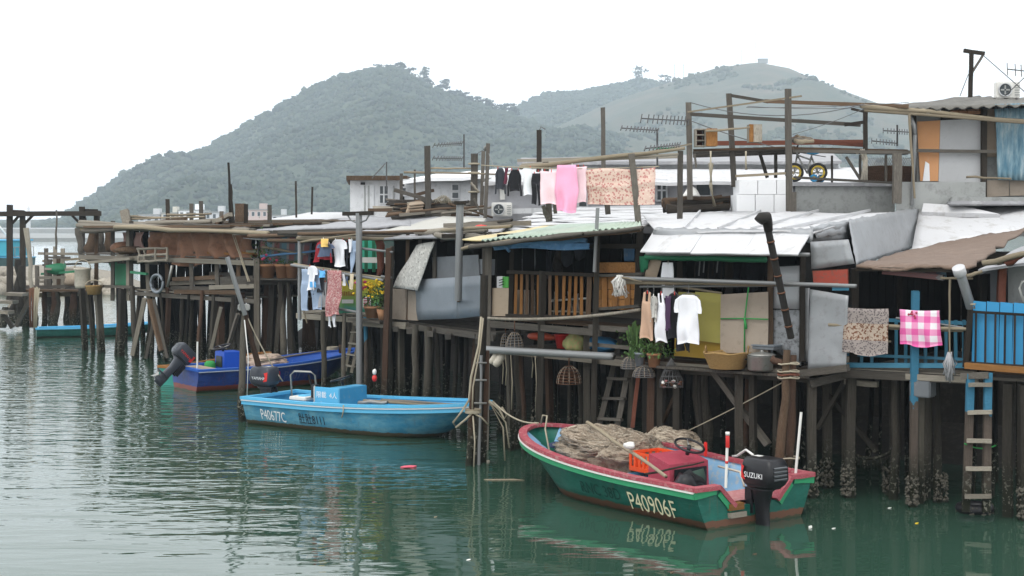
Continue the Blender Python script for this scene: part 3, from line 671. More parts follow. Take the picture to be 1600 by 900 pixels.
# ---------------------------------------------------------------- B: flower pot landing with the striped tarpaulin
B = house('narrow house with a striped tarpaulin wall and a row of potted plants', FB, 430)
for px in (404, 409, 418, 425, 436, 447, 455, 463): stilt(B, FB, px, 2.75, random.uniform(.07, .12), random.uniform(-.2, .2), .25)
stilt_rows(B, FB, 400, 470, 2.7, 6, (1.6, 3.4), (.035, .065))
deck(B, FB, 392, 474, 2.85, 6, 8); beam('deck_plank', B, FB.g(395, 2.85, -.28), FB.g(474, 2.85, -.28), .05, .5, M['grey_wood'], V((0, 1, 0))); joist(B, FB, 392, 474, 2.74, -.05, .14); shell(B, FB, 402, 474, 2.9, 4.25, 4.5, sides=(1, 0))
fbeam('post', B, FB, 402, 640, 401, 405, .17, M['pile_pale'], -.5); fbeam('post', B, FB, 425, 622, 440, 440, .14, M['pile'], -.1)
quad('striped_tarpaulin', B, M['striped'], FB.p(402, 422, .15), FB.p(484, 430, .15), FB.p(488, 369, .15), FB.p(404, 369, .15), 14, 8, .05, .01)
for (x0, y0, x1, y1, m, r) in ((392, 372, 500, 378, 'pipe', .03), (410, 385, 478, 398, 'bamboo', .035), (408, 400, 500, 392, 'tarp_blue', .035), (398, 366, 520, 369, 'bamboo', .04), (400, 415, 470, 413, 'bamboo', .03), (470, 365, 470, 440, 'pipe', .05)):
    fpole('hanging_rail', B, FB, x0, y0, x1, y1, r, M[m], -.25)
for i, (px, r, nm) in enumerate(((417, .27, 'leftmost, tall shrub with a pink bloom'), (441, .22, 'middle, low cut back stump'), (456, .2, 'rightmost, low cut back stump'))):
    p = FB.g(px, 2.88, -.22); t = thing('potted_plant', 'terracotta pot on the landing by the striped tarpaulin, ' + nm, 'plant pot', p, 'pots on the landing')
    lathe('pot', t, M['terracotta'], [(0, 0), (r * .75, 0), (r, .34), (r * 1.08, .34), (r * 1.08, .42), (r * .9, .42), (r * .86, .34), (0, .33)], p, 14)
    vs, fs = [], []
    for k in range(260 if i == 0 else 40):
        hgt = 1.15 if i == 0 else .18; c = V((random.gauss(0, r * (.9 if i == 0 else .5)), random.gauss(0, r * .7), .42 + abs(random.gauss(0, .45)) * hgt)); s = random.uniform(.025, .06)
        d1 = V((random.gauss(0, 1), random.gauss(0, 1), random.gauss(0, 1))).normalized() * s; d2 = V((random.gauss(0, 1), random.gauss(0, 1), random.gauss(0, 1))).normalized() * s * .6
        n = len(vs); vs += [c - d1, c + d2, c + d1, c - d2]; fs.append((n, n + 1, n + 2, n + 3))
    link('foliage', mesh('foliage', vs, fs), t, Matrix.Translation(p), M['leaf'])
    if i == 0:
        for q in range(5): blob('blossom', t, M['petal_pink'], p + V((random.uniform(-.1, .35), -.2, .5 + random.uniform(0, .2))), (.05, .05, .04), 1, .4)
# grey felt roof shared by the two middle houses
quad('roof_sheet', B, M['felt'], FB.p(372, 361, -.5), P(642, 352, 41.5), P(640, 338, 50), P(398, 346, 58), 20, 8, .03, .05)
quad('roof_sheet', B, M['white_sheet'], P(398, 346, 57), P(600, 343, 52), P(690, 333, 57), P(487, 331, 68), 14, 6, .04, .05)
joist(B, FB, 372, 474, 4.22, -.35, .12)
beam('eave_beam', B, FB.p(385, 363, -.45), P(640, 359, 41), .12, .1, M['grey_wood'])

# ---------------------------------------------------------------- C: laundry house
C = house('laundry hung house with green painted room and printed banner', FC, 540)
for px in (583, 612): stilt(C, FC, px, 2.2, random.uniform(.06, .1), random.uniform(-.15, .2), .2)
stilt_rows(C, FC, 566, 640, 2.15, 5, (1.3, 2.8, 4.6), (.06, .12)); stilt_rows(C, FC, 468, 570, 2.15, 5, (5.8,), (.08, .14))
for px in (474, 482, 493, 509, 520, 533, 547, 560): stilt(C, FC, px, 2.2, random.uniform(.08, .12), 4.9, .2)
for (x, yt, r, m) in ((376, 0, 0, 0),)[:0]: pass
pole('stilt', C, FC.g(562, -.85, -.9), FC.p(561, 333, -.9), .08, M['pipe']); beam('stilt', C, FC.g(597, -.85, -.8), FC.p(607, 388, -.8), .14, .15, M['pile_rust']); pole('stilt', C, FC.g(605, -.85, -.55), FC.p(612, 385, -.7), .07, M['pile'])
pole('stilt', C, FC.g(506, -.85, -.6), FC.g(505, 2.3, -.6), .07, M['pile_pale']); pole('stilt', C, FC.g(536, -.85, -.7), FC.g(538, 2.3, -.6), .06, M['pile_pale']); pole('stilt', C, FC.g(572, -.85, -.3), FC.g(571, 2.2, -.3), .06, M['pile_blue'])
deck(C, FC, 472, 626, 2.2, 7, 9); joist(C, FC, 470, 600, 2.1, -.1, .14); joist(C, FC, 560, 630, 2.08, -.5, .16, M['pale_wood'])
beam('deck_plank', C, FC.g(556, 2.16, -.45), FC.g(604, 2.13, -.45), .06, .5, M['grey_wood'], V((FC.n.x, FC.n.y, 0)))
shell(C, FC, 474, 630, 2.25, 4.3, 4.5, sides=(0, 0))
face_quad('wall_panel', C, FC, plain('green_room_paint', (.03, .3, .2), .2, 2), ((556, 420), (598, 420), (598, 372), (556, 374)), 1.2)
for px in (572, 584): fbeam('door_frame', C, FC, px, 425, px, 372, .09, M['tarp_green'], .9)
face_quad('counter', C, FC, M['white_plastic'], ((556, 410), (640, 412), (640, 402), (556, 402)), .7)
face_quad('window', C, FC, N('green_glass').done((.06, .12, .1), .15), ((598, 408), (640, 410), (636, 372), (600, 374)), .8)
face_quad('door_panel', C, FC, M['grey_wood'], ((488, 480), (512, 482), (512, 420), (488, 418)), .6)
for (x0, y0, x1, y1, r, m, o) in ((592, 372, 594, 430, .09, 'red_wood', -.1), (470, 378, 562, 366, .025, 'bamboo', -.8), (563, 388, 614, 394, .03, 'pipe', -.8), (455, 414, 600, 438, .035, 'pipe', -.7), (460, 412, 610, 436, .025, 'bamboo', -.55), (470, 470, 480, 505, .02, 'bamboo', -.3), (596, 432, 612, 434, .03, 'pipe', -.75), (468, 364, 468, 500, .05, 'pipe', -.5), (490, 476, 560, 488, .035, 'pipe', -.6)):
    fpole('hanging_rail', C, FC, x0, y0, x1, y1, r, M[m], o)
for k in range(9):
    y = 366 + k * 1.3; fpole('roof_pole', C, FC, random.uniform(380, 500), y + random.uniform(-3, 2), random.uniform(600, 745), y - random.uniform(0, 7), random.uniform(.035, .06), [M['bamboo'], M['pale_wood'], M['grey_wood'], M['brown_wood']], random.uniform(-.9, .6))
beam('crossarm', C, FC.p(537, 334, -.9), FC.p(582, 333, -.9), .1, .1, M['dark_wood'])
for s in (-1, 1): tube('stay_wire', C, [FC.p(560 + s * 18, 334, -.9), FC.p(560 + s * 12, 344, -.9), FC.p(560, 349, -.9)], .02, M['pipe'])
quad('roof_sheet', C, M['offwhite_sheet'], P(588, 364, 39.5), P(748, 357, 36), P(760, 340, 45), P(692, 338, 46), 10, 6, .03, .05)
quad('roof_sheet', C, M['felt'], P(600, 366, 39.3), P(690, 338.6, 46.5), P(640, 338, 50), P(560, 362, 41), 6, 5, .02, .04)
joist(C, FC, 474, 640, 4.16, -.2, .12)
quad('printed_banner', C, M['poster'], FC.p(530, 490, -.12), FC.p(592, 486, -.12), FC.p(594, 432, -.12), FC.p(532, 440, -.12), 10, 8, .03, .008)
def text_mesh(s, size):
    cu = bpy.data.curves.new('lettering', 'FONT'); cu.body = s; cu.size = size; cu.resolution_u = 3; o = bpy.data.objects.new('lettering', cu)
    me = bpy.data.meshes.new_from_object(o); bpy.data.objects.remove(o); bpy.data.curves.remove(cu); return me
def lettering(parent, s, size, origin, u, up, m, name='lettering', shear=0):
    me = text_mesh(s, size); u = u.normalized(); up = (up - u * up.dot(u)).normalized(); n = u.cross(up)
    return link(name, me, parent, Matrix(((u.x, up.x, n.x, origin.x), (u.y, up.y, n.y, origin.y), (u.z, up.z, n.z, origin.z), (0, 0, 0, 1))), m)
M['ink_red'] = N('banner_ink_red').done((.4, .04, .08), .7); M['ink_white'] = N('banner_ink_white').done((.75, .75, .75), .7); M['ink_brown'] = N('banner_ink_brown').done((.35, .2, .04), .7)
uC = V((FC.u.x, FC.u.y, 0)); bn = [c for c in C.children if c.name.startswith('printed_banner')][0]
# faint blocks of print on the banner, too blurred in the place to read
def slab(px0, py0, px1, py1, m, off=-.2): face_quad('print_block', bn, FC, m, ((px0, py1), (px1, py1), (px1, py0), (px0, py0)), off, thick=.004, nx=2, ny=2, warp=0)
slab(567, 464, 579, 480, M['ink_white'])
slab(534, 468, 552, 474, M['ink_white'])
for i in range(4): slab(568, 465.5 + i * 3.6, 578, 467.3 + i * 3.6, M['ink_red'], -.21)
for i in range(6): slab(533 + i * 3.6, 456 - (i % 2), 535.6 + i * 3.6, 462, M['ink_brown'], -.2)
p = FC.g(582, 2.22, -.5); t = thing('flower_pot', 'pot of yellow chrysanthemums beside the printed banner', 'flowers', p)
lathe('pot', t, M['terracotta'], [(0, 0), (.15, 0), (.2, .22), (.22, .22), (.22, .28), (.18, .28), (.16, .22), (0, .22)], p, 14)
def foliage(name, par, at, n, sx, sy, z0, z1, s, m):
    vs, fs = [], []
    for k in range(n):
        c = V((random.gauss(0, sx), random.gauss(0, sy), random.uniform(z0, z1))); q = random.uniform(.5, 1.2) * s
        d1 = V((random.gauss(0, 1), random.gauss(0, 1), random.gauss(0, 1))).normalized() * q; d2 = V((random.gauss(0, 1), random.gauss(0, 1), random.gauss(0, 1))).normalized() * q * .6
        i = len(vs); vs += [c - d1, c + d2, c + d1, c - d2]; fs.append((i, i + 1, i + 2, i + 3))
    return link(name, mesh(name, vs, fs), par, Matrix.Translation(at), m)
foliage('foliage', t, p, 260, .13, .12, .26, .75, .045, M['leaf'])
for k in range(40):
    q = p + V((random.gauss(0, .15), random.gauss(-.08, .1), random.uniform(.5, .88))); blob('blossom', t, M['petal_yellow'], q, (.04, .04, .03), 1, .3, 2, k)
for k in range(9): blob('blossom', t, M['petal_pink'], p + V((random.gauss(-.24, .1), -.1, random.uniform(.68, .92))), (.05, .05, .04), 1, .3, 2, k)
p = FC.g(598, 2.2, -.6); t = thing('flower_pot', 'small pot with few yellow blooms next to the brown post', 'flowers', p); lathe('pot', t, M['terracotta'], [(0, 0), (.1, 0), (.15, .25), (.12, .25), (.1, .2), (0, .2)], p, 12)
foliage('foliage', t, p, 130, .08, .08, .25, .95, .05, M['leaf'])
for k in range(10): blob('blossom', t, M['petal_yellow'], p + V((random.gauss(0, .09), -.1, random.uniform(.6, 1.0))), (.04, .04, .03), 1, .3, 2, k)

# ---------------------------------------------------------------- D: zinc sheet house
D = house('house walled with slate grey zinc sheets in the middle of the row', FD, 690)
for px in (600, 617, 628, 648, 667, 690, 705, 722, 735, 748): stilt(D, FD, px, 2.1, random.uniform(.05, .09), random.uniform(-.1, .2), .18)
stilt_rows(D, FD, 610, 770, 2.1, 6, (1.4, 3.2), (.035, .065))
pole('stilt', D, FD.g(645, -.85, -.3), FD.g(650, 2.15, -.3), .085, M['pile_pale']); pole('stilt', D, FD.g(664, -.85, -.3), FD.g(669, 2.15, -.3), .1, M['pile_pale'])
deck(D, FD, 606, 768, 2.15, 5.6, 8); joist(D, FD, 608, 768, 2.06, -.04, .14); shell(D, FD, 610, 768, 2.2, 4.2, 4.4, sides=(1, 1))
for px in (618, 640, 672, 700, 748): beam('joist_end', D, FD.g(px, 2.0, -.4), FD.g(px, 2.0, .8), .14, .12, WOODS)
face_quad('wall_panel', D, FD, M['zinc'], ((653, 500), (714, 498), (716, 433), (648, 437)), -.1, dent=.02)
face_quad('wall_panel', D, FD, M['zinc'], ((714.5, 498), (752, 494), (756, 430), (716.5, 433)), -.09, dent=.02)
face_quad('wall_panel', D, FD, M['zinc_dark'], ((676, 436), (749, 432), (747, 398), (675, 402)), .05)
face_quad('wall_panel', D, FD, M['zinc_dark'], ((748, 428), (772, 430), (772, 405), (748, 405)), .08)
face_quad('wall_board_panel', D, FD, M['ply_grey'], ((610, 498), (634, 500), (635, 452), (613, 451)), -.05); face_quad('wall_board_panel', D, FD, M['ply_grey'], ((637, 500), (653, 501), (652, 456), (637, 453)), -.05)
for px in (636, 655, 678, 756, 764): fbeam('post', D, FD, px, 500, px + 1, 362, .09, [M['grey_wood'], M['brown_wood']], .0)
quad('hanging_quilt', D, M['floral_pale'], FD.p(614, 449, -.3), FD.p(651, 454, -.3), FD.p(677, 377, -.15), FD.p(649, 383, -.15), 12, 14, .05, .015)
beam('vent_pipe_bracket', D, FD.p(716, 470, -.4), FD.p(716, 470, 0), .06, .06, M['rust'])
for a, b in (((716, 470), (719, 318)),): pole('vent_pipe', D, FD.p(*a, -.4), FD.p(*b, -.4), .085, M['pipe'])
box('pipe_cap', D, M['dark_wood'], FD.p(719, 317, -.4), (.26, .26, .08))
for (x0, y0, x1, y1, o) in ((690, 360, 800, 352, -.3), (680, 368, 790, 372, -.2), (690, 374, 780, 366, .4), (650, 362, 760, 358, 0), (700, 352, 800, 345, 1.5), (690, 362, 800, 350, 2)):
    fpole('roof_pole', D, FD, x0, y0, x1, y1, random.uniform(.04, .065), [M['bamboo'], M['pale_wood'], M['grey_wood']], o)
beam('eave_beam', D, P(693, 353, 36), P(830, 348, 36), .2, .12, M['pale_wood']); beam('eave_beam', D, P(690, 369, 33.6), P(790, 366, 33.6), .09, .09, M['dark_wood'])
quad('roof_sheet', D, M['felt'], P(600, 372, 36.8), P(772, 366, 33), P(800, 348, 38), P(690, 355, 40), 8, 5, .02, .04)
blob('red_rag', D, M['red_plastic'], P(752, 355, 35.2), (.14, .1, .06), 2, .5, 2, 1)

# ---------------------------------------------------------------- E: slatted balcony house
E = house('house with a slatted timber balcony under a green corrugated plastic roof', FE, 880)
zE, zE0 = 2.62, 2.08
for px in (800, 822, 838, 862, 884, 905, 938, 962, 985): stilt(E, FE, px, zE0, random.uniform(.05, .08), random.uniform(.1, .8), .12)
stilt_rows(E, FE, 770, 1000, zE0, 6, (1.6, 2.8, 4.2), (.035, .065))
beam('stilt', E, FE.g(757, -.85, -.1), FE.p(763, 378, -.1), .14, .15, M['grey_wood'])
beam('stilt', E, FE.g(922, -.85, -.12), FE.p(934, 362, -.12), .1, .11, M['pile']); beam('stilt', E, FE.g(917, -.85, .2), FE.g(916, 2.6, .1), .12, .12, M['pile_pale'])
beam('stilt', E, FE.g(838, -.85, -.05), FE.p(848, 424, -.05), .13, .13, M['pile']); beam('stilt', E, FE.g(790, -.85, .3), FE.g(797, 2.1, .4), .12, .12, M['pile'])
pole('stilt', E, FE.g(810, -.85, .5), FE.g(812, 2.1, .5), .1, M['pile_pale'])
deck(E, FE, 768, 1004, zE, 4.6, 7); deck(E, FE, 800, 1004, zE0, 3.4, 6); shell(E, FE, 770, 1004, zE, 4.3, 4.2, sides=(1, 1)); shell(E, FE, 806, 1004, zE0, zE - .06, 3.2, sides=(0, 0))
joist(E, FE, 762, 930, zE - .11, -.06, .13, M['grey_wood']); joist(E, FE, 930, 1004, zE - .02, -.04, .1, M['grey_wood']); joist(E, FE, 800, 1004, zE0 - .09, 0, .12, M['pale_wood']); joist(E, FE, 930, 1000, 2.28, -.05, .07, M['grey_wood'])
# balcony: rails and slats
fbeam('top_rail', E, FE, 794, 425, 930, 430, .085, M['dark_wood'], -.05); fbeam('bottom_rail', E, FE, 792, 493, 930, 497, .085, M['dark_wood'], -.05)
fbeam('post', E, FE, 797, 495, 800, 382, .09, M['dark_wood'], -.02); fbeam('post', E, FE, 848, 495, 850, 424, .11, M['dark_wood'], -.08)
for i, px in enumerate((805, 814, 823, 831.5, 841, 859, 869.5, 879.5, 888.5, 898, 908.5)):
    fbeam('baluster', E, FE, px, 495, px + 1.5 + random.uniform(-1.5, 1.5), 427 + random.uniform(-1, 1), .06, [M['orange_wood'], M['brown_wood']], .02 + random.uniform(-.02, .02))
fbeam('baluster', E, FE, 919, 496, 921, 430, .09, M['brown_wood'], .0)
face_quad('low_panel', E, FE, M['ply'], ((768, 494), (794, 494), (795, 450), (769, 450)), -.03)
for i, c in enumerate((M['bright_wall'], N('green_card').done((.1, .45, .08), .6))): box('pack', E, c, FE.p(783 + i * 9, 441, .15), (.16, .1, .24 - .02 * i), -.7, .01)
for k in range(3): fbeam('pack_stripe', E, FE, 780, 446 - k * 4, 787, 444 - k * 4, .018, M['black'], .06)
for k, (x, w_, m) in enumerate(((812, 8, 'ply'), (822, 8, 'ply_grey'), (832, 7, 'grey_wood'), (845, 8, 'pale_wood'))): face_quad('stacked_board', E, FE, M[m], ((x - w_ / 2, 493), (x + w_ / 2, 493), (x + w_ / 2, 453), (x - w_ / 2, 453)), .25 + .02 * k)
for k in range(9): fpole('chair_frame', E, FE, 865 + k * 5.2, 492, 868 + k * 5 + random.uniform(-8, 8), 452 + random.uniform(0, 14), .016, [M['pipe'], M['red_wood'], M['pale_wood']], .6)
fpole('chair_frame', E, FE, 862, 486, 920, 488, .02, M['pale_wood'], .5); fpole('chair_frame', E, FE, 862, 470, 920, 466, .02, M['white_plastic'], .7)
# right bay: orange boards
for i, (y0, y1) in enumerate(((410, 426), (430, 452), (452.6, 467), (467.6, 484))): face_quad('orange_board', E, FE, M['orange_wood'], ((928, y1), (993, y1), (993, y0), (927, y0)), .04 + i * .004)
for px in (944, 960, 980): fbeam('batten', E, FE, px, 484, px, 432, .1, M['orange_wood'], .0)
fbeam('mid_rail', E, FE, 930, 431, 1004, 428, .07, M['grey_wood'], -.06); fbeam('bottom_rail', E, FE, 930, 483, 1000, 478, .07, M['grey_wood'], -.06)
fbeam('post', E, FE, 995, 485, 1000, 356, .12, M['dark_wood'], .05)
for px in (876, 855): fbeam('inner_post', E, FE, px, 495, px, 375, .09, M['dark_wood'], 1.6)
drape('curtain', E, FE, M['c_grey'], 815, 836, 388, 440, 1.5, 3, .05, 2); drape('hanging_cloth', E, FE, M['c_charcoal'], 845, 862, 392, 430, 1.4, 2, .05, 6)
for k, (x, y) in enumerate(((878, 395), (885, 402), (872, 410), (905, 392))): blob('hung_bundle', E, M['c_charcoal'] if k % 2 else M['dark_wood'], FE.p(x, y, 1.2), (.12, .12, .2), 2, .4, 2, k)
face_quad('stacked_tray', E, FE, M['tarp_blue'], ((975, 408), (990, 408), (990, 383), (975, 383)), .8, corr=(.1, .02))
for k, (x, y) in enumerate(((806, 398), (812, 392))): blob('leaf_bunch', E, M['leaf'], FE.p(x, y, .8), (.12, .1, .12), 2, .6, 3, k)
# roof
quad('roof_sheet', E, M['plastic_green'], FE.p(752, 375, -.6), FE.p(1003, 354, -.6), P(1000, 346, 32), P(872, 351.5, 37), 40, 6, .015, .02, corr=(.16, .022))
quad('roof_sheet', E, plain('yellowed_plastic', (.55, .45, .22), .15, 2, .5), FE.p(722, 373, -.5), FE.p(752, 375.5, -.6), P(873, 352, 36.8), P(855, 352, 37.6), 4, 6, .01, .02)
for (x0, y0, x1, y1, o) in ((733, 386, 905, 366, -.7), (722, 388, 800, 376, -.65), (800, 377, 1003, 356, -.68), (850, 374, 1000, 360, -.6), (770, 382, 910, 364, -.75), (727, 383, 790, 379, -.4)):
    fpole('roof_pole', E, FE, x0, y0, x1, y1, random.uniform(.03, .045), [M['bamboo'], M['grey_wood'], M['brown_wood']], o)
joist(E, FE, 768, 1002, 4.1, .0, .09, M['dark_wood'])
drape('rolled_tarpaulin', E, FE, M['tarp_blue'], 772, 922, 380, 389, -.2, 9, .05, 5); tube('tarpaulin_roll', E, [FE.p(x, 384 - (x - 772) * .06 + random.uniform(-1, 1), -.18) for x in range(772, 925, 9)], .045, M['tarp_blue'], 8)
tube('tarpaulin_tie', E, [FE.p(787, 380, -.25), FE.p(790, 386, -.3), FE.p(796, 393, -.28)], .03, M['tarp_blue'])
pole('vent_pole', E, FE.p(929, 425, -.3), FE.p(934, 325, -.3), .035, M['pipe'])
# front pipes
tube('front_pipe', E, sag(FE.p(757, 497, -.25), FE.p(1000, 484, -.25), .08), .03, M['pale_wood'], 8)
pole('front_pipe', E, FE.p(756, 546, -.35), FE.p(958, 557, -.35), .072, M['pipe'])
# lower shelf goods
def goods(name, label, cat, px, py, off, size, m, seed, amp=.3):
    return tag(blob(name, None, m, FE.p(px, py, off), size, 3, amp, 1.6, seed, -.8), label, cat)
goods('orange_float', 'long orange red float lying on the lower shelf of the balcony house', 'float', 847, 526, .5, (.42, .13, .08), plain('orange_rubber', (.5, .07, .02), .2, 4, .5), 1, .15)
t = thing('red_bucket', 'small bright red bucket on the lower shelf of the balcony house', 'bucket', FE.g(879, zE0 + .03, .35))
lathe('bucket', t, M['red_plastic'], [(0, 0), (.11, 0), (.155, .25), (.17, .25), (.17, .27), (.145, .27), (.1, .02), (0, .02)], FE.g(879, zE0 + .03, .35), 18); tube('handle', t, [FE.g(879, zE0 + .29, .35) + V((math.cos(a) * .155, math.sin(a) * .05 - .04, math.sin(a) * .02)) for a in np.linspace(3.2, 6.2, 10)], .008, M['white_plastic'])
goods('green_sack', 'bulging yellow green mesh sack on the lower shelf beside the red bucket', 'sack', 899, 537, .25, (.24, .2, .2), plain('green_mesh_sack', (.24, .26, .1), .3, 6, .8, 0, 0, (.35, .18, .1), .7, .48, .5), 4, .3)
goods('blue_bundle', 'bright blue tarpaulin bundle on the lower shelf behind the ladder', 'bundle', 940, 538, .4, (.38, .2, .14), plain('bright_blue_bundle', (.05, .24, .48), .25, 3, .5, 0, 0, (.3, .42, .5), .4, .58, .8), 8, .3)
# net traps and floats under the shelf
def cage(name, label, cat, c, rx, hgt, m, group=None):
    t = thing(name, label, cat, c, group); L = []
    for k in range(7):
        z = hgt * k / 6; r = rx * math.sqrt(max(.02, 1 - (k / 6.3) ** 2)); L.append([V(c) + V((math.cos(a) * r, math.sin(a) * r * .8, z)) for a in np.linspace(0, 6.283, 15)])
    tubes('frame', t, L, .008, m)
    L = []
    for k in range(12):
        a = k / 12 * 6.283; L.append([V(c) + V((math.cos(a) * rx * math.sqrt(max(.01, 1 - (z / 6.3) ** 2)), math.sin(a) * rx * .8 * math.sqrt(max(.01, 1 - (z / 6.3) ** 2)), hgt * z / 6)) for z in range(7)])
    tubes('mesh', t, L, .005, M['net']); tube('hook', t, [V(c) + V((0, 0, hgt * .98)), V(c) + V((0, 0, hgt + .3))], .012, M['rust'])
    vs, fs = lathe_geo([(rx * .97 * math.sqrt(max(.02, 1 - (k / 6.3) ** 2)), hgt * k / 6) for k in range(7)], 14)
    return t
cage('net_trap', 'round grey wire trap hung left of the balcony post', 'fish trap', FE.p(804, 545, -.1), .17, .32, M['wire'], 'hanging fish traps')
cage('net_trap', 'smaller wire trap hung leftmost under the balcony', 'fish trap', FE.p(790, 548, .1), .11, .34, M['wire'], 'hanging fish traps')
cage('net_trap', 'rusty wire trap hanging low in the middle under the pipe', 'fish trap', FE.p(889, 599, -.1), .23, .32, M['rust'], 'hanging fish traps')
for k, (x, y, s) in enumerate(((780, 562, 1), (772, 560, .8))):
    t = thing('buoy', ('large' if k == 0 else 'small') + ' dirty cream float hanging below the left pipe end', 'float', FE.p(x, y, -.3), 'cream floats at the pipe end'); lathe('float', t, M['cream_plastic'], [(0, -.16 * s), (.05, -.15 * s), (.08 * s, -.08 * s), (.08 * s, .08 * s), (.05, .15 * s), (0, .16 * s)], FE.p(x, y, -.3), 12)
    t.children[0].matrix_basis = t.children[0].matrix_basis @ Matrix.Rotation(.6, 4, 'Y'); tube('cord', t, [FE.p(x, y, -.3), FE.p(x + 2, 546, -.3)], .01, M['rope'])
for k, (x, yb, yt) in enumerate(((785, 600, 548), (790, 602, 552), (799, 640, 555), (831, 590, 550), (837, 645, 552))):
    tag(tube('hanging_rope', None, [FE.p(x, yb, -.05), FE.p(x + 1.5, (yb + yt) / 2, -.1), FE.p(x - 1, yt, -.05)], .011, M['rope']), 'frayed rope dangling under the slatted balcony, %s from the left' % ['first', 'second', 'third', 'fourth', 'fifth'][k], 'rope', 'ropes under the balcony')

# ---------------------------------------------------------------- ladders
def ladder(label, a0, b0, a1, b1, n, wr, m, mr, z_ext=0):
    t = thing('ladder', label, 'ladder', (a0 + b0) / 2); beam('side_rail', t, a0, a1, wr, wr * .7, m); beam('side_rail', t, b0, b1, wr, wr * .7, m)
    for i in range(n):
        s = (i + .6) / n; p, q = a0.lerp(a1, s), b0.lerp(b1, s); e = (q - p) * .16; f = V((0, -wr * .75, 0)); beam('rung', t, p - e + f, q + e + f + V((0, 0, random.uniform(-.02, .02))), wr * .9, wr * .5, mr)
    return t
def at(px, py, d): return P(px, py, d)
ladder('grey wooden ladder leaning from the water to the balcony shelf', at(934, 672, 28.2), at(963, 675, 27.9), at(972, 516, 28.6), at(992, 516, 28.3), 5, .1, M['grey_wood'], M['grey_wood'])
ladder('short wooden ladder behind the blue post of the laundry house', FC.p(539, 580, .3), FC.p(549, 582, .1), FC.p(556, 495, .4), FC.p(568, 495, .2), 5, .08, M['pale_wood'], M['pale_wood'])

# ---------------------------------------------------------------- F: white roofed house
M['zinc_light'] = plain('pale_zinc', (.34, .35, .36), .12, 2, .5, .2, .03, (.2, .2, .2), .4, .6)
F = house('white painted sheet roof house with mustard and board front panels', FF, 1130)
zF = 2.05
for px in (1010, 1024, 1034, 1060, 1098, 1148, 1166, 1180, 1210, 1240): stilt(F, FF, px, zF, random.uniform(.045, .08), random.uniform(.05, .5), .1)
stilt_rows(F, FF, 1000, 1290, zF, 6, (1.4, 2.8, 4.4), (.035, .065))
beam('stilt', F, FF.g(1014, -.85, -.1), FF.g(1017, 2.0, -.1), .13, .1, M['pile_rust']); beam('stilt', F, FF.g(1031, -.85, 0), FF.g(1030, 2.0, -.05), .1, .1, M['pile']); beam('stilt', F, FF.g(1054, -.85, -.1), FF.g(1056, 2.0, -.1), .11, .1, M['pile'])
beam('stilt', F, FF.g(1156, -.85, -.1), FF.g(1154, 2.0, -.1), .13, .12, M['pile']); pole('stilt', F, FF.g(1098, -.85, .5), FF.g(1097, 2, .5), .16, M['pile']); beam('stilt', F, FF.g(1176, -.85, .2), FF.g(1174, 2, .2), .1, .1, M['pile_pale'])
beam('stilt', F, FF.g(1268, -.85, -.05), FF.p(1268, 592, -.05), .14, .15, M['pile']); beam('stilt', F, FF.g(1292, -.85, .9), FF.g(1292, 2, .9), .15, .14, M['pile'])
fbeam('brace', F, FF, 1112, 575, 1200, 695, .13, M['grey_wood'], .1); fbeam('brace', F, FF, 988, 668, 1000, 560, .07, M['red_wood'], -.2); fbeam('brace', F, FF, 1036, 660, 1054, 620, .07, M['brown_wood'], .2)
fbeam('brace', F, FF, 1278, 670, 1318, 598, .08, M['pile'], .6); fbeam('brace', F, FF, 1252, 565, 1370, 706, .09, M['pile'], .9)
deck(F, FF, 996, 1290, zF, 4.8, 8); joist(F, FF, 1035, 1250, zF - .03, -.08, .13, M['pale_wood']); joist(F, FF, 985, 1250, zF - .12, .1, .12); shell(F, FF, 1004, 1165, zF, 4.25, 3.4, sides=(1, 0))
beam('cross_beam', F, FF.p(1238, 585, -.2), FF.p(1325, 575, -.2), .13, .12, M['grey_wood']); beam('cross_beam', F, FF.p(1265, 600, -.15), FF.p(1330, 583, .3), .14, .12, M['grey_wood']); beam('cross_beam', F, FF.p(1320, 596, .4), FG.p(1372, 601, .2), .1, .09, M['pale_wood'])
face_quad('wall_panel', F, FF, M['mustard'], ((1090, 532), (1128, 537), (1128, 458), (1086, 456)), .05); face_quad('wall_panel', F, FF, M['ochre'], ((1053, 556), (1124, 562), (1126, 535), (1054, 528)), .1)
face_quad('wall_panel', F, FF, M['mustard'], ((1054, 530), (1090, 533), (1088, 458), (1060, 456)), .08)
face_quad('cardboard_screen', F, FF, M['ply_grey'], ((1126, 551), (1199, 553), (1200, 456), (1126, 460)), -.12, warp=.015)
cs = [c for c in F.children if c.name.startswith('cardboard_screen')][0]
tube('green_cord', cs, [FF.p(1126, 498, -.15), FF.p(1163, 497.5, -.17), FF.p(1200, 499, -.15)], .012, M['rope_green']); tube('green_cord', cs, [FF.p(1163, 550, -.15), FF.p(1163.5, 498, -.17), FF.p(1170, 446, -.2)], .012, M['rope_green'])
tube('green_cord', cs, [FF.p(1163, 498, -.19), FF.p(1165, 506, -.2), FF.p(1166, 514, -.19)], .02, M['rope_green'])
face_quad('wall_panel', F, FF, M['zinc_light'] if 'zinc_light' in M else M['foil'], ((1208, 482), (1250, 483), (1252, 415), (1210, 417)), .02, dent=.01)
face_quad('wall_panel', F, FF, plain('stained_zinc', (.24, .25, .26), .3, 3, .6, .2, 0, (.05, .05, .05), .8, .5, .3), ((1206, 545), (1252, 572), (1250, 484), (1207, 484)), .03, dent=.01)
for px in (1203, 1253): fbeam('post', F, FF, px, 565, px + 1, 398, .09, [M['brown_wood'], M['dark_wood']], 0)
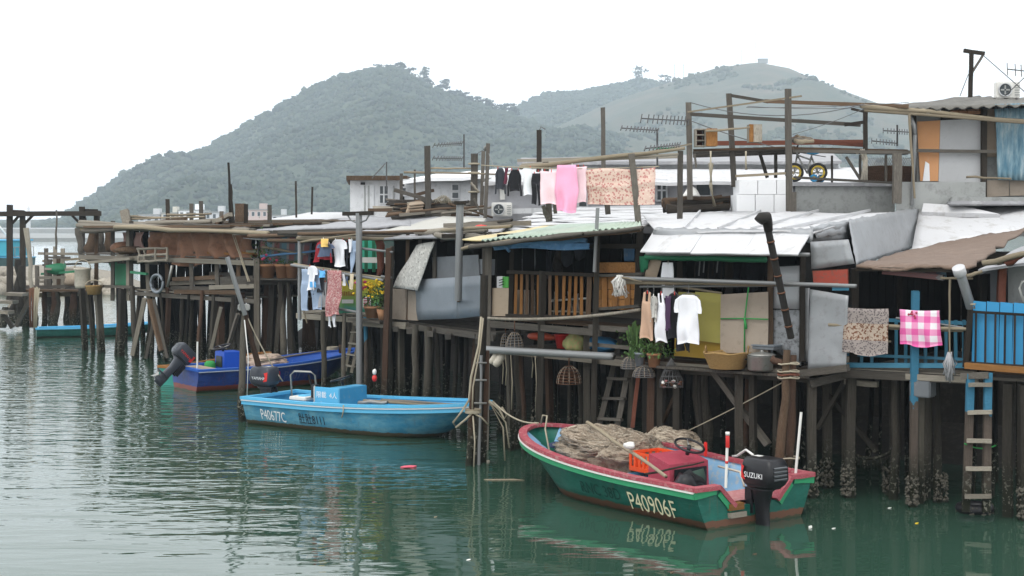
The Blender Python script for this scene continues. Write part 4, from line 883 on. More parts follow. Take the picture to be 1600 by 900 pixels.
fbeam('post', F, FF, 1006, 555, 1012, 396, .1, M['dark_wood'], .05); fbeam('inner_post', F, FF, 1062, 530, 1062, 400, .1, M['dark_wood'], .5); fbeam('inner_post', F, FF, 1138, 470, 1138, 400, .14, M['dark_wood'], 1)
quad('leaning_board', F, M['ply'], FF.p(1003, 440, .0), FF.p(1024, 440, .05), FF.p(1034, 405, .0), FF.p(1017, 404, .0), 4, 4, .01)
tube('tarpaulin_roll', F, [FF.p(x, 402 + (x - 1010) * .02 + random.uniform(-.7, .7), -.15) for x in range(1008, 1206, 9)], .05, M['tarp_green'], 8)
quad('side_tarpaulin', F, M['tarp_green'], FF.p(1001, 432, .1), FF.p(1013, 420, .0), FF.p(1016, 400, -.1), FF.p(1001, 400, 0), 4, 4, .03, .01)
drape('curtain', F, FF, M['c_black'], 1066, 1130, 404, 450, 1.3, 4, .06, 2); drape('curtain', F, FF, M['c_black'], 1145, 1200, 405, 452, 1.5, 4, .06, 7)
for k in range(8): fpole('hanging_tool', F, FF, 1085 + k * 7, 436 - (k % 3) * 5, 1087 + k * 7, 404, .012, [M['pipe'], M['dark_wood']], .5)
for (x0, y0, x1, y1, m, r, o) in ((965, 434, 1338, 447, 'pipe', .035, -.5), (965, 440, 1310, 446, 'bamboo', .03, -.42), (1040, 445, 1128, 458, 'bamboo', .02, -.2), (1010, 396, 1265, 398, 'pipe', .035, -.35), (1000, 448, 1250, 446, 'pipe', .02, -.35)):
    fpole('hanging_rail', F, FF, x0, y0, x1, y1, r, M[m], o)
# awning, roof and silver flaps
e0, e1 = FF.p(1000, 393, -.75), FF.p(1247, 398, -.75); f0, f1 = P(1021, 361, 27.2), P(1268, 362, 25.9); r0, r1 = P(1003, 333, 36), P(1432, 331, 36.5)
n = 3
for i in range(n):
    s0, s1 = i / n, (i + .995) / n
    quad('awning_sheet', F, M['white_sheet'], e0.lerp(e1, s0), e0.lerp(e1, s1), f0.lerp(f1, s1) + V((0, 0, -.01 * (i % 2))), f0.lerp(f1, s0) + V((0, 0, -.01 * (i % 2))), 6, 4, .012, .02)
quad('roof_sheet', F, M['white_sheet'], f0 + V((0, -.15, .03)), f1 + V((0, -.15, .03)), r1, r0, 24, 10, .03, .03)
for k, s in enumerate((.2, .42, .63, .82)):
    a, b = f0.lerp(f1, s) + V((0, 0, .045)), r0.lerp(r1, s + .01) + V((0, 0, .045)); beam('sheet_seam', F, a, b, .03, .06, M['white_sheet'], V((0, 0, 1)))
quad('fold_flap', F, M['foil'], f0 + V((-.02, -.14, -.14)), f1 + V((0, -.18, -.17)), f1 + V((0, -.12, .05)), f0 + V((0, -.12, .05)), 40, 3, .02, .01, dent=.025, rag=.02)
up5 = V((.04, -.04, .06))
quad('side_flap', F, M['foil'], P(1262, 379, 26.0), P(1327, 376, 28.6), f1.lerp(r1, .27) + up5, f1 + up5, 10, 4, .015, .012, dent=.012, rag=.02)
quad('side_flap', F, M['foil'], P(1337, 416, 27.6), P(1438, 384, 35.6), r1 + up5, f1.lerp(r1, .235) + up5 * 1.6, 26, 10, .02, .012, dent=.02, rag=.025)
quad('top_lap', F, M['foil'], f1.lerp(r1, .02) + V((.05, -.05, -.12)), r1 + V((.05, -.05, -.16)), r1 + V((-.02, 0, .09)), f1 + V((-.02, 0, .09)), 40, 2, .015, .01, dent=.02, rag=.02)
quad('side_wall', F, M['shaded_wood'], V((*f1.xy, 2.0)) + V((-.15, .2, 0)), V((*f1.lerp(r1, .6).xy, 2.0)) + V((-.15, 0, 0)), f1.lerp(r1, .6) + V((-.15, 0, -.06)), f1 + V((-.15, .2, -.06)), 4, 2, .0)
face_quad('side_panel', F, FF, M['foil'], ((1268, 421), (1335, 412), (1325, 374), (1266, 378)), -.02, dent=.012); face_quad('red_board', F, FF, M['red_wood'], ((1271, 448), (1326, 446), (1325, 420), (1269, 423)), -.04)
tag_ = face_quad('red_board_paint', F, FF, plain('red_board_paint', (.3, .05, .03), .3, 5, .6, 0, 0, (.12, .08, .06), .6, .5), ((1271, 447), (1325, 445), (1324, 421), (1270, 424)), -.07)
face_quad('side_panel', F, FF, M['foil'], ((1262, 577), (1322, 576), (1326, 462), (1266, 452)), -.05, dent=.018, nx=12, ny=12); face_quad('side_panel', F, FF, M['foil'], ((1250, 560), (1263, 566), (1264, 450), (1251, 450)), .05, dent=.02)
face_quad('blue_strip', F, FF, M['blue_paint'], ((1300, 454), (1326, 454), (1326, 447), (1300, 447)), -.02)
# stove pipe that leans out over the roof
M['soot'] = plain('sooty_iron', (.018, .016, .014), .4, 6, .8, 0, 0, (.07, .045, .03), .5, .55)
st = F; pa, pb = FF.p(1236, 528, -.35), FF.p(1199, 352, -1.0); pipe('stove_pipe', F, pa, pb, .06, M['soot']); tube('stove_pipe_cap', F, [pb - (pb - pa).normalized() * .1, pb + V((0, -.0, .06)), pb + V((-.03, -.1, .13)), pb + V((-.12, -.16, .12)), pb + V((-.17, -.17, .06))], [.07, .085, .09, .09, .085], M['soot'], 12)
for k in range(6):
    q = pa.lerp(pb, .1 + k * .15); pipe('pipe_band', F, q, q + (pb - pa).normalized() * .03, .068, M['rust'])
# ledge in front with goods
quad('ledge', F, M['grey_wood'], FF.g(1000, 2.03, -.35), FF.g(1255, 2.03, -.35), FF.g(1255, 2.03, .02), FF.g(1000, 2.03, .02), 6, 2, .01, .04)
def pt(px, off=-.2, z=2.06): return FF.g(px, z, off)
t = thing('wicker_basket', 'large golden wicker basket on the ledge under the board screen', 'basket', pt(1136, -.35)); lathe('basket', t, M['wicker'], [(0, 0), (.26, 0), (.31, .1), (.37, .25), (.36, .27), (.33, .25), (.28, .1), (0, .04)], pt(1136, -.35), 26, .8, .05)
L = [[pt(1136, -.35) + V((math.cos(a) * (.27 + .11 * z / .27) * (1.03 + .025 * math.sin(a * 24 + (k % 2) * 3.14)), math.sin(a) * (.27 + .11 * z / .27) * .8 * (1.03 + .025 * math.sin(a * 24 + (k % 2) * 3.14)), z)) for a in np.linspace(0, 6.283, 120)] for k, z in enumerate(np.linspace(.015, .255, 15))]; tubes('woven_band', t, L, .0085, M['wicker'], 4)
tube('rim', t, [pt(1136, -.35) + V((math.cos(a) * .39, math.sin(a) * .31, .27 + .012 * math.sin(a * 5))) for a in np.linspace(0, 6.2, 40)], .016, M['wicker'], 6, True)
for s in (-1, 1): tube('handle', t, [pt(1136, -.35) + V((s * .36 + math.cos(a) * .02, math.sin(a + 1.57) * .08, .26 + math.sin(a) * .12)) for a in np.linspace(0, 3.14, 8)], .015, M['wicker'])
t = thing('cooking_pot', 'dented aluminium stock pot with lid on the ledge', 'pot', pt(1188, -.3)); lathe('pot', t, M['alu'], [(0, 0), (.18, 0), (.21, .03), (.215, .24), (.225, .25), (.2, .25), (.2, .05), (0, .03)], pt(1188, -.3), 24, 1, .02)
lathe('lid', t, M['alu'], [(.23, .25), (.23, .265), (.1, .29), (.03, .3), (.03, .33), (0, .335)], pt(1188, -.3) + V((.03, .02, .01)), 24); box('handle', t, M['black_plastic'], pt(1188, -.3) + V((-.24, 0, .19)), (.06, .03, .02))
t = thing('grey_tray', 'flat grey tray standing behind the stock pot', 'tray', pt(1200, -.1)); box('tray', t, M['zinc_dark'], pt(1199, -.08) + V((0, 0, .37)), (.42, .3, .05), -.7); box('rim', t, M['zinc'], pt(1199, -.08) + V((0, 0, .41)), (.46, .34, .02), -.7)
for k in range(2): box('foot', t, M['zinc_dark'], pt(1194 + k * 12, -.05) + V((0, 0, .18)), (.03, .03, .34), 0, .005)
# herbs and pots at the ledge's left end
for i, (px, sz, nm) in enumerate(((1022, .12, 'terracotta pot of bright green herbs on the ledge below the hung clothes'), (1000, .1, 'wire planter of trailing green leaves beside the ladder top'))):
    p = pt(px, -.3, 2.0); t = thing('herb_pot', nm, 'plant pot', p); lathe('pot', t, M['terracotta'] if i == 0 else M['zinc'], [(0, 0), (sz * .75, 0), (sz, .2), (sz * 1.1, .2), (sz * 1.1, .24), (sz * .85, .24), (0, .2)], p, 14)
    foliage('foliage', t, p, 260, .16, .12, .16, .42 if i == 0 else .62, .035, M['leaf'])
    for k in range(8): tube('stem', t, [p + V((0, 0, .2)), p + V((random.gauss(0, .1), -.05, .4)), p + V((random.gauss(0, .22), -.1, .3 + random.random() * .3))], .006, M['leaf'], 4)
p = pt(991, -.3, 2.12); t = thing('leek_bundle', 'upright bundle of dark green stalks beside the hung beige dress', 'plant', p)
for k in range(16): beam('stalk', t, p + V((random.gauss(0, .04), random.gauss(0, .04), 0)), p + V((random.gauss(0, .09), random.gauss(0, .07), random.uniform(.4, .68))), .035, .012, M['leaf'])
cage('wire_basket', 'empty wire basket hanging right of the ladder top', 'basket', pt(985, -.3, 1.95), .17, .2, M['wire'])
cage('wire_basket', 'wire basket under the herb pot', 'basket', pt(1006, -.3, 1.82), .2, .18, M['wire'])
p = FF.p(1049, 606, -.25); t = thing('net_bag', 'black net bag of shellfish hanging under the ledge', 'bag', p)
for k in range(26): blob('shell', t, [M['rust'], M['white_plastic'], M['dark_wood'], plain('pink_shell', (.35, .15, .14), .3, 8)][k % 4], p + V((random.uniform(-.17, .17), random.uniform(-.08, .08), random.uniform(0, .13))), (.035, .03, .025), 1, .4, 2, k)
L = [[p + V((math.cos(a) * .2, math.sin(a) * .1, .0)), p + V((math.cos(a) * .2, math.sin(a) * .1, .14)), p + V((math.cos(a) * .1, math.sin(a) * .05, .36)), p + V((0, 0, .52))] for a in np.linspace(0, 6.0, 16)]
L += [[p + V((math.cos(a) * r, math.sin(a) * r * .5, z)) for a in np.linspace(0, 6.283, 16)] for r, z in ((.2, .02), (.2, .1), (.17, .2), (.12, .3), (.06, .42))]; tubes('mesh', t, L, .005, M['wire'], 4)
# bundle of bamboo posts standing in the water before the house
t = thing('mooring_posts', 'pair of thick bamboo mooring posts bound with rope by the silver wall', 'post', PZ(1220, 730, 0)); pole('post', t, P(1218, 735, 24.6), P(1231, 547, 24.6), .07, M['brown_wood']); pole('post', t, P(1234, 730, 24.8), P(1241, 555, 24.8), .062, M['pile_rust'])
for y in (568, 580, 585, 590, 715): q = P(1232, y, 24.65); tube('rope_wrap', t, [q + V((math.cos(a) * .17, math.sin(a) * .14, .01 * math.sin(a * 3))) for a in np.linspace(0, 6.2, 14)], .014, M['rope'] if y != 585 else M['red_wood'], 5, True)
pole('branch_stub', t, P(1205, 560, 24.7), P(1232, 575, 24.6), .05, M['pile_rust'])

# ---------------------------------------------------------------- G: blue railed house
G = house('dark open house with a blue railing under a brown felt roof', FG, 1400)
zG = 2.12
for px, sq in ((1325, 1), (1395, 0), (1448, 0), (1470, 0)): stilt(G, FG, px, zG, .085, random.uniform(.3, .9), .1, M['pile'], square=bool(sq))
beam('stilt', G, FG.g(1325, -.85, .1), FG.g(1330, zG, .1), .15, .15, M['pile']); pole('stilt', G, FG.g(1392, -.85, .8), FG.g(1398, zG, .8), .11, M['pile_dark']); beam('stilt', G, FG.g(1425, -.85, -.1), FG.p(1430, 455, -.1), .12, .1, M['pile_blue'])
beam('stilt', G, FG.g(1437, -.85, .3), FG.g(1440, zG, .1), .09, .09, M['pile_pale'])
stilt_rows(G, FG, 1300, 1560, zG, 4, (1.6, 3.4), (.035, .065))
deck(G, FG, 1308, 1520, zG, 5, 8); joist(G, FG, 1318, 1520, zG - .06, -.06, .13, M['grey_wood']); joist(G, FG, 1430, 1515, zG - .05, -.09, .1, M['pale_wood']); shell(G, FG, 1330, 1525, zG, 3.7, 4.4, sides=(1, 1))
fbeam('top_rail', G, FG, 1290, 496, 1512, 505, .07, M['blue_paint'], .25); fbeam('bottom_rail', G, FG, 1308, 570, 1515, 571, .1, M['blue_paint'], -.0); fbeam('mid_rail', G, FG, 1308, 553, 1515, 562, .06, M['blue_paint'], .2)
for px in (1312, 1330, 1346, 1362, 1400, 1415, 1446, 1462, 1478, 1493, 1506): fbeam('baluster', G, FG, px, 568, px, 500, .05, M['blue_paint'], .22)
fbeam('post', G, FG, 1431, 575, 1431, 454, .085, M['blue_paint'], .05); fbeam('post', G, FG, 1510, 578, 1511, 508, .1, M['dark_wood'], .0); fbeam('post', G, FG, 1333, 575, 1336, 420, .12, M['dark_wood'], .1); fbeam('inner_post', G, FG, 1405, 500, 1405, 425, .1, M['dark_wood'], 1.4)
fbeam('corner_brace', G, FG, 1300, 505, 1318, 535, .07, M['grey_wood'], .0)
for (x0, y0, x1, y1, r, m, o) in ((1295, 507, 1515, 513, .03, 'bamboo', -.25), (1300, 511, 1505, 517, .022, 'bamboo', -.2), (1320, 532, 1392, 534, .02, 'bamboo', -.15), (1400, 497, 1505, 512, .02, 'pipe', -.1)): fpole('hanging_rail', G, FG, x0, y0, x1, y1, r, M[m], o)
gf0, gf1, gr1, gr0 = FG.p(1338, 417, -.3), FG.p(1512, 419, -.3), P(1604, 357, 33.5), P(1436, 386, 33.5)
quad('roof_sheet', G, M['brown_roof'], gf0, gf1, gr1, gr0, 30, 14, .035, .04, rag=.05, dent=.02)
fbeam('eave_beam', G, FG, 1338, 420, 1512, 423, .08, M['dark_wood'], -.2); fbeam('rolled_blind', G, FG, 1380, 424, 1475, 434, .11, M['striped'], .1)
quad('canopy_flap', G, M['striped'], FG.p(1400, 424, .1), FG.p(1480, 436, .1), FG.p(1478, 424, .15), FG.p(1398, 420, .15), 10, 2, .02, .01)
pa, pb = FG.p(1517, 480, -.1), FG.p(1498, 420, -.5); pipe('stove_pipe', G, pa, pb, .075, M['foil']); smo = lathe('stove_pipe_mouth', G, M['white_sheet'], [(.08, -.12), (.1, -.1), (.1, .02), (.095, .025), (0, .0)], pb, 16)
smo.matrix_basis = Matrix.Translation(pb) @ V((0, 0, 1)).rotation_difference(pb - pa).to_matrix().to_4x4()
fpole('hanging_rail', G, FG, 1470, 434, 1520, 436, .018, M['bamboo'], -.2)
box('hanging_box', G, M['zinc_dark'], FG.p(1442, 607, .0), (.34, .3, .26), -.6, .02); tube('box_wire', G, [FG.p(1439, 596, 0), FG.p(1437, 580, -.02)], .006, M['wire'])
# rope line and weed hung between piles
tube('weed_rope', G, sag(FG.p(1336, 710, .4), FG.p(1395, 703, .7), .1), .03, M['pile_dark']); 
L = [[q, q - V((random.gauss(0, .02), 0, random.uniform(.08, .22)))] for q in sag(FG.p(1336, 710, .4), FG.p(1395, 703, .7), .1, 40)]; tubes('weed', G, L, .008, M['pile_dark'], 3)
# barnacles on the piles at the right
def barnacles(h, p, r, n, z0=.05, z1=.5):
    vs, fs = [], []
    for k in range(n):
        a = random.uniform(0, 6.28); c = V((math.cos(a) * r, math.sin(a) * r, z0 + (z1 - z0) * random.random() ** 1.6)); s = random.uniform(.012, .035); i = len(vs)
        d = V((math.cos(a), math.sin(a), random.uniform(-.4, .4))); e = V((-math.sin(a), math.cos(a), 0)); vs += [c - e * s, c + e * s, c + V((0, 0, s * 1.3)), c - V((0, 0, s)), c + d * s * 1.2]
        fs += [(i, i + 3, i + 4), (i + 3, i + 1, i + 4), (i + 1, i + 2, i + 4), (i + 2, i, i + 4)]
    tag(link('barnacles', mesh('barnacles', vs, fs), h, Matrix.Translation(p), M['barnacle']), kind='stuff')
M['barnacle'] = plain('barnacle', (.11, .1, .08), .5, 30, .9, 0, .1, (.04, .04, .03), .7, .45)
for px, off, r in ((1325, .1, .1), (1392, .8, .12), (1425, -.1, .085), (1437, .3, .07), (1470, .5, .09)): barnacles(G, FG.g(px, 0, off), r, 130)
for px, off in ((1268, -.05), (1292, .9)): barnacles(F, FF.g(px, 0, off), .1, 90)
for px, off in ((810, .5), (838, -.05)): barnacles(E, FE.g(px, 0, off), .09, 90, .1, 1.0)

# ---------------------------------------------------------------- H: blue panelled house at the right edge
H = house('house with a bright blue boarded balcony at the right edge', FH, 1560)
for px in (1540, 1575, 1597, 1612): stilt(H, FH, px, 2.05, .085, random.uniform(.1, .7), .06, M['pile'])
stilt_rows(H, FH, 1530, 1680, 2.05, 3, (1.5, 3), (.035, .065))
beam('stilt', H, FH.g(1600, -.85, -.05), FH.g(1600, 2.05, -.05), .14, .14, M['pile']); barnacles(H, FH.g(1600, 0, -.05), .09, 80)
deck(H, FH, 1514, 1690, 2.12, 5, 8); fbeam('cross_beam', H, FH, 1508, 571, 1690, 585, .12, M['orange_wood'], -.12); shell(H, FH, 1530, 1690, 2.1, 3.72, 4.4, sides=(1, 1)); fbeam('joist_end', H, FH, 1502, 588, 1545, 586, .12, M['grey_wood'], -.4)
for i in range(8):
    x0 = 1522 + i * 21; face_quad('blue_board', H, FH, M['blue_panel'], ((x0 - 4 + .0, 569 + i * 1.6), (x0 + 16.6, 570.5 + i * 1.6), (x0 + 18.6, 472 + i * .9), (x0 - 1, 470 + i * .9)), .05, warp=.004)
fbeam('top_rail', H, FH, 1516, 487, 1690, 497, .05, M['dark_wood'], -.03); fbeam('bottom_rail', H, FH, 1514, 566, 1690, 578, .04, M['dark_wood'], -.03)
for i in range(11): fbeam('baluster', H, FH, 1524 + i * 15.2, 567 + i * 1, 1525 + i * 15.2, 488 + i * .85, .028, M['dark_wood'], -.04)
fbeam('post', H, FH, 1508, 574, 1516, 484, .08, M['dark_wood'], -.04); tube('rope_tie', H, [FH.p(1517, 476, -.05), FH.p(1524, 475, -.08), FH.p(1522, 482, -.06)], .02, M['rope'])
quad('wall_panel', H, M['zinc_dark'], FH.p(1530, 475, .6), FH.p(1570, 473, .7), FH.p(1572, 413, .7), FH.p(1532, 421, .6), 6, 4, .01); quad('wall_panel', H, M['concrete'], FH.p(1575, 475, .7), FH.p(1690, 485, .7), FH.p(1690, 400, .7), FH.p(1575, 411, .7), 6, 4, .01)
fbeam('post', H, FH, 1564, 472, 1566, 408, .12, M['red_wood'], .4); pole('post', H, FH.p(1566, 414, .4), FH.p(1567, 406, .4), .09, M['dark_wood'])
quad('roof_sheet', H, M['felt'], FH.p(1528, 420, .0), FH.p(1690, 400, .0), P(1690, 350, 30), P(1590, 388, 28.5), 10, 6, .02, .04)
fpole('roof_pole', H, FH, 1535, 412, 1640, 388, .04, M['bamboo'], -.1); fpole('roof_pole', H, FH, 1572, 412, 1600, 396, .05, M['red_wood'], -.05); fpole('hanging_rail', H, FH, 1508, 432, 1535, 424, .03, M['bamboo'], 0)
tube('white_hose', H, [FH.p(1600, 472, .5), FH.p(1593, 450, .45), FH.p(1597, 440, .45), FH.p(1608, 436, .5)], .02, M['white_plastic'])
t = ladder('wooden ladder with blue painted rails at the right edge of the photo', P(1509, 800, 23.4), P(1541, 800, 23.3), P(1516, 583, 23.4), P(1543, 583, 23.3), 5, .12, M['pile_blue'], M['pale_wood'])
t = thing('tyre', 'weedy black mooring tyre at the foot of the right ladder', 'tyre', PZ(1523, 797, .03)); c = PZ(1523, 797, .03); tube('tyre', t, [c + V((math.cos(a) * .22, math.sin(a) * .2, .03)) for a in np.linspace(0, 6.1, 20)], .085, M['black_plastic'], 8, True); barnacles(t, c, .26, 60, -.03, .1)
tube('cord', None, sag(P(1507, 693, 23.35), P(1556, 696, 23.6), .06), .012, M['rope_green']); tag(bpy.context.scene.collection.objects[-1], 'thin green cord tied round the right ladder', 'cord')

# ================================================================ BUILDINGS BEHIND
u = house('low white house with a brown flat roof behind the timber heap', FC, 560, None)
def prism(name, par, m, pts, z0, z1):       # plan outline raised from z0 to z1
    n = len(pts); o = V((*pts[0], z0)); vs = [V((x, y, z0)) - o for x, y in pts] + [V((x, y, z1)) - o for x, y in pts]
    fs = [tuple(range(n - 1, -1, -1)), tuple(range(n, 2 * n))] + [(i, (i + 1) % n, n + (i + 1) % n, n + i) for i in range(n)]
    return link(name, mesh(name, vs, fs), par, Matrix.Translation(o), m)
def xy(px, d): return ((px - 800) / FL * d, d)
def win(par, px0, py0, px1, py1, d, mull=True, bars=True):
    a, b = P(px0, py1, d), P(px1, py0, d); w_, h_ = b.x - a.x, b.z - a.z; c = (a + b) / 2
    f = box('window', par, M['white_wall'], c, (w_ + .12, .1, h_ + .12), 0, .01); box('pane', f, M['glass'], c + V((0, -.03, 0)), (w_, .08, h_), 0, 0)
    if mull: box('mullion', f, M['white_wall'], c + V((0, -.05, 0)), (.05, .08, h_), 0, 0); box('mullion', f, M['white_wall'], c + V((0, -.055, 0)), (w_, .08, .05), 0, 0)
d = 56
zt = P(0, 282, d).z
prism('wall', u, M['white_wall'], [xy(547, d), xy(625, d), xy(640, d + 6), xy(552, d + 6)], 2, zt); prism('roof', u, M['brown_wood'], [xy(541, d - .5), xy(636, d - .5), xy(652, d + 6.5), xy(545, d + 6.5)], zt, zt + .16)
win(u, 594, 291, 606, 317, d); box('vent', u, M['black'], P(567, 287, d), (.16, .1, .1), 0, 0)
for px in (570, 576, 615): pipe('downpipe', u, P(px, 333, d - .06), P(px, 290, d - .06), .03, M['concrete'])
box('door_panel', u, M['white_wall'], P(574, 312, d - .03), (.5, .06, 1.1), 0, .01)
for k in range(7): pass
w2 = thing('white_house', 'long white house with a bright white roof behind the poles', 'house', (*xy(700, 55), 2)); d = 54
z0, z1 = P(0, 279, d).z, P(0, 264, d + 6).z
prism('wall', w2, M['white_wall'], [xy(632, d), xy(775, d - 1), xy(790, d + 7), xy(640, d + 7)], 2, P(0, 281, d).z)
quad('roof_sheet', w2, M['bright_wall'], P(628, 281, d - .5), P(780, 272, d - 1.6), P(800, 263, d + 7), P(690, 270, d + 7), 8, 4, .02, .12)
win(w2, 707, 289, 716, 297, d - .6, False); win(w2, 707, 301, 716, 309, d - .6, False); win(w2, 627.5, 294, 634, 304, d - .2, False)
pipe('gutter', w2, P(630, 282.5, d - .4), P(778, 281, d - 1.4), .06, M['concrete'])
# long grey building and its stepped roofs
J = thing('long_grey_building', 'long pale grey building with stepped white roofs behind the washing line', 'building', (*xy(1000, 52), 2)); d = 52
prism('wall', J, plain('grey_plaster', (.4, .4, .42), .12, 1, .85, 0, 0, (.3, .3, .31), .5, .5, .2, (1, .4, 1)), [xy(760, d - 5), xy(1110, d - 5), xy(1340, d - 6), xy(1360, d + 10), xy(770, d + 10)], 2, P(0, 283, d - 5).z)
quad('roof_sheet', J, M['white_sheet'], P(755, 284, d - 5.4), P(1345, 284, d - 6.4), P(1345, 262, d + 2), P(805, 264, d + 2), 20, 5, .02, .1)
prism('upper_wall', J, M['white_wall'], [xy(812, d + 2.2), xy(1310, d + 1.5), xy(1315, d + 10), xy(830, d + 10)], P(0, 300, d).z, P(0, 254, d + 2).z)
quad('upper_roof', J, M['felt'], P(808, 253, d + 1.7), P(1315, 252, d + 1), P(1300, 238, d + 10), P(815, 247, d + 10), 18, 4, .02, .1)
beam('eave_beam', J, P(808, 251.5, d + 1.8), P(1066, 244, d + 1.6), .16, .14, M['pale_wood'])
win(J, 1027, 283, 1040, 312, d - 5.1, True); win(J, 1088, 286, 1109, 305, d - 5.15, False); win(J, 716, 300, 717, 301, d, False) if 0 else None
face_quad('door', J, Face(760, d - 5.1, 1110, d - 5.1), M['white_plastic'], ((781, 312), (789, 312), (789, 292), (781, 292)), 0)
win(J, 905, 300, 916, 322, d - 5.1, False)
# lower white roofs between the front houses and the back buildings
K = thing('white_flat_roof', 'broad white painted sheet roof between front houses and rear building', 'roof', (*xy(930, 42), 2), 'white sheet roofs in the middle of the row')
quad('roof_sheet', K, M['white_sheet'], P(780, 361, 37.5), P(1010, 352, 33.5), P(1150, 325, 46), P(860, 325, 47), 20, 8, .04, .05)
for k in range(5):
    s = (k + .5) / 5.5; a, b = P(780, 361, 37.5).lerp(P(860, 325, 47), s), P(1010, 352, 33.5).lerp(P(1150, 325, 46), s); beam('sheet_lap', K, a + V((0, 0, .06)), b + V((0, 0, .06)), .02, .35, M['white_sheet'], V((.5, .85, .1)).normalized())
prism('wall', K, M['dark_wood'], [xy(790, 38.5), xy(1015, 35), xy(1140, 45), xy(860, 46)], 2, 4.2)
quad('rear_parapet', K, M['white_wall'], P(800, 334, 46.6), P(1140, 327, 45.9), P(1140, 318, 45.9), P(800, 326, 46.6), 8, 2, .01, .1)
Lr = thing('white_flat_roof', 'white flat roof with a curved kerb above the brown felt roof at right', 'roof', (*xy(1520, 38), 2), 'white sheet roofs in the middle of the row')
quad('roof_sheet', Lr, M['white_sheet'], P(1424, 392, 33), P(1640, 352, 33.2), P(1640, 311, 36.7), P(1436, 330, 36.4), 16, 8, .03, .06)
quad('kerb', Lr, M['white_sheet'], P(1440, 331, 35.9), P(1562, 334, 35.0), P(1498, 320.5, 35.8), P(1443, 317.5, 36.2), 6, 3, .01, .12)
prism('wall', Lr, M['dark_wood'], [xy(1440, 33.6), xy(1640, 33.6), xy(1640, 36.4), xy(1445, 36.2)], 2, 3.85)
box('roof_slab', Lr, M['concrete'], P(1572, 313, 36.2), (2.6, 1.2, .14), -.2, .03); box('roof_slab', Lr, M['felt'], P(1580, 318, 35.9), (2.9, 1.5, .1), -.2, .03)

# parapet blocks and grey wall
W = thing('roof_terrace_wall', 'white painted block parapet joined to a bare grey concrete wall', 'wall', (*xy(1200, 36.8), 4)); d = 36.8
zb = 4.3
for i in range(3):
    for j in range(2):
        a, b = xy(1151 + i * 29.5 + (4 if j else 0), d), xy(1151 + (i + 1) * 29.5 - 1 + (4 if j and i < 2 else 0), d); z0, z1 = ((P(0, 331, d).z - .3, P(0, 304, d).z), (P(0, 303.5, d).z, P(0, 281, d).z))[j]
        prism('painted_block', W, M['bright_wall'], [a, b, (b[0], d + 1), (a[0], d + 1)], z0, z1)
prism('concrete_wall', W, M['concrete'], [xy(1243, d), xy(1398, d + .4), xy(1398, d + .9), xy(1243, d + .5)], zb, P(0, 291, d).z); prism('coping', W, M['felt'], [xy(1238, d - .12), xy(1402, d + .3), xy(1402, d + 1.1), xy(1238, d + .7)], P(0, 291, d).z + .003, P(0, 285, d).z)
prism('concrete_wall', W, M['concrete'], [xy(1400, d - .5), xy(1540, d - .3), xy(1540, d + .3), xy(1400, d + .1)], zb, P(0, 285, d).z)
beam('joint_post', W, P(1240, 331, d - .3), P(1240, 300, d - .3), .12, .1, M['grey_wood']); beam('stub_post', W, P(1401, 318, d - .8), P(1402, 240, d - .8), .2, .16, M['grey_wood'])

# rooftop hut at top right
U = thing('rooftop_hut', 'patched hut with orange and grey panels and corrugated roof at top right', 'hut', (*xy(1480, 38), 4.5)); d = 37
def q4(name, m, pts, dd, **k): return quad(name, U, m, *[P(x, y, dd) for x, y in pts], **k)
q4('wall_panel', plain('salmon_orange_panel', (.62, .31, .14), .1, 2, .75, 0, 0, (.5, .42, .36), .35, .6), ((1438, 283), (1466, 283), (1469, 188), (1433, 190)), d)
q4('wall_panel', plain('pale_grey_panel', (.47, .475, .48), .1, 2, .8, 0, 0, (.36, .36, .36), .4, .55), ((1466.5, 284), (1535, 286), (1536, 185), (1469.5, 188)), d - .01)
q4('wall_panel', M['bright_wall'], ((1442, 283), (1453, 283), (1452, 256), (1446, 252)), d - .03)
for (x, y0, y1, w_) in ((1352, 240, 171, .1), (1428, 330, 172, .1), (1537, 308, 168, .13)): beam('post', U, P(x, y0, d - .1), P(x, y1, d - .1), w_, w_, M['dark_wood'])
beam('frame_rail', U, P(1430, 235, d - .2), P(1556, 237, d - .2), .09, .08, M['grey_wood']); beam('frame_rail', U, P(1432, 287, d - .1), P(1540, 289, d - .1), .12, .1, M['grey_wood'])
q4('wall_panel', M['ply'], ((1541, 245), (1558, 245), (1558, 170), (1541, 170)), d + .02); q4('wall_panel', M['ply_grey'], ((1541, 308), (1577, 306), (1577, 281), (1541, 282)), d); q4('wall_panel', M['ply_grey'], ((1578, 306), (1660, 304), (1660, 279), (1578, 280)), d)
q4('corrugated_panel', M['corr_blue'], ((1560, 281), (1640, 283), (1636, 160), (1553, 163)), d - .25, corr=(.13, .03), ny=8, warp=.03)
for i in range(4):
    for j in range(2): q4('brick', M['terracotta'], ((1486 + i * 13, 172 + j * 6), (1498 + i * 13, 172 + j * 6), (1498 + i * 13, 167 + j * 6), (1486 + i * 13, 167 + j * 6)), d - .02, nx=1, ny=1, warp=0, thick=.08)
q4('wall_panel', M['pile_dark'], ((1470, 188), (1537, 186), (1537, 164), (1470, 168)), d + .1)
quad('roof_sheet', U, plain('dark_corrugated_roof', (.13, .125, .11), .3, 2, .7, .1, 0, (.22, .2, .17), .5, .5), P(1347, 171, d - .8), P(1640, 163, d - 1.2), P(1640, 156, d + 5), P(1520, 150, d + 5), 60, 5, .01, .03, corr=(.3, .035))
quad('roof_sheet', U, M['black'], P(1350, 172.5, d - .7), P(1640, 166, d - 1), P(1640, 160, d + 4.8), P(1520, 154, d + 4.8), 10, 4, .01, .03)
prism('wall', U, M['concrete'], [xy(1432, d + .12), xy(1640, d + .3), xy(1640, d + 4.5), xy(1440, d + 4.5)], 4.2, P(0, 178, d).z)
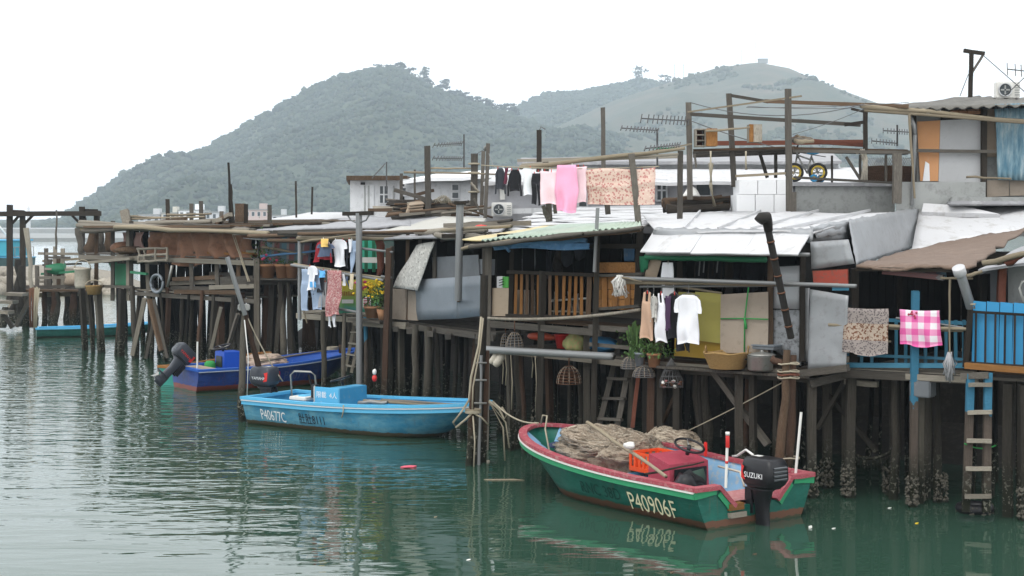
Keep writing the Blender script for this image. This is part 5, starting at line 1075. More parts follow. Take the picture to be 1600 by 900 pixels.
for (x0, y0, x1, y1, r, m) in ((1345, 165, 1610, 190, .05, 'bamboo'), (1350, 172, 1610, 192, .035, 'bamboo'), (1420, 176, 1430, 310, .03, 'bamboo'), (1510, 276, 1580, 280, .025, 'bamboo')): pole('pole', U, P(x0, y0, d - .9), P(x1, y1, d - .9), r, M[m])
pole('drain_pipe', U, P(1425, 320, d - .7), P(1430, 210, d - .8), .045, M['pipe']); tube('drain_bend', U, [P(1430, 211, d - .8), P(1428, 195, d - .8), P(1422, 180, d - .75)], .045, M['pipe'], 8)
t = thing('tee_mast', 'dark T shaped mast with a diagonal strut on the hut roof', 'mast', P(1516, 150, 40)); beam('post', t, P(1516, 152, 40), P(1518, 82, 40), .1, .1, M['dark_wood']); beam('crossarm', t, P(1506, 79, 40), P(1538, 84, 40), .11, .1, M['dark_wood']); beam('strut', t, P(1519, 113, 40), P(1536, 86, 40), .06, .06, M['grey_wood'])
for (x0, y0, x1, y1) in ((1513, 116, 1500, 150), (1538, 88, 1604, 146), (1604, 118, 1570, 150)): tube('guy_wire', t, [P(x0, y0, 40), P(x1, y1, 40.5)], .012, M['wire'])
def ac(label, px, py, d, wd, face=0):
    c = P(px, py, d); t = thing('air_conditioner', label, 'air conditioner', c, 'outdoor air conditioner units'); s = wd / .8
    box('casing', t, M['white_plastic'], c + V((0, .15, .27 * s)), (wd, .3 * s, .54 * s), 0, .02)
    R90 = Matrix.Rotation(R(90), 4, 'X')
    f_ = lathe('fan_ring', t, M['white_wall'], [(.23 * s, 0), (.23 * s, .03), (.2 * s, .03), (.2 * s, 0)], c + V((-.12 * s, -.01, .27 * s)), 20); f_.matrix_basis = f_.matrix_basis @ R90
    f_ = lathe('fan', t, M['glass'], [(.2 * s, 0), (0, .004)], c + V((-.12 * s, -.012, .27 * s)), 20); f_.matrix_basis = f_.matrix_basis @ R90
    for k in range(4): f_ = box('blade', t, M['concrete'], c + V((-.12 * s + math.cos(k * 1.57) * .09 * s, -.02, .27 * s + math.sin(k * 1.57) * .09 * s)), (.12 * s, .01, .05 * s), 0, 0); f_.matrix_basis = f_.matrix_basis @ Matrix.Rotation(-k * 1.57, 4, 'Y')
    for k in range(5): box('grille_slat', t, M['concrete'], c + V((.28 * s, -.012, (.1 + k * .08) * s)), (.16 * s, .02, .02), 0, 0)
    return t
ac('white air conditioner unit on the roof behind the dark washing', 784, 338, 46.4, .62); ac('white air conditioner unit on the hut roof at top right', 1576, 153, 41, .64)

# ================================================================ BOATS
def smooth(x): x = max(0, min(1, x)); return x * x * (3 - 2 * x)
class Boat:
    def __init__(s, label, stern, bow, B, sw, zs, zb, hull_m, rail_m, in_m, floor_m, bluff=.62, name='motor_boat', notch=False, stripe=None, band=None, group='small boats moored along the creek'):
        st, bw = V((*stern, 0)), V((*bow, 0)); s.L = (bw - st).length; s.B = B; s.sw = sw; s.zs = zs; s.zb = zb; s.bluff = bluff
        rz = math.atan2(bw.y - st.y, bw.x - st.x); s.t = thing(name, label, 'boat', st, group, rz); s.W = s.t.matrix_basis
        T = [i / 26 * .8 for i in range(26)] + [.8 + .2 * math.sin(i / 14 * math.pi / 2) for i in range(15)]
        ring = lambda t, y: s.sec(t, y)
        # hull
        vs, fs = [], []
        for t in T: vs += s.sec(t)
        n = 13
        for i in range(len(T) - 1):
            for q in range(n - 1): a = i * n + q; fs.append((a, a + 1, a + n + 1, a + n))
        s.part('hull', vs, fs, hull_m, True, True)
        # transom, with a motor notch where the boat has one
        S = s.sec(0); g = S[0]; c0 = .33 * B / 2 if notch else 0
        tv = [V((.0, p.y, p.z)) for p in S]; top = [V((0, -g.y, g.z))] if False else []
        if notch:
            lo = V((0, -c0 * 1.05, .28)); pts = [S[-1], *[]]
            loop = [S[q] for q in range(n)] + [V((0, S[-1].y * .62, S[-1].z)), V((0, S[-1].y * .36, .3)), V((0, S[0].y * .36, .3)), V((0, S[0].y * .62, S[0].z))]
        else: loop = [S[q] for q in range(n)]
        m_ = len(loop); vs = [p + V((0, 0, 0)) for p in loop] + [p + V((.06, 0, 0)) for p in loop]
        s.part('transom', vs, [tuple(range(m_)), tuple(range(2 * m_ - 1, m_ - 1, -1))] + [(i, m_ + i, m_ + (i + 1) % m_, (i + 1) % m_) for i in range(m_)], hull_m)
        # inside lining and floor
        vs, fs = [], []
        Ti = T
        for t in Ti:
            t = t * .965; zt = s.sheer(t) - .02; zf = .1 + max(0, t - .7) ** 1.3 * 1.6; zm = (zt + zf) / 2
            for zz, sg in ((zt, 1), (zm, 1), (zf, 1), (zf, -1), (zm, -1), (zt, -1)):
                zz = max(zz, s.sec(t)[6].z + .02); x, y = s.at(t, zz); vs.append(V((x + .03, sg * max(.0, y - .06), zz)))
        for i in range(len(Ti) - 1):
            a = i * 6; fs += [(a + q + 6, a + q + 7, a + q + 1, a + q) for q in (0, 1, 3, 4)]
        s.part('inner_lining', vs, fs, in_m, True)
        fs = [(i * 6 + 8, i * 6 + 9, i * 6 + 3, i * 6 + 2) for i in range(len(Ti) - 1)]; s.part('floor', [v + V((0, 0, .004)) for v in vs], fs, floor_m)
        # rail: a flat capping all round the gunwale
        def capping(nm, o0, o1, zt, zb_, m, t0=0):
            vs, fs = [], []; P2 = [(t, 1) for t in T if t >= t0] + [(t, -1) for t in reversed(T[:-1]) if t >= t0]
            for t, sg in P2:
                c = V((t * s.L, sg * s.half(t), s.sheer(t)));
                e = 1e-3; t1, t2 = max(0, t - .01), min(1, t + .01); tg = V(((t2 - t1) * s.L, sg * (s.half(t2) - s.half(t1)), 0)); nr = V((-tg.y, tg.x, 0)) * sg
                nr = nr.normalized() if t < .9999 else V((1, 0, 0))
                vs += [c + nr * o0 + V((0, 0, zt)), c + nr * o0 + V((0, 0, zb_)), c - nr * o1 + V((0, 0, zb_)), c - nr * o1 + V((0, 0, zt))]
            k = len(P2)
            for i in range(k - 1):
                a = i * 4
                for q in range(4): fs.append((a + q, a + (q + 1) % 4, a + 4 + (q + 1) % 4, a + 4 + q))
            fs += [(0, 1, 2, 3), (k * 4 - 1, k * 4 - 2, k * 4 - 3, k * 4 - 4)]
            return s.part(nm, vs, fs, m)
        s.rail = capping('gunwale_rail', .045, .095, .03, -.025, rail_m)
        if stripe: capping('white_stripe', .058, .0, -.032, -.055, stripe)
        if band: capping('rubbing_strake', .035, .0, -.057, -.14, band)
        if notch:
            for sg in (1, -1):
                a = V((-.0, sg * s.half(0), s.sheer(0))); p = [V((.03, sg * (s.half(0) + .03), zs)), V((.03, sg * s.half(0) * .62, zs)), V((.03, sg * s.half(0) * .36, .31))]
                for q, r in zip(p, p[1:]): s.bar('transom_rail', q, r, .16, .07, rail_m)
                if band:
                    for q, r in zip(p, p[1:]): s.bar('transom_band', q + V((-.045, 0, -.09)), r + V((-.045, sg * .06, -.05)), .02, .1, band)
        else: s.bar('transom_rail', V((.03, s.half(0) + .04, zs)), V((.03, -s.half(0) - .04, zs)), .13, .07, rail_m)
    def half(s, t):
        if t < .45: return s.B / 2 * (s.sw + (1 - s.sw) * smooth(t / .45))
        return s.B / 2 * max(0, 1 - ((t - .45) / .55) ** 2.5) ** s.bluff
    def sheer(s, t): return s.zs + (s.zb - s.zs) * max(0, (t - .25) / .75) ** 1.7
    def u(s, t): return max(0, (t - .55) / .45)
    def chine(s, t): u = s.u(t); return s.half(t) * (.8 - .42 * u ** 1.5), .0 + (s.sheer(t) - .12) * u ** 2.6
    def keel(s, t): u = s.u(t); return -.22 + (s.sheer(1) - .1 + .22) * u ** 3.2
    def sec(s, t):
        g, z = s.half(t), s.sheer(t); c, cz = s.chine(t); k = min(s.keel(t), cz - .0); x = t * s.L
        o = []
        for a in (0, .33, .66): y = g + (c - g) * a; o.append((y + .03 * math.sin(a * math.pi) * min(1, g * 3), z + (cz - z) * a))
        o += [(c, cz), (c * .66, cz + (k - cz) * .34), (c * .33, cz + (k - cz) * .67)]
        # raked stem: the lower the point, the further aft it ends
        rx = lambda zz: x - (s.zb - zz) * .55 * smooth((t - .55) / .45)
        P_ = [V((rx(zz), y, zz)) for y, zz in o] + [V((rx(k), 0, k))] + [V((rx(zz), -y, zz)) for y, zz in reversed(o)]
        return P_
    def at(s, t, z):
        S = s.sec(t)[:7]
        for a, b in zip(S, S[1:]):
            if b.z <= z <= a.z: f = (z - b.z) / max(1e-6, a.z - b.z); return b.x + (a.x - b.x) * f, b.y + (a.y - b.y) * f
        return (S[0].x, S[0].y) if z > S[0].z else (S[6].x, .0)
    def M(s, loc=(0, 0, 0), R_=None): return s.W @ Matrix.Translation(V(loc)) @ (R_ if R_ is not None else Matrix.Identity(4))
    def part(s, name, vs, fs, m, smooth_=False, solid=False, parent=None):
        return link(name, mesh(name, vs, fs, smooth_), parent or s.t, s.W.copy(), m)
    def w(s, p): return s.W @ V(p)
    def bar(s, name, a, b, w_, h_, m, parent=None): return beam(name, parent or s.t, s.w(a), s.w(b), w_, h_, m, V((0, 0, 1)) if abs((b - a).normalized().z) < .95 else None)
    def local(s, px, py, z): return s.W.inverted() @ PZ(px, py, z)
    def side_text(s, txt, size, x0, z0, sg, dx, m, zslope=0, name='registration', jit=.0, wide=1.0):
        me = text_mesh(txt, size); vs = []
        for v in me.vertices:
            x = x0 + dx * v.co.x * wide; z = z0 + v.co.y + zslope * v.co.x; t = x / s.L
            S = s.sec(t); y = None
            for a, b in zip(S[:3], S[1:4]):
                if b.z <= z <= a.z: f = (z - b.z) / (a.z - b.z); y = b.y + (a.y - b.y) * f
            if y is None: y = S[3].y if z < S[3].z else S[0].y
            v.co = V((x, sg * (y + .012), z))
        return link(name, me, s.t, s.W.copy(), m)

def motor(b, x, y, z, m, tilt=0, k=1.0, txt=None, tm=None, tsize=.1, accent=None):
    """outboard: clamp and leg, moulded cowling, ventilation plate, propeller; local x forward, pivot at (x, y, z)"""
    Wm = b.W @ Matrix.Translation(V((x, y, z))) @ Matrix.Rotation(tilt, 4, 'Y') @ Matrix.Scale(k, 4)
    def ring(pts, secs):
        vs, fs = [], []; n = 16
        for (zz, cx, lx, ly, e) in secs:
            for q in range(n):
                a = q / n * 2 * math.pi; ca, sa = math.cos(a), math.sin(a)
                vs.append(V((cx + lx * math.copysign(abs(ca) ** e, ca), ly * math.copysign(abs(sa) ** e, sa), zz)))
        for i in range(len(secs) - 1):
            for q in range(n): fs.append((i * n + q, i * n + (q + 1) % n, (i + 1) * n + (q + 1) % n, (i + 1) * n + q))
        fs += [tuple(range(n - 1, -1, -1)), tuple((len(secs) - 1) * n + q for q in range(n))]; return vs, fs
    vs, fs = ring(None, [(-.75, -.14, .12, .03, .8), (-.5, -.14, .13, .045, .8), (-.45, -.14, .12, .05, .8), (-.2, -.13, .1, .07, .7), (.02, -.13, .14, .1, .6), (.08, -.14, .2, .14, .6)])
    root = link('outboard_motor', mesh('outboard_motor', vs, fs, True), b.t, Wm, m)
    def sub(nm, vs, fs, mm, sm=True, L=None): return link(nm, mesh(nm, vs, fs, sm), root, Wm @ (L or Matrix.Identity(4)), mm)
    vs, fs = ring(None, [(.08, -.16, .22, .15, .55), (.13, -.17, .26, .18, .34), (.2, -.18, .285, .2, .3), (.38, -.18, .275, .19, .28), (.45, -.17, .25, .17, .28), (.475, -.165, .225, .15, .3), (.482, -.16, .12, .08, .4)]); sub('cowling', vs, fs, m)
    vs, fs = ring(None, [(.075, -.16, .225, .156, .55), (.1, -.16, .235, .16, .55), (.118, -.165, .262, .186, .5), (.1, -.165, .2, .1, .5)]); sub('cowling_seam', vs, fs, M['black_plastic'])
    vs, fs = ring(None, [(-.47, -.22, .2, .11, .7), (-.455, -.22, .2, .11, .7)]); sub('ventilation_plate', vs, fs, m)
    vs, fs = ring(None, [(-.72, -.08, .02, .01, 1), (-.68, -.16, .14, .06, 1), (-.62, -.17, .15, .06, 1), (-.58, -.16, .1, .03, 1)]); sub('gear_case', vs, fs, m)
    vs, fs = [], []
    for q in range(3):
        a = q * 2.094; d = V((0, math.cos(a), math.sin(a))); e = V((0, -math.sin(a), math.cos(a))); c = V((-.35, 0, -.65)); i = len(vs); vs += [c + e * .02, c + d * .12 + e * .06 + V((.03, 0, 0)), c + d * .15, c + d * .12 - e * .05 - V((.03, 0, 0)), c - e * .02]; fs += [(i, i + 1, i + 2), (i, i + 2, i + 4), (i + 4, i + 2, i + 3)]
    sub('propeller', vs, fs, M['alu'], False)
    vs, fs = [], []
    for yy in (-.08, .08):
        i = len(vs)
        for dx in (-.02, .1):
            for dz in (-.28, .06):
                for dy in (-.02, .02): vs.append(V((dx, yy + dy, dz)))
        fs += [(i, i + 1, i + 3, i + 2), (i + 4, i + 6, i + 7, i + 5), (i, i + 4, i + 5, i + 1), (i + 2, i + 3, i + 7, i + 6), (i, i + 2, i + 6, i + 4), (i + 1, i + 5, i + 7, i + 3)]
    for q in range(4): z0 = .2 + q * .05; sub('vent_slat', [V((-.462, -.12, z0)), V((-.462, .12, z0)), V((-.475, .12, z0 + .02)), V((-.475, -.12, z0 + .02)), V((-.455, -.12, z0 + .03)), V((-.455, .12, z0 + .03))], [(0, 1, 2, 3), (3, 2, 5, 4)], M['zinc_dark'], False)
    sub('top_decal', [V((-.12, -.05, .486)), V((0, -.05, .486)), V((0, .05, .486)), V((-.12, .05, .486))], [(0, 1, 2, 3)], M['white_plastic'], False)
    sub('clamp_bracket', vs, fs, M['black_plastic'], False)
    for side in (1, -1) if txt else ():
        me = text_mesh(txt, tsize)
        n_ = max(v.co.x for v in me.vertices)
        for v in me.vertices: v.co = V((-.16 + side * (-1) * (v.co.x - n_ / 2), side * .206, .22 + v.co.y))
        link('lettering', me, root, Wm, tm)
    if accent:
        for side in (1, -1):
            i = [V((-.02, side * .2, .18)), V((.07, side * .185, .2)), V((.08, side * .175, .38)), V((.0, side * .2, .36)), V((.03, side * .2, .29))]; off = V((0, side * .012, 0)); sub('accent_stripe', [p + off for p in i], [(0, 1, 2, 3, 4)], accent, False)
    return root
def wheel(b, c, r, m, axis=V((-.5, 0, .86)), parent=None):
    axis.normalize(); x = axis.cross(V((0, 1, 0))).normalized(); y = axis.cross(x); c = V(c)
    w_ = tube('steering_wheel', parent or b.t, [b.w(c + x * (math.cos(a) * r) + y * (math.sin(a) * r)) for a in np.linspace(0, 6.283, 25)[:-1]], .02, m, 8, True)
    for k in range(3): a = k * 2.09 + .5; tube('spoke', w_, [b.w(c - axis * .03), b.w(c + x * (math.cos(a) * r) + y * (math.sin(a) * r))], .013, M['alu'], 6)
    tube('column', w_, [b.w(c), b.w(c - axis * .16)], .035, m, 8); return w_
def hull_paint(name, c, c2, boot, zb=.1, dark=None):
    """hull colour with scuffs, and the boot stripe and weed of the waterline band"""
    k = N(name); v = k.coord((1, 1, 1), rnd=False); z = k.sep(k.coord((1, 1, 1), True))[2]
    n = k.noise(k.coord((1, 1, 2.2), rnd=False), 1.8, 6, .65); n2 = k.noise(k.coord((1, 1, 5), rnd=False), 6, 6, .7)
    cc = k.mix(k.ramp(n, [(.4, 0), (.68, 1)]), c, c2); cc = k.mix(k.math('MULTIPLY', k.ramp(k.noise(k.coord((5, 5, .5), rnd=False), 2.5, 5, .7), [(.56, 0), (.7, 1)]), .3), cc, boot); cc = k.mix(k.math('MULTIPLY', k.ramp(k.noise(k.coord((.7, 1, 9), rnd=False), 3.2, 6, .75), [(.57, 0), (.66, 1)]), .45), cc, tuple(x * 1.5 + .06 for x in c)); cc = k.mix(k.math('MULTIPLY', k.ramp(n2, [(.54, 0), (.68, 1)]), .5), cc, dark or tuple(x * .35 for x in c))
    zz = k.math('ADD', z, k.math('MULTIPLY', k.math('SUBTRACT', n2, .5), .12)); cc = k.mix(k.math('LESS_THAN', zz, zb), cc, boot); cc = k.mix(k.math('LESS_THAN', zz, zb * .25), cc, (.045, .05, .025))
    return k.done(cc, .42, 0, n2, .1, .005)
M['green_hull'] = hull_paint('green_hull_paint', (.004, .085, .06), (.014, .13, .098), (.13, .06, .035), .13, (.004, .06, .045)); M['green_band'] = plain('green_strake', (.03, .27, .12), .2, 5, .5)
M['red_rail'] = plain('red_rail_paint', (.33, .055, .075), .2, 4, .6, 0, .03, (.48, .3, .28), .6, .5); M['pale_blue_in'] = plain('pale_blue_lining', (.22, .42, .62), .15, 2.2, .6, 0, .03, (.5, .48, .4), .6, .5); M['red_floor'] = plain('worn_red_floor', (.42, .17, .17), .2, 4, .7, 0, 0, (.55, .42, .38), .5, .5)
M['blue_hull'] = hull_paint('blue_hull_paint', (.035, .22, .37), (.16, .37, .46), (.1, .08, .05), .1, (.05, .16, .22)); M['blue_rail'] = plain('sky_blue_rail', (.1, .42, .66), .12, 3, .45, 0, .03, (.5, .55, .6), .4, .6); M['blue_in'] = plain('blue_lining', (.06, .33, .56), .15, 3, .5, 0, 0, (.3, .4, .42), .4, .55)
M['navy_hull'] = hull_paint('navy_hull_paint', (.008, .03, .17), (.02, .06, .26), (.2, .045, .03), .16, (.012, .02, .06)); M['navy_rail'] = plain('royal_blue_rail', (.02, .1, .42), .15, 4, .5, 0, 0, (.4, .42, .5), .4, .6); M['royal'] = plain('royal_blue_box', (.015, .09, .5), .1, 3, .4)
M['cream_paint'] = plain('cream_lettering', (.72, .68, .45), .08, 8, .7); M['white_paint'] = plain('white_lettering', (.78, .8, .8), .05, 8, .7); M['black_paint'] = plain('black_lettering', (.012, .014, .018), .2, 8, .7); M['faint_paint'] = plain('faint_lettering', (.06, .09, .22), .2, 8, .7); M['dark_faint'] = plain('dark_stencil_paint', (.004, .045, .035), .2, 8, .7)
M['white_stripe'] = M['white_plastic']

# green boat with the nets
g = Boat('green motor boat with red rail and heaped nets moored in front', (3.66, 23.1), (.45, 27.5), 2.5, .98, .62, .9, M['green_hull'], M['red_rail'], M['pale_blue_in'], M['red_floor'], .55, notch=True, stripe=M['white_stripe'], band=M['green_band'])
g.side_text('P40906F', .4, 1.62, .1, 1, -1, M['cream_paint'], .0, 'registration', 0, .78); g.side_text('RNC 38D', .27, 2.78, .2, 1, -1, M['dark_faint'], .0, 'stencil', 0, .9)
motor(g, .0, .0, .48, M['black_plastic'], 0, 1.12, 'SUZUKI', M['white_paint'], .1, M['red_plastic'])
g.bar('motor_block', V((-.05, .42, .3)), V((.12, .42, .3)), .3, .1, M['orange_wood']); g.bar('motor_block', V((-.06, .4, .18)), V((.12, .4, .18)), .34, .08, M['pale_wood'])
g.bar('stern_deck', V((.12, 0, .42)), V((1.0, 0, .42)), .04, 2.0, M['red_floor']) if False else g.part('stern_deck', [(.08, -1.05, .36), (.08, 1.05, .36), (.75, 1.08, .36), (.75, -1.08, .36), (.08, -1.05, .3), (.08, 1.05, .3), (.75, 1.08, .3), (.75, -1.08, .3)], [(0, 3, 2, 1), (3, 7, 6, 2), (4, 5, 6, 7)], M['red_floor'])
for tt in (.2, .32, .44, .56, .68, .8, .88):
    for sg in (1, -1): xa, ya = g.at(tt, .32 + max(0, tt - .6)); xb, yb = g.at(tt, g.sheer(tt) - .06); g.bar('rib', V((xa, sg * (ya - .085), .32 + max(0, tt - .6))), V((xb, sg * (yb - .085), g.sheer(tt) - .06)), .03, .035, M['pale_blue_in'])
def gbox(name, c, sz, m, par=None, bev=.02): return link(name, box('tmp', None, m, (0, 0, 0), sz, 0, bev).data, par or g.t, g.M(c), m)
def purge():
    for o in [o for o in col.objects if o.name.startswith('tmp')]: bpy.data.objects.remove(o)
M['red_console'] = plain('worn_red_console', (.36, .05, .08), .2, 4, .6, 0, 0, (.45, .2, .2), .4, .55)
cn = g.local(1060, 735, .5); cx, cy = cn.x, cn.y
con = g.part('console', [(cx - .28, cy - .42, .1), (cx + .28, cy - .42, .1), (cx + .28, cy + .42, .1), (cx - .28, cy + .42, .1), (cx - .25, cy - .42, .66), (cx + .24, cy - .42, .78), (cx + .24, cy + .42, .78), (cx - .25, cy + .42, .66)], [(0, 1, 5, 4), (1, 2, 6, 5), (2, 3, 7, 6), (3, 0, 4, 7), (4, 5, 6, 7)], M['red_console'])
wheel(g, (cx - .2, cy - .06, .92), .24, M['black_plastic'], V((-.35, 0, .9)), con)
link('dash_face', box('tmp', None, M['black_plastic'], (0, 0, 0), (.02, .7, .4), 0, .005).data, con, g.M((cx - .29, cy, .38)), M['black_plastic'])
link('throttle', box('tmp', None, M['red_plastic'], (0, 0, 0), (.06, .05, .24), 0, .015).data, con, g.M((cx - .15, cy - .46, .82)), M['red_plastic'])
for k in range(3): c_ = g.w((cx - .45 - k * .06, cy + .1 + k * .12, .35)); blob('dark_bag', g.t, [M['tarp_green'], M['black'], M['black_plastic']][k] if k else plain('dark_green_bag', (.03, .06, .045), .3, 4, .8), c_, (.24, .2, .22), 2, .5, 1.8, k)
def crate(label, b, c, sz, m, rz=0):
    W0 = b.W @ Matrix.Translation(V(c)); t = thing('plastic_crate', label, 'crate', W0.translation, None); t.matrix_basis = W0; a, e, h = sz
    def bx(nm, cc, s): return link(nm, box('tmp', None, m, (0, 0, 0), s, 0, .008).data, t, W0 @ Matrix.Translation(V(cc)), m)
    bx('base', (0, 0, .02), (a, e, .03))
    for sx, sy in ((1, 0), (-1, 0), (0, 1), (0, -1)):
        L_ = e if sx else a
        for z, hh in ((h * .12, h * .24), (h * .92, h * .16)): bx('side_panel', (sx * a / 2, sy * e / 2, z + .002 * abs(sy)), (.03 if sx else a, e if sx else .03, hh))
        for k in range(5): p = (k / 4 - .5) * (L_ - .05); bx('slat', (sx * a / 2 + (0 if sx else p), sy * e / 2 + (0 if sy else p), h * .5), (.026 if sx else .06, .06 if sx else .026, h * .8))
    return t
cr = g.local(1026, 728, .5); crate('orange red plastic fish crate in the green boat beside the console', g, (cr.x + .05, cr.y + .02, .42), (.5, .62, .32), M['orange_plastic'])
# nets: lumpy heaps with loose strands
M['net_strand'] = plain('net_twine', (.5, .43, .34), .2, 12, .95); M['net_dark'] = plain('net_twine_dark', (.33, .265, .2), .3, 12, .95)
def net_heap(label, b, px, py, z, size, m, seed, strands, rz=0, sag_=.5):
    c = PZ(px, py, z); t = thing('fishing_net', label, 'net', (c.x, c.y, z - size[2]), 'fishing nets heaped in the boats'); blob('heap', t, m, c, size, 5, sag_, 1.5, seed, rz)
    L = []; rr = random.Random(seed)
    for k in range(strands):
        a0 = rr.uniform(0, 6.28); ph = rr.uniform(.15, 1.6); p = []
        for j in range(7):
            a = a0 + j * rr.uniform(.1, .3); f = ph + .12 * math.sin(j * 1.3 + k); d = V((math.cos(a) * math.sin(f), math.sin(a) * math.sin(f), math.cos(f)))
            kk = 1 + sag_ * NZ.noise(d * 1.5 + V((seed, 0, 0))) + sag_ * .4 * NZ.noise(d * 4.5 + V((0, seed, 0))) + .02 * math.sin(j * 2.1 + k); q = V((d.x * size[0] * kk, d.y * size[1] * kk, d.z * size[2] * kk)) * 1.015; q.rotate(Matrix.Rotation(rz, 3, 'Z')); p.append(c + q)
        L.append(p)
    tubes('strand', t, L[:len(L) // 2], .006, M['net_strand'], 3); tubes('strand', t, L[len(L) // 2:], .006, M['net_dark'], 3); return t
rzg = math.atan2(4.65, -3.46)
net_heap('large heap of tangled brown net in the green boat near the bow', g, 938, 702, .55, (.9, .66, .36), M['net'], 3, 560, rzg); net_heap('second heap of brown net in the green boat behind the crate', g, 985, 712, .55, (.55, .6, .36), M['net'], 9, 320, rzg)
nh = net_heap('paler meshed net bundle in the green boat against the far rail', g, 1050, 696, .62, (.62, .42, .3), M['net_pale'], 5, 260, rzg, .25)
tag(blob('net_float', None, M['white_plastic'], PZ(984, 696, .98), (.1, .08, .06), 2, .3), 'white float tied on the tangled nets in the green boat', 'float')
tag(blob('blue_cloth', None, M['c_navy'], PZ(868, 697, .55), (.22, .16, .08), 2, .5), 'crumpled dark blue cloth inside the bow of the green boat', 'cloth')
tag(pole('bamboo_pole', None, PZ(918, 659, 1.05), PZ(1041, 746, .72), .03, M['bamboo']), 'long bamboo pole lying across the nets in the green boat', 'pole')
tag(pole('dark_stick', None, PZ(1008, 741, .68), PZ(1100, 722, .74), .015, M['dark_wood']), 'thin dark stick lying against the red console', 'stick')
for k, (px, py, pt_, lab, r) in enumerate(((1134, 762, 678, 'white marker pole with a red tip standing in the stern of the green boat', .022), (1243, 742, 644, 'plain white pole standing at the stern corner of the green boat', .022))):
    a = PZ(px, py, .62); b_ = P(px + (3 if k == 0 else 9), pt_, a.y); t = thing('marker_pole', lab, 'pole', a); pipe('shaft', t, a, b_, r, M['white_plastic'])
    if k == 0: pipe('red_tip', t, b_ - V((0, 0, .2)), b_ - V((0, 0, .02)), r * 1.4, M['red_plastic']); pipe('red_band', t, a.lerp(b_, .45), a.lerp(b_, .5), r * 1.1, M['red_plastic']); pipe('tip', t, b_ - V((0, 0, .02)), b_ + V((0, 0, .03)), r * 1.5, M['white_plastic'])
th = g.part('thwart', [(2.7, -1.15, .34), (2.7, .1, .34), (3.1, .1, .34), (3.1, -1.12, .34), (2.7, -1.15, .1), (2.7, .1, .1), (3.1, .1, .1), (3.1, -1.12, .1)], [(0, 3, 2, 1), (0, 1, 5, 4), (1, 2, 6, 5)], M['blue_in'])
tube('fuel_hose', g.t, [g.w((.15, -.1, 1.0)), g.w((.5, -.3, 1.02)), g.w((.95, -.55, .85)), g.w((1.2, -.7, .8))], .018, M['white_plastic'], 6); tube('yellow_hose', g.t, [g.w((cx - .3, cy - .6, .55)), g.w((cx - .7, cy - .7, .5)), g.w((cx - .9, cy - .6, .3))], .02, M['cream_plastic'], 6)
tube('bow_line', g.t, sag(g.w((g.L - .1, .05, .95)), P(770, 627, 28.8), .12), .016, M['rope'], 5); tube('bow_line', g.t, [g.w((g.L - .25, .1, .96)), g.w((g.L - .35, .14, 1.12)), g.w((g.L - .45, .12, 1.12)), g.w((g.L - .5, .2, .9)), g.w((g.L - .9, .4, .5))], .016, M['rope'], 5)
purge()

# light blue boat
b2 = Boat('light blue motor boat with numbered hull moored in the middle', (-5.55, 35.2), (-.5, 31.75), 1.85, .96, .6, .8, M['blue_hull'], M['blue_rail'], M['blue_in'], M['blue_in'], .5, notch=False, stripe=plain('scuffed_white_strip', (.55, .6, .63), .1, 6, .6), band=M['blue_rail'])
b2.side_text('P40677C', .33, .5, .16, -1, 1, M['white_paint'], -.03, 'registration', 0, .62)
b2.side_text('肚肚8111', .26, 1.65, .16, -1, 1, M['black_paint'], 0, 'stencil', 0, .75)
motor(b2, -.06, .1, .68, M['motor_grey'], 0, 1.12, 'YAMAHA', M['white_paint'], .09, M['red_plastic'])
def bx2(b, nm, c, s, m, par=None, rot=None): o = link(nm, box('tmp', None, m, (0, 0, 0), s, 0, .015).data, par or b.t, b.M(c, rot), m); return o
c2 = bx2(b2, 'console', (2.28, .05, .5), (.34, .95, .82), M['blue_in']); bx2(b2, 'console_board', (2.12, -.44, .72), (.72, .04, .4), M['blue_rail'], c2); bx2(b2, 'console_edge', (1.77, -.46, .72), (.02, .05, .44), M['white_plastic'], c2)
lettering(c2, '限載', .15, b2.w((1.82, -.467, .7)), b2.W.to_3x3() @ V((1, 0, 0)), V((0, 0, 1)), M['white_paint']); lettering(c2, '4人', .15, b2.w((2.2, -.467, .7)), b2.W.to_3x3() @ V((1, 0, 0)), V((0, 0, 1)), M['white_paint'])
wheel(b2, (2.1, .05, 1.08), .24, M['black_plastic'], V((-.25, -.1, .9)), c2); bx2(b2, 'control_box', (1.65, -.3, .8), (.16, .14, .3), M['black_plastic'], c2); bx2(b2, 'throttle_lever', (1.5, -.3, 1.02), (.04, .05, .3), M['black_plastic'], c2, Matrix.Rotation(-.4, 4, 'Y'))
bx2(b2, 'seat', (1.25, -.1, .62), (.5, .7, .08), M['white_plastic']); tube('seat_hoop', b2.t, [b2.w((.95, -.3, .62)), b2.w((.92, -.3, 1.12)), b2.w((.98, -.25, 1.2)), b2.w((1.38, -.15, 1.2)), b2.w((1.46, -.1, 1.12)), b2.w((1.55, -.1, .5))], .022, M['alu'], 8); lathe('fuel_drum', b2.t, M['blue_rail'], [(.0, -.25), (.2, -.25), (.22, -.2), (.22, .2), (.2, .25), (0, .25)], (0, 0, 0), 16)
fd = [c for c in b2.t.children if c.name.startswith('fuel_drum')][0]; fd.matrix_basis = b2.M((1.25, -.1, .48), Matrix.Rotation(R(90), 4, 'X'))
bx2(b2, 'thwart', (3.3, 0, .45), (.25, 1.55, .06), M['blue_rail']); bx2(b2, 'thwart', (4.5, 0, .5), (.25, 1.2, .06), M['blue_rail'])
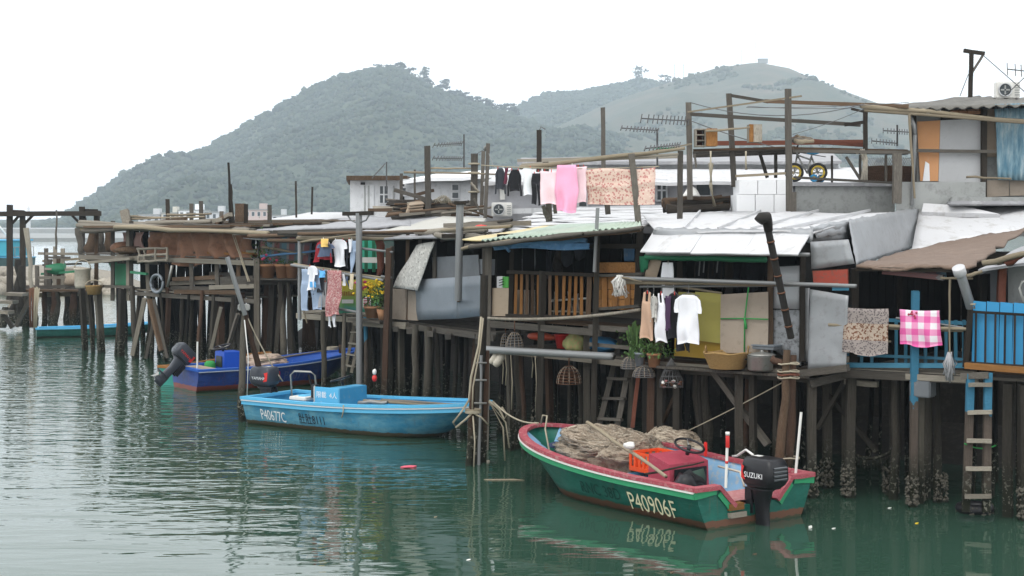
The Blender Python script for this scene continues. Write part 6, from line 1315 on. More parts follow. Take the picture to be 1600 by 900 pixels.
for k, (a, b_, m, r) in enumerate((((2.7, .1, .62), (5.2, -.1, .68), 'bamboo', .03), ((3.0, .35, .62), (5.3, .15, .7), 'pale_wood', .035), ((4.4, -.2, .62), (5.4, .1, .72), 'bamboo', .03), ((2.75, -.1, .6), (3.6, -.2, .66), 'alu', .045))): tag(pole('boat_pole', None, b2.w(a), b2.w(b_), r, M[m]), ['long thin bamboo oar lying in the light blue boat', 'pale timber pole along the far side of the light blue boat', 'short bamboo piece in the bow of the light blue boat', 'short grey rolled tube beside the console of the light blue boat'][k], 'pole')
bx2(b2, 'float_stick', (2.85, .3, 1.0), (.03, .03, .3), M['dark_wood']); blob('red_float', b2.t, M['red_plastic'], b2.w((2.85, .3, 1.1)), (.06, .06, .08), 2, .1); blob('white_float', b2.t, M['white_plastic'], b2.w((2.85, .3, 1.24)), (.05, .05, .07), 2, .1)
tube('rail_tie', b2.t, [b2.w((3.05, -.98, .65)), b2.w((3.06, -1.0, .5)), b2.w((3.0, -.98, .38))], .014, M['rope'], 5)
# dark blue boat
b3 = Boat('dark blue motor boat with a tilted grey outboard moored behind', (-8.85, 41.55), (-4.45, 44.6), 1.95, .95, .6, .88, M['navy_hull'], M['navy_rail'], M['navy_rail'], M['navy_rail'], .6, stripe=plain('scuffed_grey_strip', (.35, .4, .5), .1, 6, .6))
b3.side_text('P407', .34, 2.5, .22, -1, 1, M['faint_paint'], 0, 'registration', 0, .8)
motor(b3, -.12, .0, .66, M['motor_grey'], .8, 1.05, 'YAMAHA', M['red_plastic'], .1, M['red_plastic'])
c3 = bx2(b3, 'console', (1.35, .15, .68), (.55, .62, .62), M['royal']); bx2(b3, 'dash_face', (1.06, .15, .72), (.02, .4, .3), M['black_plastic'], c3); wheel(b3, (1.15, .15, 1.12), .24, M['black_plastic'], V((-.25, 0, .95)), c3)
bx2(b3, 'stern_seat', (.5, .1, .55), (.5, 1.3, .08), M['ply']); lathe('green_tank', b3.t, M['rope_green'], [(0, 0), (.16, 0), (.16, .3), (.1, .36), (0, .36)], b3.w((.95, .5, .35)), 12)
net_heap('pale pink net heap in the dark blue boat', b3, 411, 566, .62, (.75, .42, .22), plain('pinkish_net', (.5, .38, .31), .3, 14, .95, 0, .1, (.3, .22, .18), .5, .5, 1, bscale=45), 12, 80, .6, .3)
tag(pole('white_stick', None, b3.w((.1, -.6, .55)), b3.w((.1, -.62, 1.35)), .025, M['white_plastic']), 'short white stick with red end at the stern of the dark blue boat', 'stick')
tag(pole('boat_hook', None, b3.w((2.0, -.5, .72)), b3.w((4.6, .2, .9)), .025, M['bamboo']), 'bamboo boat hook lying along the dark blue boat', 'pole')
for k in range(3): tube('rope_coil', b3.t, [b3.w((4.5 + math.cos(a) * .16, math.sin(a) * .14, .9 + k * .03)) for a in np.linspace(0, 6.2, 14)], .02, M['rope'], 5, True)
bx2(b3, 'bow_post', (4.75, 0, .9), (.08, .08, .25), M['brown_wood'])
b5 = Boat('end of a green and orange boat showing behind the dark blue stern', (-9.45, 42.75), (-7.2, 45.4), 1.3, .95, .5, .7, plain('teal_hull', (.03, .25, .2), .2, 3, .5), M['orange_wood'], M['orange_wood'], M['orange_wood'], .6, name='small_boat')
# small boat behind the piles at left
b4 = Boat('small low blue and green boat lying behind the piles of the loft', (-18.9, 61.0), (-14.2, 62.6), 1.35, .8, .36, .52, hull_paint('dark_green_hull', (.012, .1, .08), (.03, .14, .12), (.03, .04, .03), .06), M['blue_rail'], M['blue_in'], M['blue_in'], .6, name='rowing_boat')
bx2(b4, 'thwart', (1.2, 0, .3), (.2, 1.0, .05), M['blue_rail']); bx2(b4, 'thwart', (2.8, 0, .33), (.2, 1.1, .05), M['blue_rail'])
purge()
# large turquoise boat at the left edge
b6 = Boat('big turquoise cabin boat cut by the left edge of the photo', (-38.2, 120), (-47.4, 123), 3.6, .9, 1.9, 2.6, hull_paint('dark_teal_hull', (.03, .075, .08), (.05, .1, .1), (.1, .04, .03), .2), M['blue_rail'], M['blue_in'], M['blue_in'], .6, name='fishing_boat')
M['turq'] = plain('turquoise_cabin', (.05, .36, .48), .15, 1.4, .6)
cb = bx2(b6, 'cabin', (3.4, 0, 2.6), (6.2, 2.9, 1.2), M['turq']); bx2(b6, 'cabin_roof', (3.4, 0, 3.24), (6.5, 3.1, .12), M['blue_rail'])
for k in range(3): bx2(b6, 'window', (1.8 + k * 1.5, 1.36, 2.8), (.8, .06, .5), M['glass'], cb)
for k in range(6): tube('rail_post', b6.t, [b6.w((.1, -1.5 + k * .6, 1.9)), b6.w((.1, -1.5 + k * .6, 2.7))], .03, M['alu'])
tube('stern_rail', b6.t, [b6.w((.1, -1.5, 2.7)), b6.w((.1, 1.5, 2.7))], .03, M['alu']); tube('derrick', b6.t, [b6.w((1.3, 0, 3.4)), b6.w((4, 0, 6.3))], .06, M['white_plastic'])
purge()

# ================================================================ WASHING
KIND = {
 'sheet': [[(0, .0, 1), (-1, .0, 1)]],
 'tee': [[(0, .3, .7), (-.04, .22, .78), (-.16, .16, .84), (-1, .17, .83)], [(-.02, .24, .3), (-.1, .08, .24), (-.3, -.0, .17), (-.36, .02, .17)], [(-.02, .7, .76), (-.1, .76, .92), (-.3, .83, 1.0), (-.36, .83, .98)]],
 'long': [[(0, .32, .68), (-.05, .22, .78), (-.75, .2, .8)], [(-.02, .24, .3), (-.2, .08, .24), (-.9, .0, .14)], [(-.02, .7, .76), (-.2, .76, .92), (-.9, .86, 1.0)]],
 'tank': [[(0, .28, .4), (-.22, .2, .42), (-.24, .2, .42)], [(0, .6, .72), (-.22, .58, .8), (-.24, .58, .8)], [(-.2, .2, .8), (-.3, .14, .86), (-1, .1, .9)]],
 'pants': [[(0, .08, .92), (-.3, .02, .98), (-.34, .02, .98)], [(-.32, .02, .49), (-1, .05, .4)], [(-.32, .51, .98), (-1, .6, .97)]],
 'shorts': [[(0, .1, .9), (-.45, .03, .97)], [(-.43, .03, .49), (-1, .0, .47)], [(-.43, .51, .97), (-1, .53, 1.0)]],
 'narrow': [[(0, .1, .9), (-.6, .0, 1), (-1, .1, .85)]],
 'sleeve': [[(0, .2, .8), (-1, .3, .7)]],
}
def garment(name, label, cat, kind, tl, u, wd, hg, m, group=None, fold=.045, seed=None, skew=0):
    """cloth hung from its top edge: front and back layer, folds that deepen downwards"""
    fold *= 1.9
    sd = random.random() * 50 if seed is None else seed
    u = u.normalized(); n = u.cross(V((0, 0, 1))).normalized(); X = Matrix(((u.x, 0, n.x, tl.x), (u.y, 0, n.y, tl.y), (u.z, 1, n.z, tl.z), (0, 0, 0, 1)))
    X = Matrix.Translation(tl) @ Matrix(((u.x, 0, n.x, 0), (u.y, 0, n.y, 0), (u.z, 1, n.z, 0), (0, 0, 0, 1)))
    vs, fs = [], []
    for strip in KIND[kind]:
        ny, nx = max(3, int(14 * abs(strip[-1][0] - strip[0][0]))), 10
        def row(y):
            for (a, la, ra), (b, lb, rb) in zip(strip, strip[1:]):
                if b <= y <= a + 1e-9: f = (a - y) / (a - b) if a != b else 0; return la + (lb - la) * f, ra + (rb - ra) * f
            return strip[-1][1:]
        base = len(vs)
        for lay in (1, -1):
            for j in range(ny + 1):
                y = strip[0][0] + (strip[-1][0] - strip[0][0]) * j / ny; l, r = row(y)
                for i in range(nx + 1):
                    s = i / nx; x = l + (r - l) * s; e = 1 - abs(2 * s - 1) ** 4
                    f = fold * ((.3 - y) * math.sin(x * wd * 24 + sd + 1.5 * y) * .5 + 1.3 * NZ.noise(V((x * wd * 5 + sd, y * hg * 2.5, sd)))) * (.4 - y)
                    vs.append(V((x * wd + skew * y * wd + .02 * NZ.noise(V((y * 3, sd, x))), y * hg * (1 + .03 * math.sin(x * 7 + sd)) - (.015 * math.sin(x * math.pi) if kind == 'sheet' else 0), f + lay * (.004 + .014 * e))))
        Wn = nx + 1; n0 = (ny + 1) * Wn
        for j in range(ny):
            for i in range(nx):
                a = base + j * Wn + i; fs.append((a, a + Wn, a + Wn + 1, a + 1)); a += n0; fs.append((a, a + 1, a + Wn + 1, a + Wn))
        for j in range(ny):
            for c in (0, nx): a = base + j * Wn + c; q = (a, a + n0, a + n0 + Wn, a + Wn); fs.append(q if c == 0 else q[::-1])
        for i in range(nx):
            for r in (0, ny): a = base + r * Wn + i; fs.append((a, a + 1, a + 1 + n0, a + n0))
    o = link(name, mesh(name, vs, fs, True), None, X, m); tag(o, label, cat, group)
    return o
def peg(o, pts):
    for p in pts: beam('peg', o, p - V((0, 0, .03)), p + V((0, 0, .035)), .014, .02, pick([M['pale_wood'], M['red_plastic'], M['white_plastic']]))
def hang(face, off, name, label, cat, kind, x0, x1, y0, y1, m, group, skew=0, fold=.03, pegs=2):
    a, b = face.p(x0, y0, off), face.p(x1, y0, off); b.z = a.z; h = a.z - face.p((x0 + x1) / 2, y1, off).z
    o = garment(name, label, cat, kind, a, b - a, (b - a).length, h, m, group, fold, None, skew)
    peg(o, [a.lerp(b, (k + .6) / (pegs + .2)) for k in range(pegs)]); return o
g1 = 'washing on the line above the roofs'
FR = Face(760, 32.5, 1040, 31.5)
tag(tube('washing_line', None, sag(FR.p(752, 258), FR.p(1030, 260), .06), .012, M['rope']), 'thin washing line strung above the roofs in the middle', 'line')
for a in (('long_shirt', 'charcoal long sleeved top hung leftmost on the roof line', 'shirt', 'long', 773, 791, 263, 307, 'c_charcoal'), ('cardigan', 'narrow maroon top on the roof line between two dark ones', 'shirt', 'sleeve', 787, 796, 263, 288, 'c_maroon'), ('long_shirt', 'black long sleeved top hung second on the roof line', 'shirt', 'long', 793, 816, 265, 310, 'c_black'),
          ('tee_shirt', 'white shirt on the roof line right of the black tops', 'shirt', 'tee', 814, 834, 262, 305, 'c_white'), ('trousers', 'black trousers hung on the roof line beside the white shirt', 'trousers', 'pants', 830, 848, 271, 320, 'c_black'), ('white_cloth', 'small white cloth pegged above the black trousers', 'cloth', 'sheet', 836, 846, 268, 286, 'c_white'),
          ('pale_sheet', 'pale pink sheet behind the bright pink one on the roof line', 'sheet', 'sheet', 845, 878, 267, 318, 'c_palepink'), ('pink_sheet', 'bright pink sheet with a hanging corner on the roof line', 'sheet', 'narrow', 867, 904, 258, 331, 'c_pink'), ('pink_towel', 'pale pink towel on the roof line left of the floral blanket', 'towel', 'sheet', 890, 917, 260, 316, 'c_palepink'),
          ('floral_blanket', 'wide salmon floral blanket hung on the roof line', 'blanket', 'sheet', 916, 1024, 266, 320, 'floral_blanket')):
    hang(FR, .04 * random.uniform(-1, 1) - (.08 if a[0] == 'pink_sheet' else 0), a[0], a[1], a[2], a[3], a[4], a[5], a[6], a[7], M[a[8]], g1, 0, .02 if a[3] == 'long' else .035, 3 if a[3] == 'sheet' else 2)
fb_ = [o for o in col.objects if o.name == 'floral_blanket'][0]
for v in fb_.data.vertices:                                     # left end lies lower, right corner is hitched up
    v.co.y += .06 * (v.co.x / 1.4) * (1 + v.co.y) + .03 * math.sin(v.co.x * 4); v.co.z += .05 * math.exp(-((v.co.y + .3 + .06 * math.sin(v.co.x * 3)) / .05) ** 2)
g2 = 'washing at the laundry house'
for a in (('jeans', 'pale blue jeans hung on the lower line of the laundry house', 'jeans', 'pants', 469, 501, 420, 484, 'c_denim', -.75), ('baby_shirt', 'small white shirt with a blue patch hung in front of the jeans', 'shirt', 'tee', 480, 496, 415, 453, 'c_white', -.86), ('dark_shirt', 'dark grey top hung right of the jeans', 'shirt', 'long', 492, 508, 426, 466, 'c_charcoal', -.7),
          ('pillow_cloth', 'light blue small cloth pegged beside the dark grey top', 'cloth', 'sheet', 499, 508, 422, 433, 'c_skyblue', -.8), ('grey_towel', 'narrow grey striped towel hung left of the red floral trousers', 'towel', 'sheet', 500, 511, 440, 480, 'c_grey', -.66), ('floral_trousers', 'long faded red floral trousers on the lower line of the laundry house', 'trousers', 'narrow', 510, 535, 422, 493, 'floral_red', -.8),
          ('white_trousers', 'white cloth tails hanging below the red floral trousers', 'cloth', 'pants', 511, 526, 470, 511, 'c_white', -.72), ('navy_sock', 'slate sock hung among small cream things', 'sock', 'sleeve', 539, 545, 432, 450, 'c_slate', -.72), ('cream_sock', 'cream cloth hung right of the slate sock', 'cloth', 'narrow', 546, 554, 428, 452, 'c_cream', -.72), ('white_sock', 'white cloth hung left of the slate sock', 'cloth', 'sleeve', 534, 540, 428, 446, 'c_white', -.72),
          ('red_jacket', 'dark red jacket on the upper line of the laundry house', 'jacket', 'long', 491, 521, 378, 414, 'c_red', -.8), ('slate_vest', 'slate blue vest hung over the dark red jacket', 'vest', 'tee', 495, 522, 380, 401, 'c_slate', -.88), ('yellow_hat', 'yellow hat on top of the red jacket', 'hat', 'narrow', 502, 514, 373, 386, 'c_yellow', -.94), ('white_shirt', 'white shirt hung right of the red jacket', 'shirt', 'tee', 517, 543, 374, 416, 'c_white', -.7),
          ('olive_cloth', 'dark olive strip of cloth behind the white shirt', 'trousers', 'pants', 533, 545, 378, 418, 'c_charcoal', -.6), ('denim_trousers', 'blue denim trousers on the upper line behind the metal pole', 'jeans', 'pants', 546, 563, 376, 425, 'c_denim', -.7), ('pale_shirt', 'small pale top hung between the olive cloth and the denim', 'shirt', 'sleeve', 543, 552, 374, 394, 'c_white', -.74)):
    hang(FC, a[9], a[0], a[1], a[2], a[3], a[4], a[5], a[6], a[7], M[a[8]], g2, .12 if a[0] == 'floral_trousers' else 0)
o = [q for q in col.objects if q.name == 'baby_shirt'][0]
q = face_quad('blue_patch', o, FC, M['c_skyblue'], ((484, 449), (494, 449), (493, 440), (484, 440)), -.91, nx=3, ny=3, warp=.005, thick=.004)
g3 = 'washing before the white roofed house'
for a in (('beige_dress', 'long beige sleeveless dress on the front pole', 'dress', 'tank', 999, 1024, 456, 530, 'c_beige', -.5), ('grey_blouse', 'crumpled grey patterned blouse beside the beige dress', 'shirt', 'long', 1014, 1028, 462, 508, 'floral_pale', -.56), ('white_vest', 'narrow white vest on the front pole left of the black top', 'vest', 'tank', 1024, 1042, 458, 534, 'c_white', -.5), ('white_sheet', 'tall white cloth hung high behind the front pole', 'cloth', 'narrow', 1034, 1054, 410, 466, 'c_white', -.2),
          ('purple_top', 'dark purple patterned top between the white vest and black shirt', 'shirt', 'sleeve', 1036, 1052, 462, 518, 'c_purple', -.5), ('black_shirt', 'black shirt half hidden behind the white T-shirt', 'shirt', 'tee', 1042, 1066, 458, 530, 'c_black', -.42), ('white_tee_shirt', 'large plain white T-shirt on the front pole', 'T-shirt', 'tee', 1052, 1099, 460, 537, 'c_white', -.55), ('black_shorts', 'black shorts showing below the white T-shirt', 'shorts', 'shorts', 1056, 1081, 520, 549, 'c_black', -.35)):
    o = hang(FF, a[9], a[0], a[1], a[2], a[3], a[4], a[5], a[6], a[7], M[a[8]], g3, 0, .03, 1)
    if a[3] in ('tee', 'tank', 'long'):
        c = FF.p((a[4] + a[5]) / 2, a[6], a[9]); tube('hanger', o, [FF.p(a[4] + 6, a[6] + 3, a[9]), c + V((0, 0, .03)), FF.p(a[5] - 6, a[6] + 3, a[9])], .008, M['wire']); tube('hanger_hook', o, [c + V((0, 0, .03)), c + V((.01, 0, .1)), FF.p((a[4] + a[5]) / 2, 444, a[9])], .006, M['wire'])
tag(blob('louvred_shutter', None, M['brown_wood'], FF.p(1030, 540, .05), (.12, .04, .2), 1, .05), 'dark louvred board behind the hung clothes', 'board')
t = thing('string_mop', 'white string mop head down on the left end of the front pole', 'mop', FF.p(968, 445, -.6)); pole('handle', t, FF.p(966, 432, -.6), FF.p(1003, 440, -.5), .016, M['bamboo'])
L = [[FF.p(968, 430, -.6) + V((random.gauss(0, .02), random.gauss(0, .02), 0)), FF.p(968, 440, -.6) + V((random.gauss(0, .055), random.gauss(0, .05), 0)), FF.p(968, 460, -.6) + V((random.gauss(0, .07), random.gauss(0, .05), random.gauss(0, .02)))] for k in range(60)]; tubes('strings', t, L, .011, M['white_plastic'], 4)
g4 = 'washing on the blue railing'
hang(FG, -.3, 'patterned_blanket', 'brown and grey patterned blanket hung over the blue railing', 'blanket', 'sheet', 1318, 1388, 480, 553, M['banded'], g4, 0, .02, 0); hang(FG, -.3, 'check_cloth', 'pink and white checked cloth hung over the blue railing', 'cloth', 'sheet', 1406, 1468, 483, 540, M['pink_check'], g4, -.04, .025, 0)
o = [q for q in col.objects if q.name == 'check_cloth'][0]
for k in range(7): blob('flower_print', o, M['ink_red'], FG.p(1424 + random.uniform(-6, 8), 490 + random.uniform(-3, 9), -.335), (.02, .006, .02), 1, .3)
t = thing('string_mop', 'grey mop hanging head down before the blue railing', 'mop', FG.p(1483, 590, -.35)); pole('handle', t, FG.p(1484, 436, -.35), FG.p(1484, 556, -.35), .016, M['bamboo'])
L = [[FG.p(1484, 550, -.35) + V((random.gauss(0, .015), 0, 0)), FG.p(1484, 568, -.35) + V((random.gauss(0, .04), random.gauss(0, .03), 0)), FG.p(1483, 588, -.35) + V((random.gauss(0, .045), random.gauss(0, .03), random.gauss(0, .04)))] for k in range(50)]; tubes('strings', t, L, .01, M['c_grey'], 4)

# ================================================================ POLES, FRAMES AND AERIALS ON THE ROOFS
t = thing('clothes_rack', 'row of grey posts with a top pole carrying the roof washing line', 'frame', P(920, 345, 31.8))
for (xb, yb, xt, yt, d, w_) in ((859, 346, 852, 253, 32.6, .13), (998, 354, 986, 240, 31.6, .13), (1062, 348, 1063, 236, 31.6, .11), (868, 334, 862, 276, 34, .08), (950, 335, 946, 300, 34, .12)): beam('post', t, P(xb, yb, d), P(xt, yt, d), w_, w_, M['grey_wood'])
pole('top_pole', t, P(812, 262, 32.6), P(1070, 232, 31.5), .04, M['bamboo']); pole('top_pole', t, P(815, 258, 32.8), P(1060, 240, 31.5), .035, M['pale_wood']); pole('prop', t, P(858, 345, 32.5), P(847, 322, 32.5), .05, M['grey_wood'])
for i, (xb, yb, xt, yt, d, r, nm) in enumerate(((669, 335, 667, 228, 47, .11, 'tall square post rising from the timber heap'), (740, 330, 741, 240, 47, .13, 'thick post with rope wraps near the white house'), (752, 335, 755, 236, 47, .07, 'thin leaning post next to the thick roped one'), (758, 342, 763, 224, 46, .07, 'tallest thin post with an aerial stub beside the thick roped one'), (842, 270, 842, 203, 50, .1, 'dark ragged post above the grey rear roof'), (943, 268, 942, 168, 48, .08, 'tall slim post above the floral blanket'), (648, 320, 648, 265, 50, .04, 'thin pole left of the tall square post'), (627, 318, 627, 271, 48, .06, 'short pole at the corner of the low white house'))):
    t = thing('roof_post', nm, 'post', P(xb, yb, d), 'posts standing on the rear roofs'); beam('post', t, P(xb, yb, d), P(xt, yt, d), r * 1.7, r * 1.7, M['grey_wood'] if i not in (4,) else M['dark_wood'])
    if i == 1:
        for y in (256, 270, 300): tube('rope_wrap', t, [P(740.5, y, d) + V((math.cos(a) * .16, math.sin(a) * .16, 0)) for a in np.linspace(0, 6.2, 12)], .03, M['rope'], 5, True)
    if i == 4: tube('wire_end', t, [P(842, 206, d), P(845, 198, d), P(852, 202, d)], .02, M['wire'])
    if i == 3: tube('insulator', t, [P(763, 226, d), P(757, 230, d), P(758, 236, d)], .035, M['alu'])
t = thing('roof_rails', 'light horizontal rails between the posts over the timber heap', 'rail', P(700, 270, 47))
pole('rail', t, P(631, 269, 47.2), P(800, 272, 46.5), .03, M['bamboo']); pole('rail', t, P(667, 263, 47), P(742, 263.5, 47), .025, M['bamboo'])
for (x0, y0, x1, y1) in ((640, 330, 760, 322), (700, 318, 770, 340), (740, 310, 752, 335), (736, 285, 748, 300), (690, 333, 800, 320)): pole('brace', t, P(x0, y0, 46.6), P(x1, y1, 46.6), .035, WOODS)
t = thing('timber_heap', 'heap of scrap boards and poles piled on the roof beside the low white house', 'timber', P(665, 338, 48))
for k in range(46):
    c = P(random.uniform(622, 708), random.uniform(316, 337), 48 + random.uniform(-.8, 1.2)); a = random.uniform(-.35, .35); ln = random.uniform(.4, 1.1); pl = random.random() < .35
    d_ = V((math.cos(a), random.uniform(-.4, .4), math.sin(a) * .5)) * ln; beam('board', t, c - d_, c + d_, random.uniform(.06, .16) if not pl else .3, .04, [M['pale_wood'], M['brown_wood'], M['grey_wood'], M['dark_wood']], V((random.uniform(-.3, .3), -.7, 1)).normalized())
beam('long_beam', t, P(617, 297, 47.6), P(668, 312, 47.2), .16, .12, M['grey_wood']); beam('long_beam', t, P(624, 336, 47), P(720, 326, 47), .12, .1, M['pale_wood']); beam('long_beam', t, P(575, 328, 46.8), P(612, 328, 46.8), .1, .1, M['brown_wood']); beam('long_beam', t, P(645, 306, 47.4), P(678, 297, 47.4), .1, .1, M['brown_wood'])
for k in range(4): quad('pale_sheet', t, M['ply'], P(634 + k * 2, 333 - k * 4, 47), P(660 + k, 330 - k * 4, 47), P(658, 322 - k * 3, 47.3), P(636, 325 - k * 3, 47.3), 3, 2, .02, .03)
tubes('netting', t, [[P(676 + k * 3, 314 + 4 * math.sin(k), 47.1), P(682 + k * 2.6, 305 + (k - 4) ** 2 * .35, 47.1), P(690 + k * 2, 318, 47.1)] for k in range(9)], .02, M['rope'], 4)
t = thing('timber_stack', 'stack of long dark poles lying behind the right end of the washing frame', 'timber', P(1100, 328, 38))
for k in range(16): y = 330 - (k % 5) * 4 - random.uniform(0, 3); pole('stacked_pole', t, P(1036 + random.uniform(-2, 14), y, 38 - .2 * (k // 5)), P(1130 + random.uniform(-6, 19), y - 5 + random.uniform(-2, 2), 38.2 - .2 * (k // 5)), random.uniform(.05, .1), [M['grey_wood'], M['dark_wood'], M['brown_wood']])
quad('white_sack', t, M['white_plastic'], P(1066, 306, 37.4), P(1094, 308, 37.4), P(1088, 296, 37.6), P(1078, 288, 37.6), 4, 4, .05, .02); tubes('hung_rope', t, [[P(1108 + k * 2, 255, 37), P(1112 - k, 290, 37), P(1115 + k, 322, 37.2)] for k in range(4)], .02, M['rope'])
# the big drying frame
t = thing('drying_frame', 'tall weathered timber drying frame with a plank platform on the roofs at right', 'frame', P(1180, 320, 38)); FP = 36.5
for (xb, yb, xt, yt, d, w_) in ((1078, 312, 1076, 160, 37, .13), (1147, 292, 1139, 146, 37.5, .13), (1233, 330, 1231, 139, 35.5, .14), (1199, 278, 1186, 236, 38.5, .08), (1212, 278, 1212, 236, 38.5, .08), (1088, 262, 1085, 240, 37, .05)): beam('post', t, P(xb, yb, d), P(xt, yt, d), w_, w_, M['grey_wood'])
for (x0, y0, d0, x1, y1, d1, w_, m) in ((1074, 178, 37, 1345, 195, 36, .09, 'grey_wood'), (1140, 149, 37.5, 1200, 159, 37, .08, 'grey_wood'), (1195, 158, 37, 1420, 166, 36, .09, 'brown_wood'), (1075, 175, 36.8, 1252, 150, 35.3, .04, 'bamboo'), (1100, 224, 39, 1350, 222, 39, .12, 'red_wood'), (1230, 217, 36, 1352, 227, 37.5, .1, 'red_wood'), (1150, 275, 36.6, 1240, 270, 35.6, .06, 'bamboo'), (1240, 236, 36, 1430, 238, 36.5, .08, 'grey_wood'), (1240, 277, 36, 1420, 287, 37, .06, 'grey_wood'), (968, 246, 34, 1080, 225, 36, .035, 'bamboo'), (1300, 243, 38, 1300, 285, 38, .05, 'grey_wood'), (1330, 170, 37, 1352, 175, 37, .06, 'dark_wood'), (1320, 195, 36, 1350, 191, 36, .08, 'dark_wood')):
    beam('rail', t, P(x0, y0, d0), P(x1, y1, d1), w_, w_, M[m])
zp = P(0, 234, 36.5).z
for k in range(9): y = 37.3 + k * .36; beam('platform_plank', t, V((xy(1083, y)[0], y, zp + random.uniform(-.02, .03))), V((xy(1238 + k, y)[0], y - .3, zp + .08)), .05, .33, [M['grey_wood'], M['brown_wood']], V((0, 1, 0)))
for k in range(5): y = 36.9 + k * .36; beam('platform_plank', t, V((xy(1236, y)[0], y, zp + .05)), V((xy(1425, y)[0], y + .6, zp + .02)), .06, .3, [M['grey_wood'], M['brown_wood']], V((0, 1, 0)))
for k in range(7): pole('loose_pole', t, P(1238 + random.uniform(0, 8), 221 - k * 1.2, 35.7 + k * .1), P(1262 + random.uniform(0, 10), 219 + random.uniform(-2, 3), 35.9 + k * .1), .05, [M['bamboo'], M['grey_wood'], M['brown_wood']])
for (x0, y0, x1, y1) in ((1166, 168, 1420, 160), (1238, 210, 1350, 170), (1168, 166, 1345, 168)): tube('line_wire', t, sag(P(x0, y0, 36), P(x1, y1, 36), .04), .008, M['wire'])
for px in (1110, 1165): tubes('hung_cord', t, [[P(px + k, 236, 36), P(px + 1 - k, 256, 36), P(px + 2 * k, 285 - 20 * (px > 1150), 36.1)] for k in range(2)], .016, M['rope'])
def cabinet(label, x0, y0, x1, y1, d, m1, m2, shelves):
    a, b = P(x0, y1, d), P(x1, y0, d); wv, h = b.x - a.x, b.z - a.z; t = thing('old_cabinet', label, 'cabinet', a, None); T = .03
    box('side_panel', t, m2, (a.x + T / 2, d + .2, a.z + h / 2), (T, .4, h), 0, .004); box('side_panel', t, m2, (b.x - T / 2, d + .2, a.z + h / 2), (T, .4, h), 0, .004); box('back_panel', t, m1, ((a.x + b.x) / 2, d + .38, a.z + h / 2), (wv - .07, .02, h - .01), 0, .004)
    for k in range(shelves + 1): box('shelf', t, m2, ((a.x + b.x) / 2, d + .19, a.z + T / 2 + (h - T) * k / shelves), (wv - .07, .36, T), 0, .004)
    return t
cabinet('open wooden drawer cabinet at the left end of the drying platform', 1087, 201, 1103, 229, 36.6, M['red_wood'], M['pale_wood'], 3); cabinet('orange board box beside the open drawer cabinet on the platform', 1104, 201, 1121, 228, 36.5, M['orange_wood'], M['orange_wood'], 1)
o = [q for q in col.objects if q.name.startswith('old_cabinet')][-1]; box('door_board', o, M['orange_wood'], P(1112.5, 214.5, 36.47), (.26, .03, .42), 0, .004)
c = cabinet('pale narrow box standing at the middle of the drying platform', 1171, 194, 1191, 222, 36.3, M['orange_wood'], M['pale_wood'], 1); box('door_board', c, M['pale_wood'], P(1184, 208, 36.27), (.2, .03, .42), 0, .004); box('door_board', c, M['orange_wood'], P(1174, 208, 36.265), (.1, .03, .42), 0, .004)
tag(pole('bamboo_pole', None, P(1103, 205, 36.4), P(1172, 199, 36.2), .025, M['bamboo']), 'bamboo pole resting across the boxes on the drying platform', 'pole')
# right hand rails with chicken wire and hose
t = thing('wire_fence', 'rusty chicken wire fence with rails before the patched hut', 'fence', P(1390, 285, 37)); Lw = []
for k in range(22):
    x = 1350 + k * 3.6; Lw.append([P(x, 284, 37.3), P(x + 22, 246, 37.3)]); Lw.append([P(x + 22, 284, 37.3), P(x, 246, 37.3)])
tubes('wire_mesh', t, Lw, .006, M['rust'], 3); beam('post', t, P(1344, 285, 37.2), P(1344, 242, 37.2), .06, .06, M['grey_wood']); beam('post', t, P(1384, 285, 37.2), P(1384, 242, 37.2), .06, .06, M['grey_wood']); beam('brace', t, P(1322, 245, 37.2), P(1345, 282, 37.2), .08, .06, M['grey_wood']); beam('inner_board', t, P(1350, 275, 38), P(1425, 275, 38), .5, .04, M['brown_wood'], V((0, -1, 0)))
for k in range(3): tube('hose', t, [P(1346 + k * 4, 283, 36.8), P(1350 + k * 2, 255 - k * 4, 36.8), P(1344 + k * 3, 234, 36.8), P(1340 - k, 240, 36.8)], .03, M['cream_plastic'])
# bicycle on the wall ledge
t = thing('child_bicycle', 'small child bicycle with yellow wheels standing on the concrete coping', 'bicycle', P(1262, 285, 37.1)); d = 37.1; ywh = plain('yellow_wheel', (.5, .36, .05), .2, 4, .6)
def ring(c, r): return [c + V((math.cos(a) * r, 0, math.sin(a) * r)) for a in np.linspace(0, 6.283, 21)[:-1]]
zc = P(0, 285, d).z
for px in (1241, 1278):
    c = V((P(px, 0, d).x, d, zc + .24)); w_ = tube('wheel', t, ring(c, .2), .035, M['black_plastic'], 8, True); tube('rim', w_, ring(c, .15), .03, ywh, 6, True); tubes('spoke', w_, [[c, c + V((math.cos(a) * .15, 0, math.sin(a) * .15))] for a in np.linspace(0, 6, 8)], .01, M['alu'], 4)
f0_, f1_ = P(1241, 0, d), P(1278, 0, d); A_ = V((f0_.x, d, zc + .24)); B_ = V((f1_.x, d, zc + .24)); hd = A_ + V((.07, 0, .42)); st_ = A_.lerp(B_, .72) + V((0, 0, .38)); bb = A_.lerp(B_, .55) + V((0, 0, -.02))
for a, b in ((A_, hd), (hd, bb), (bb, st_), (bb, B_), (st_, B_), (hd, st_ - V((0, 0, .08)))): tube('frame_tube', t, [a, b], .022, M['alu'], 6)
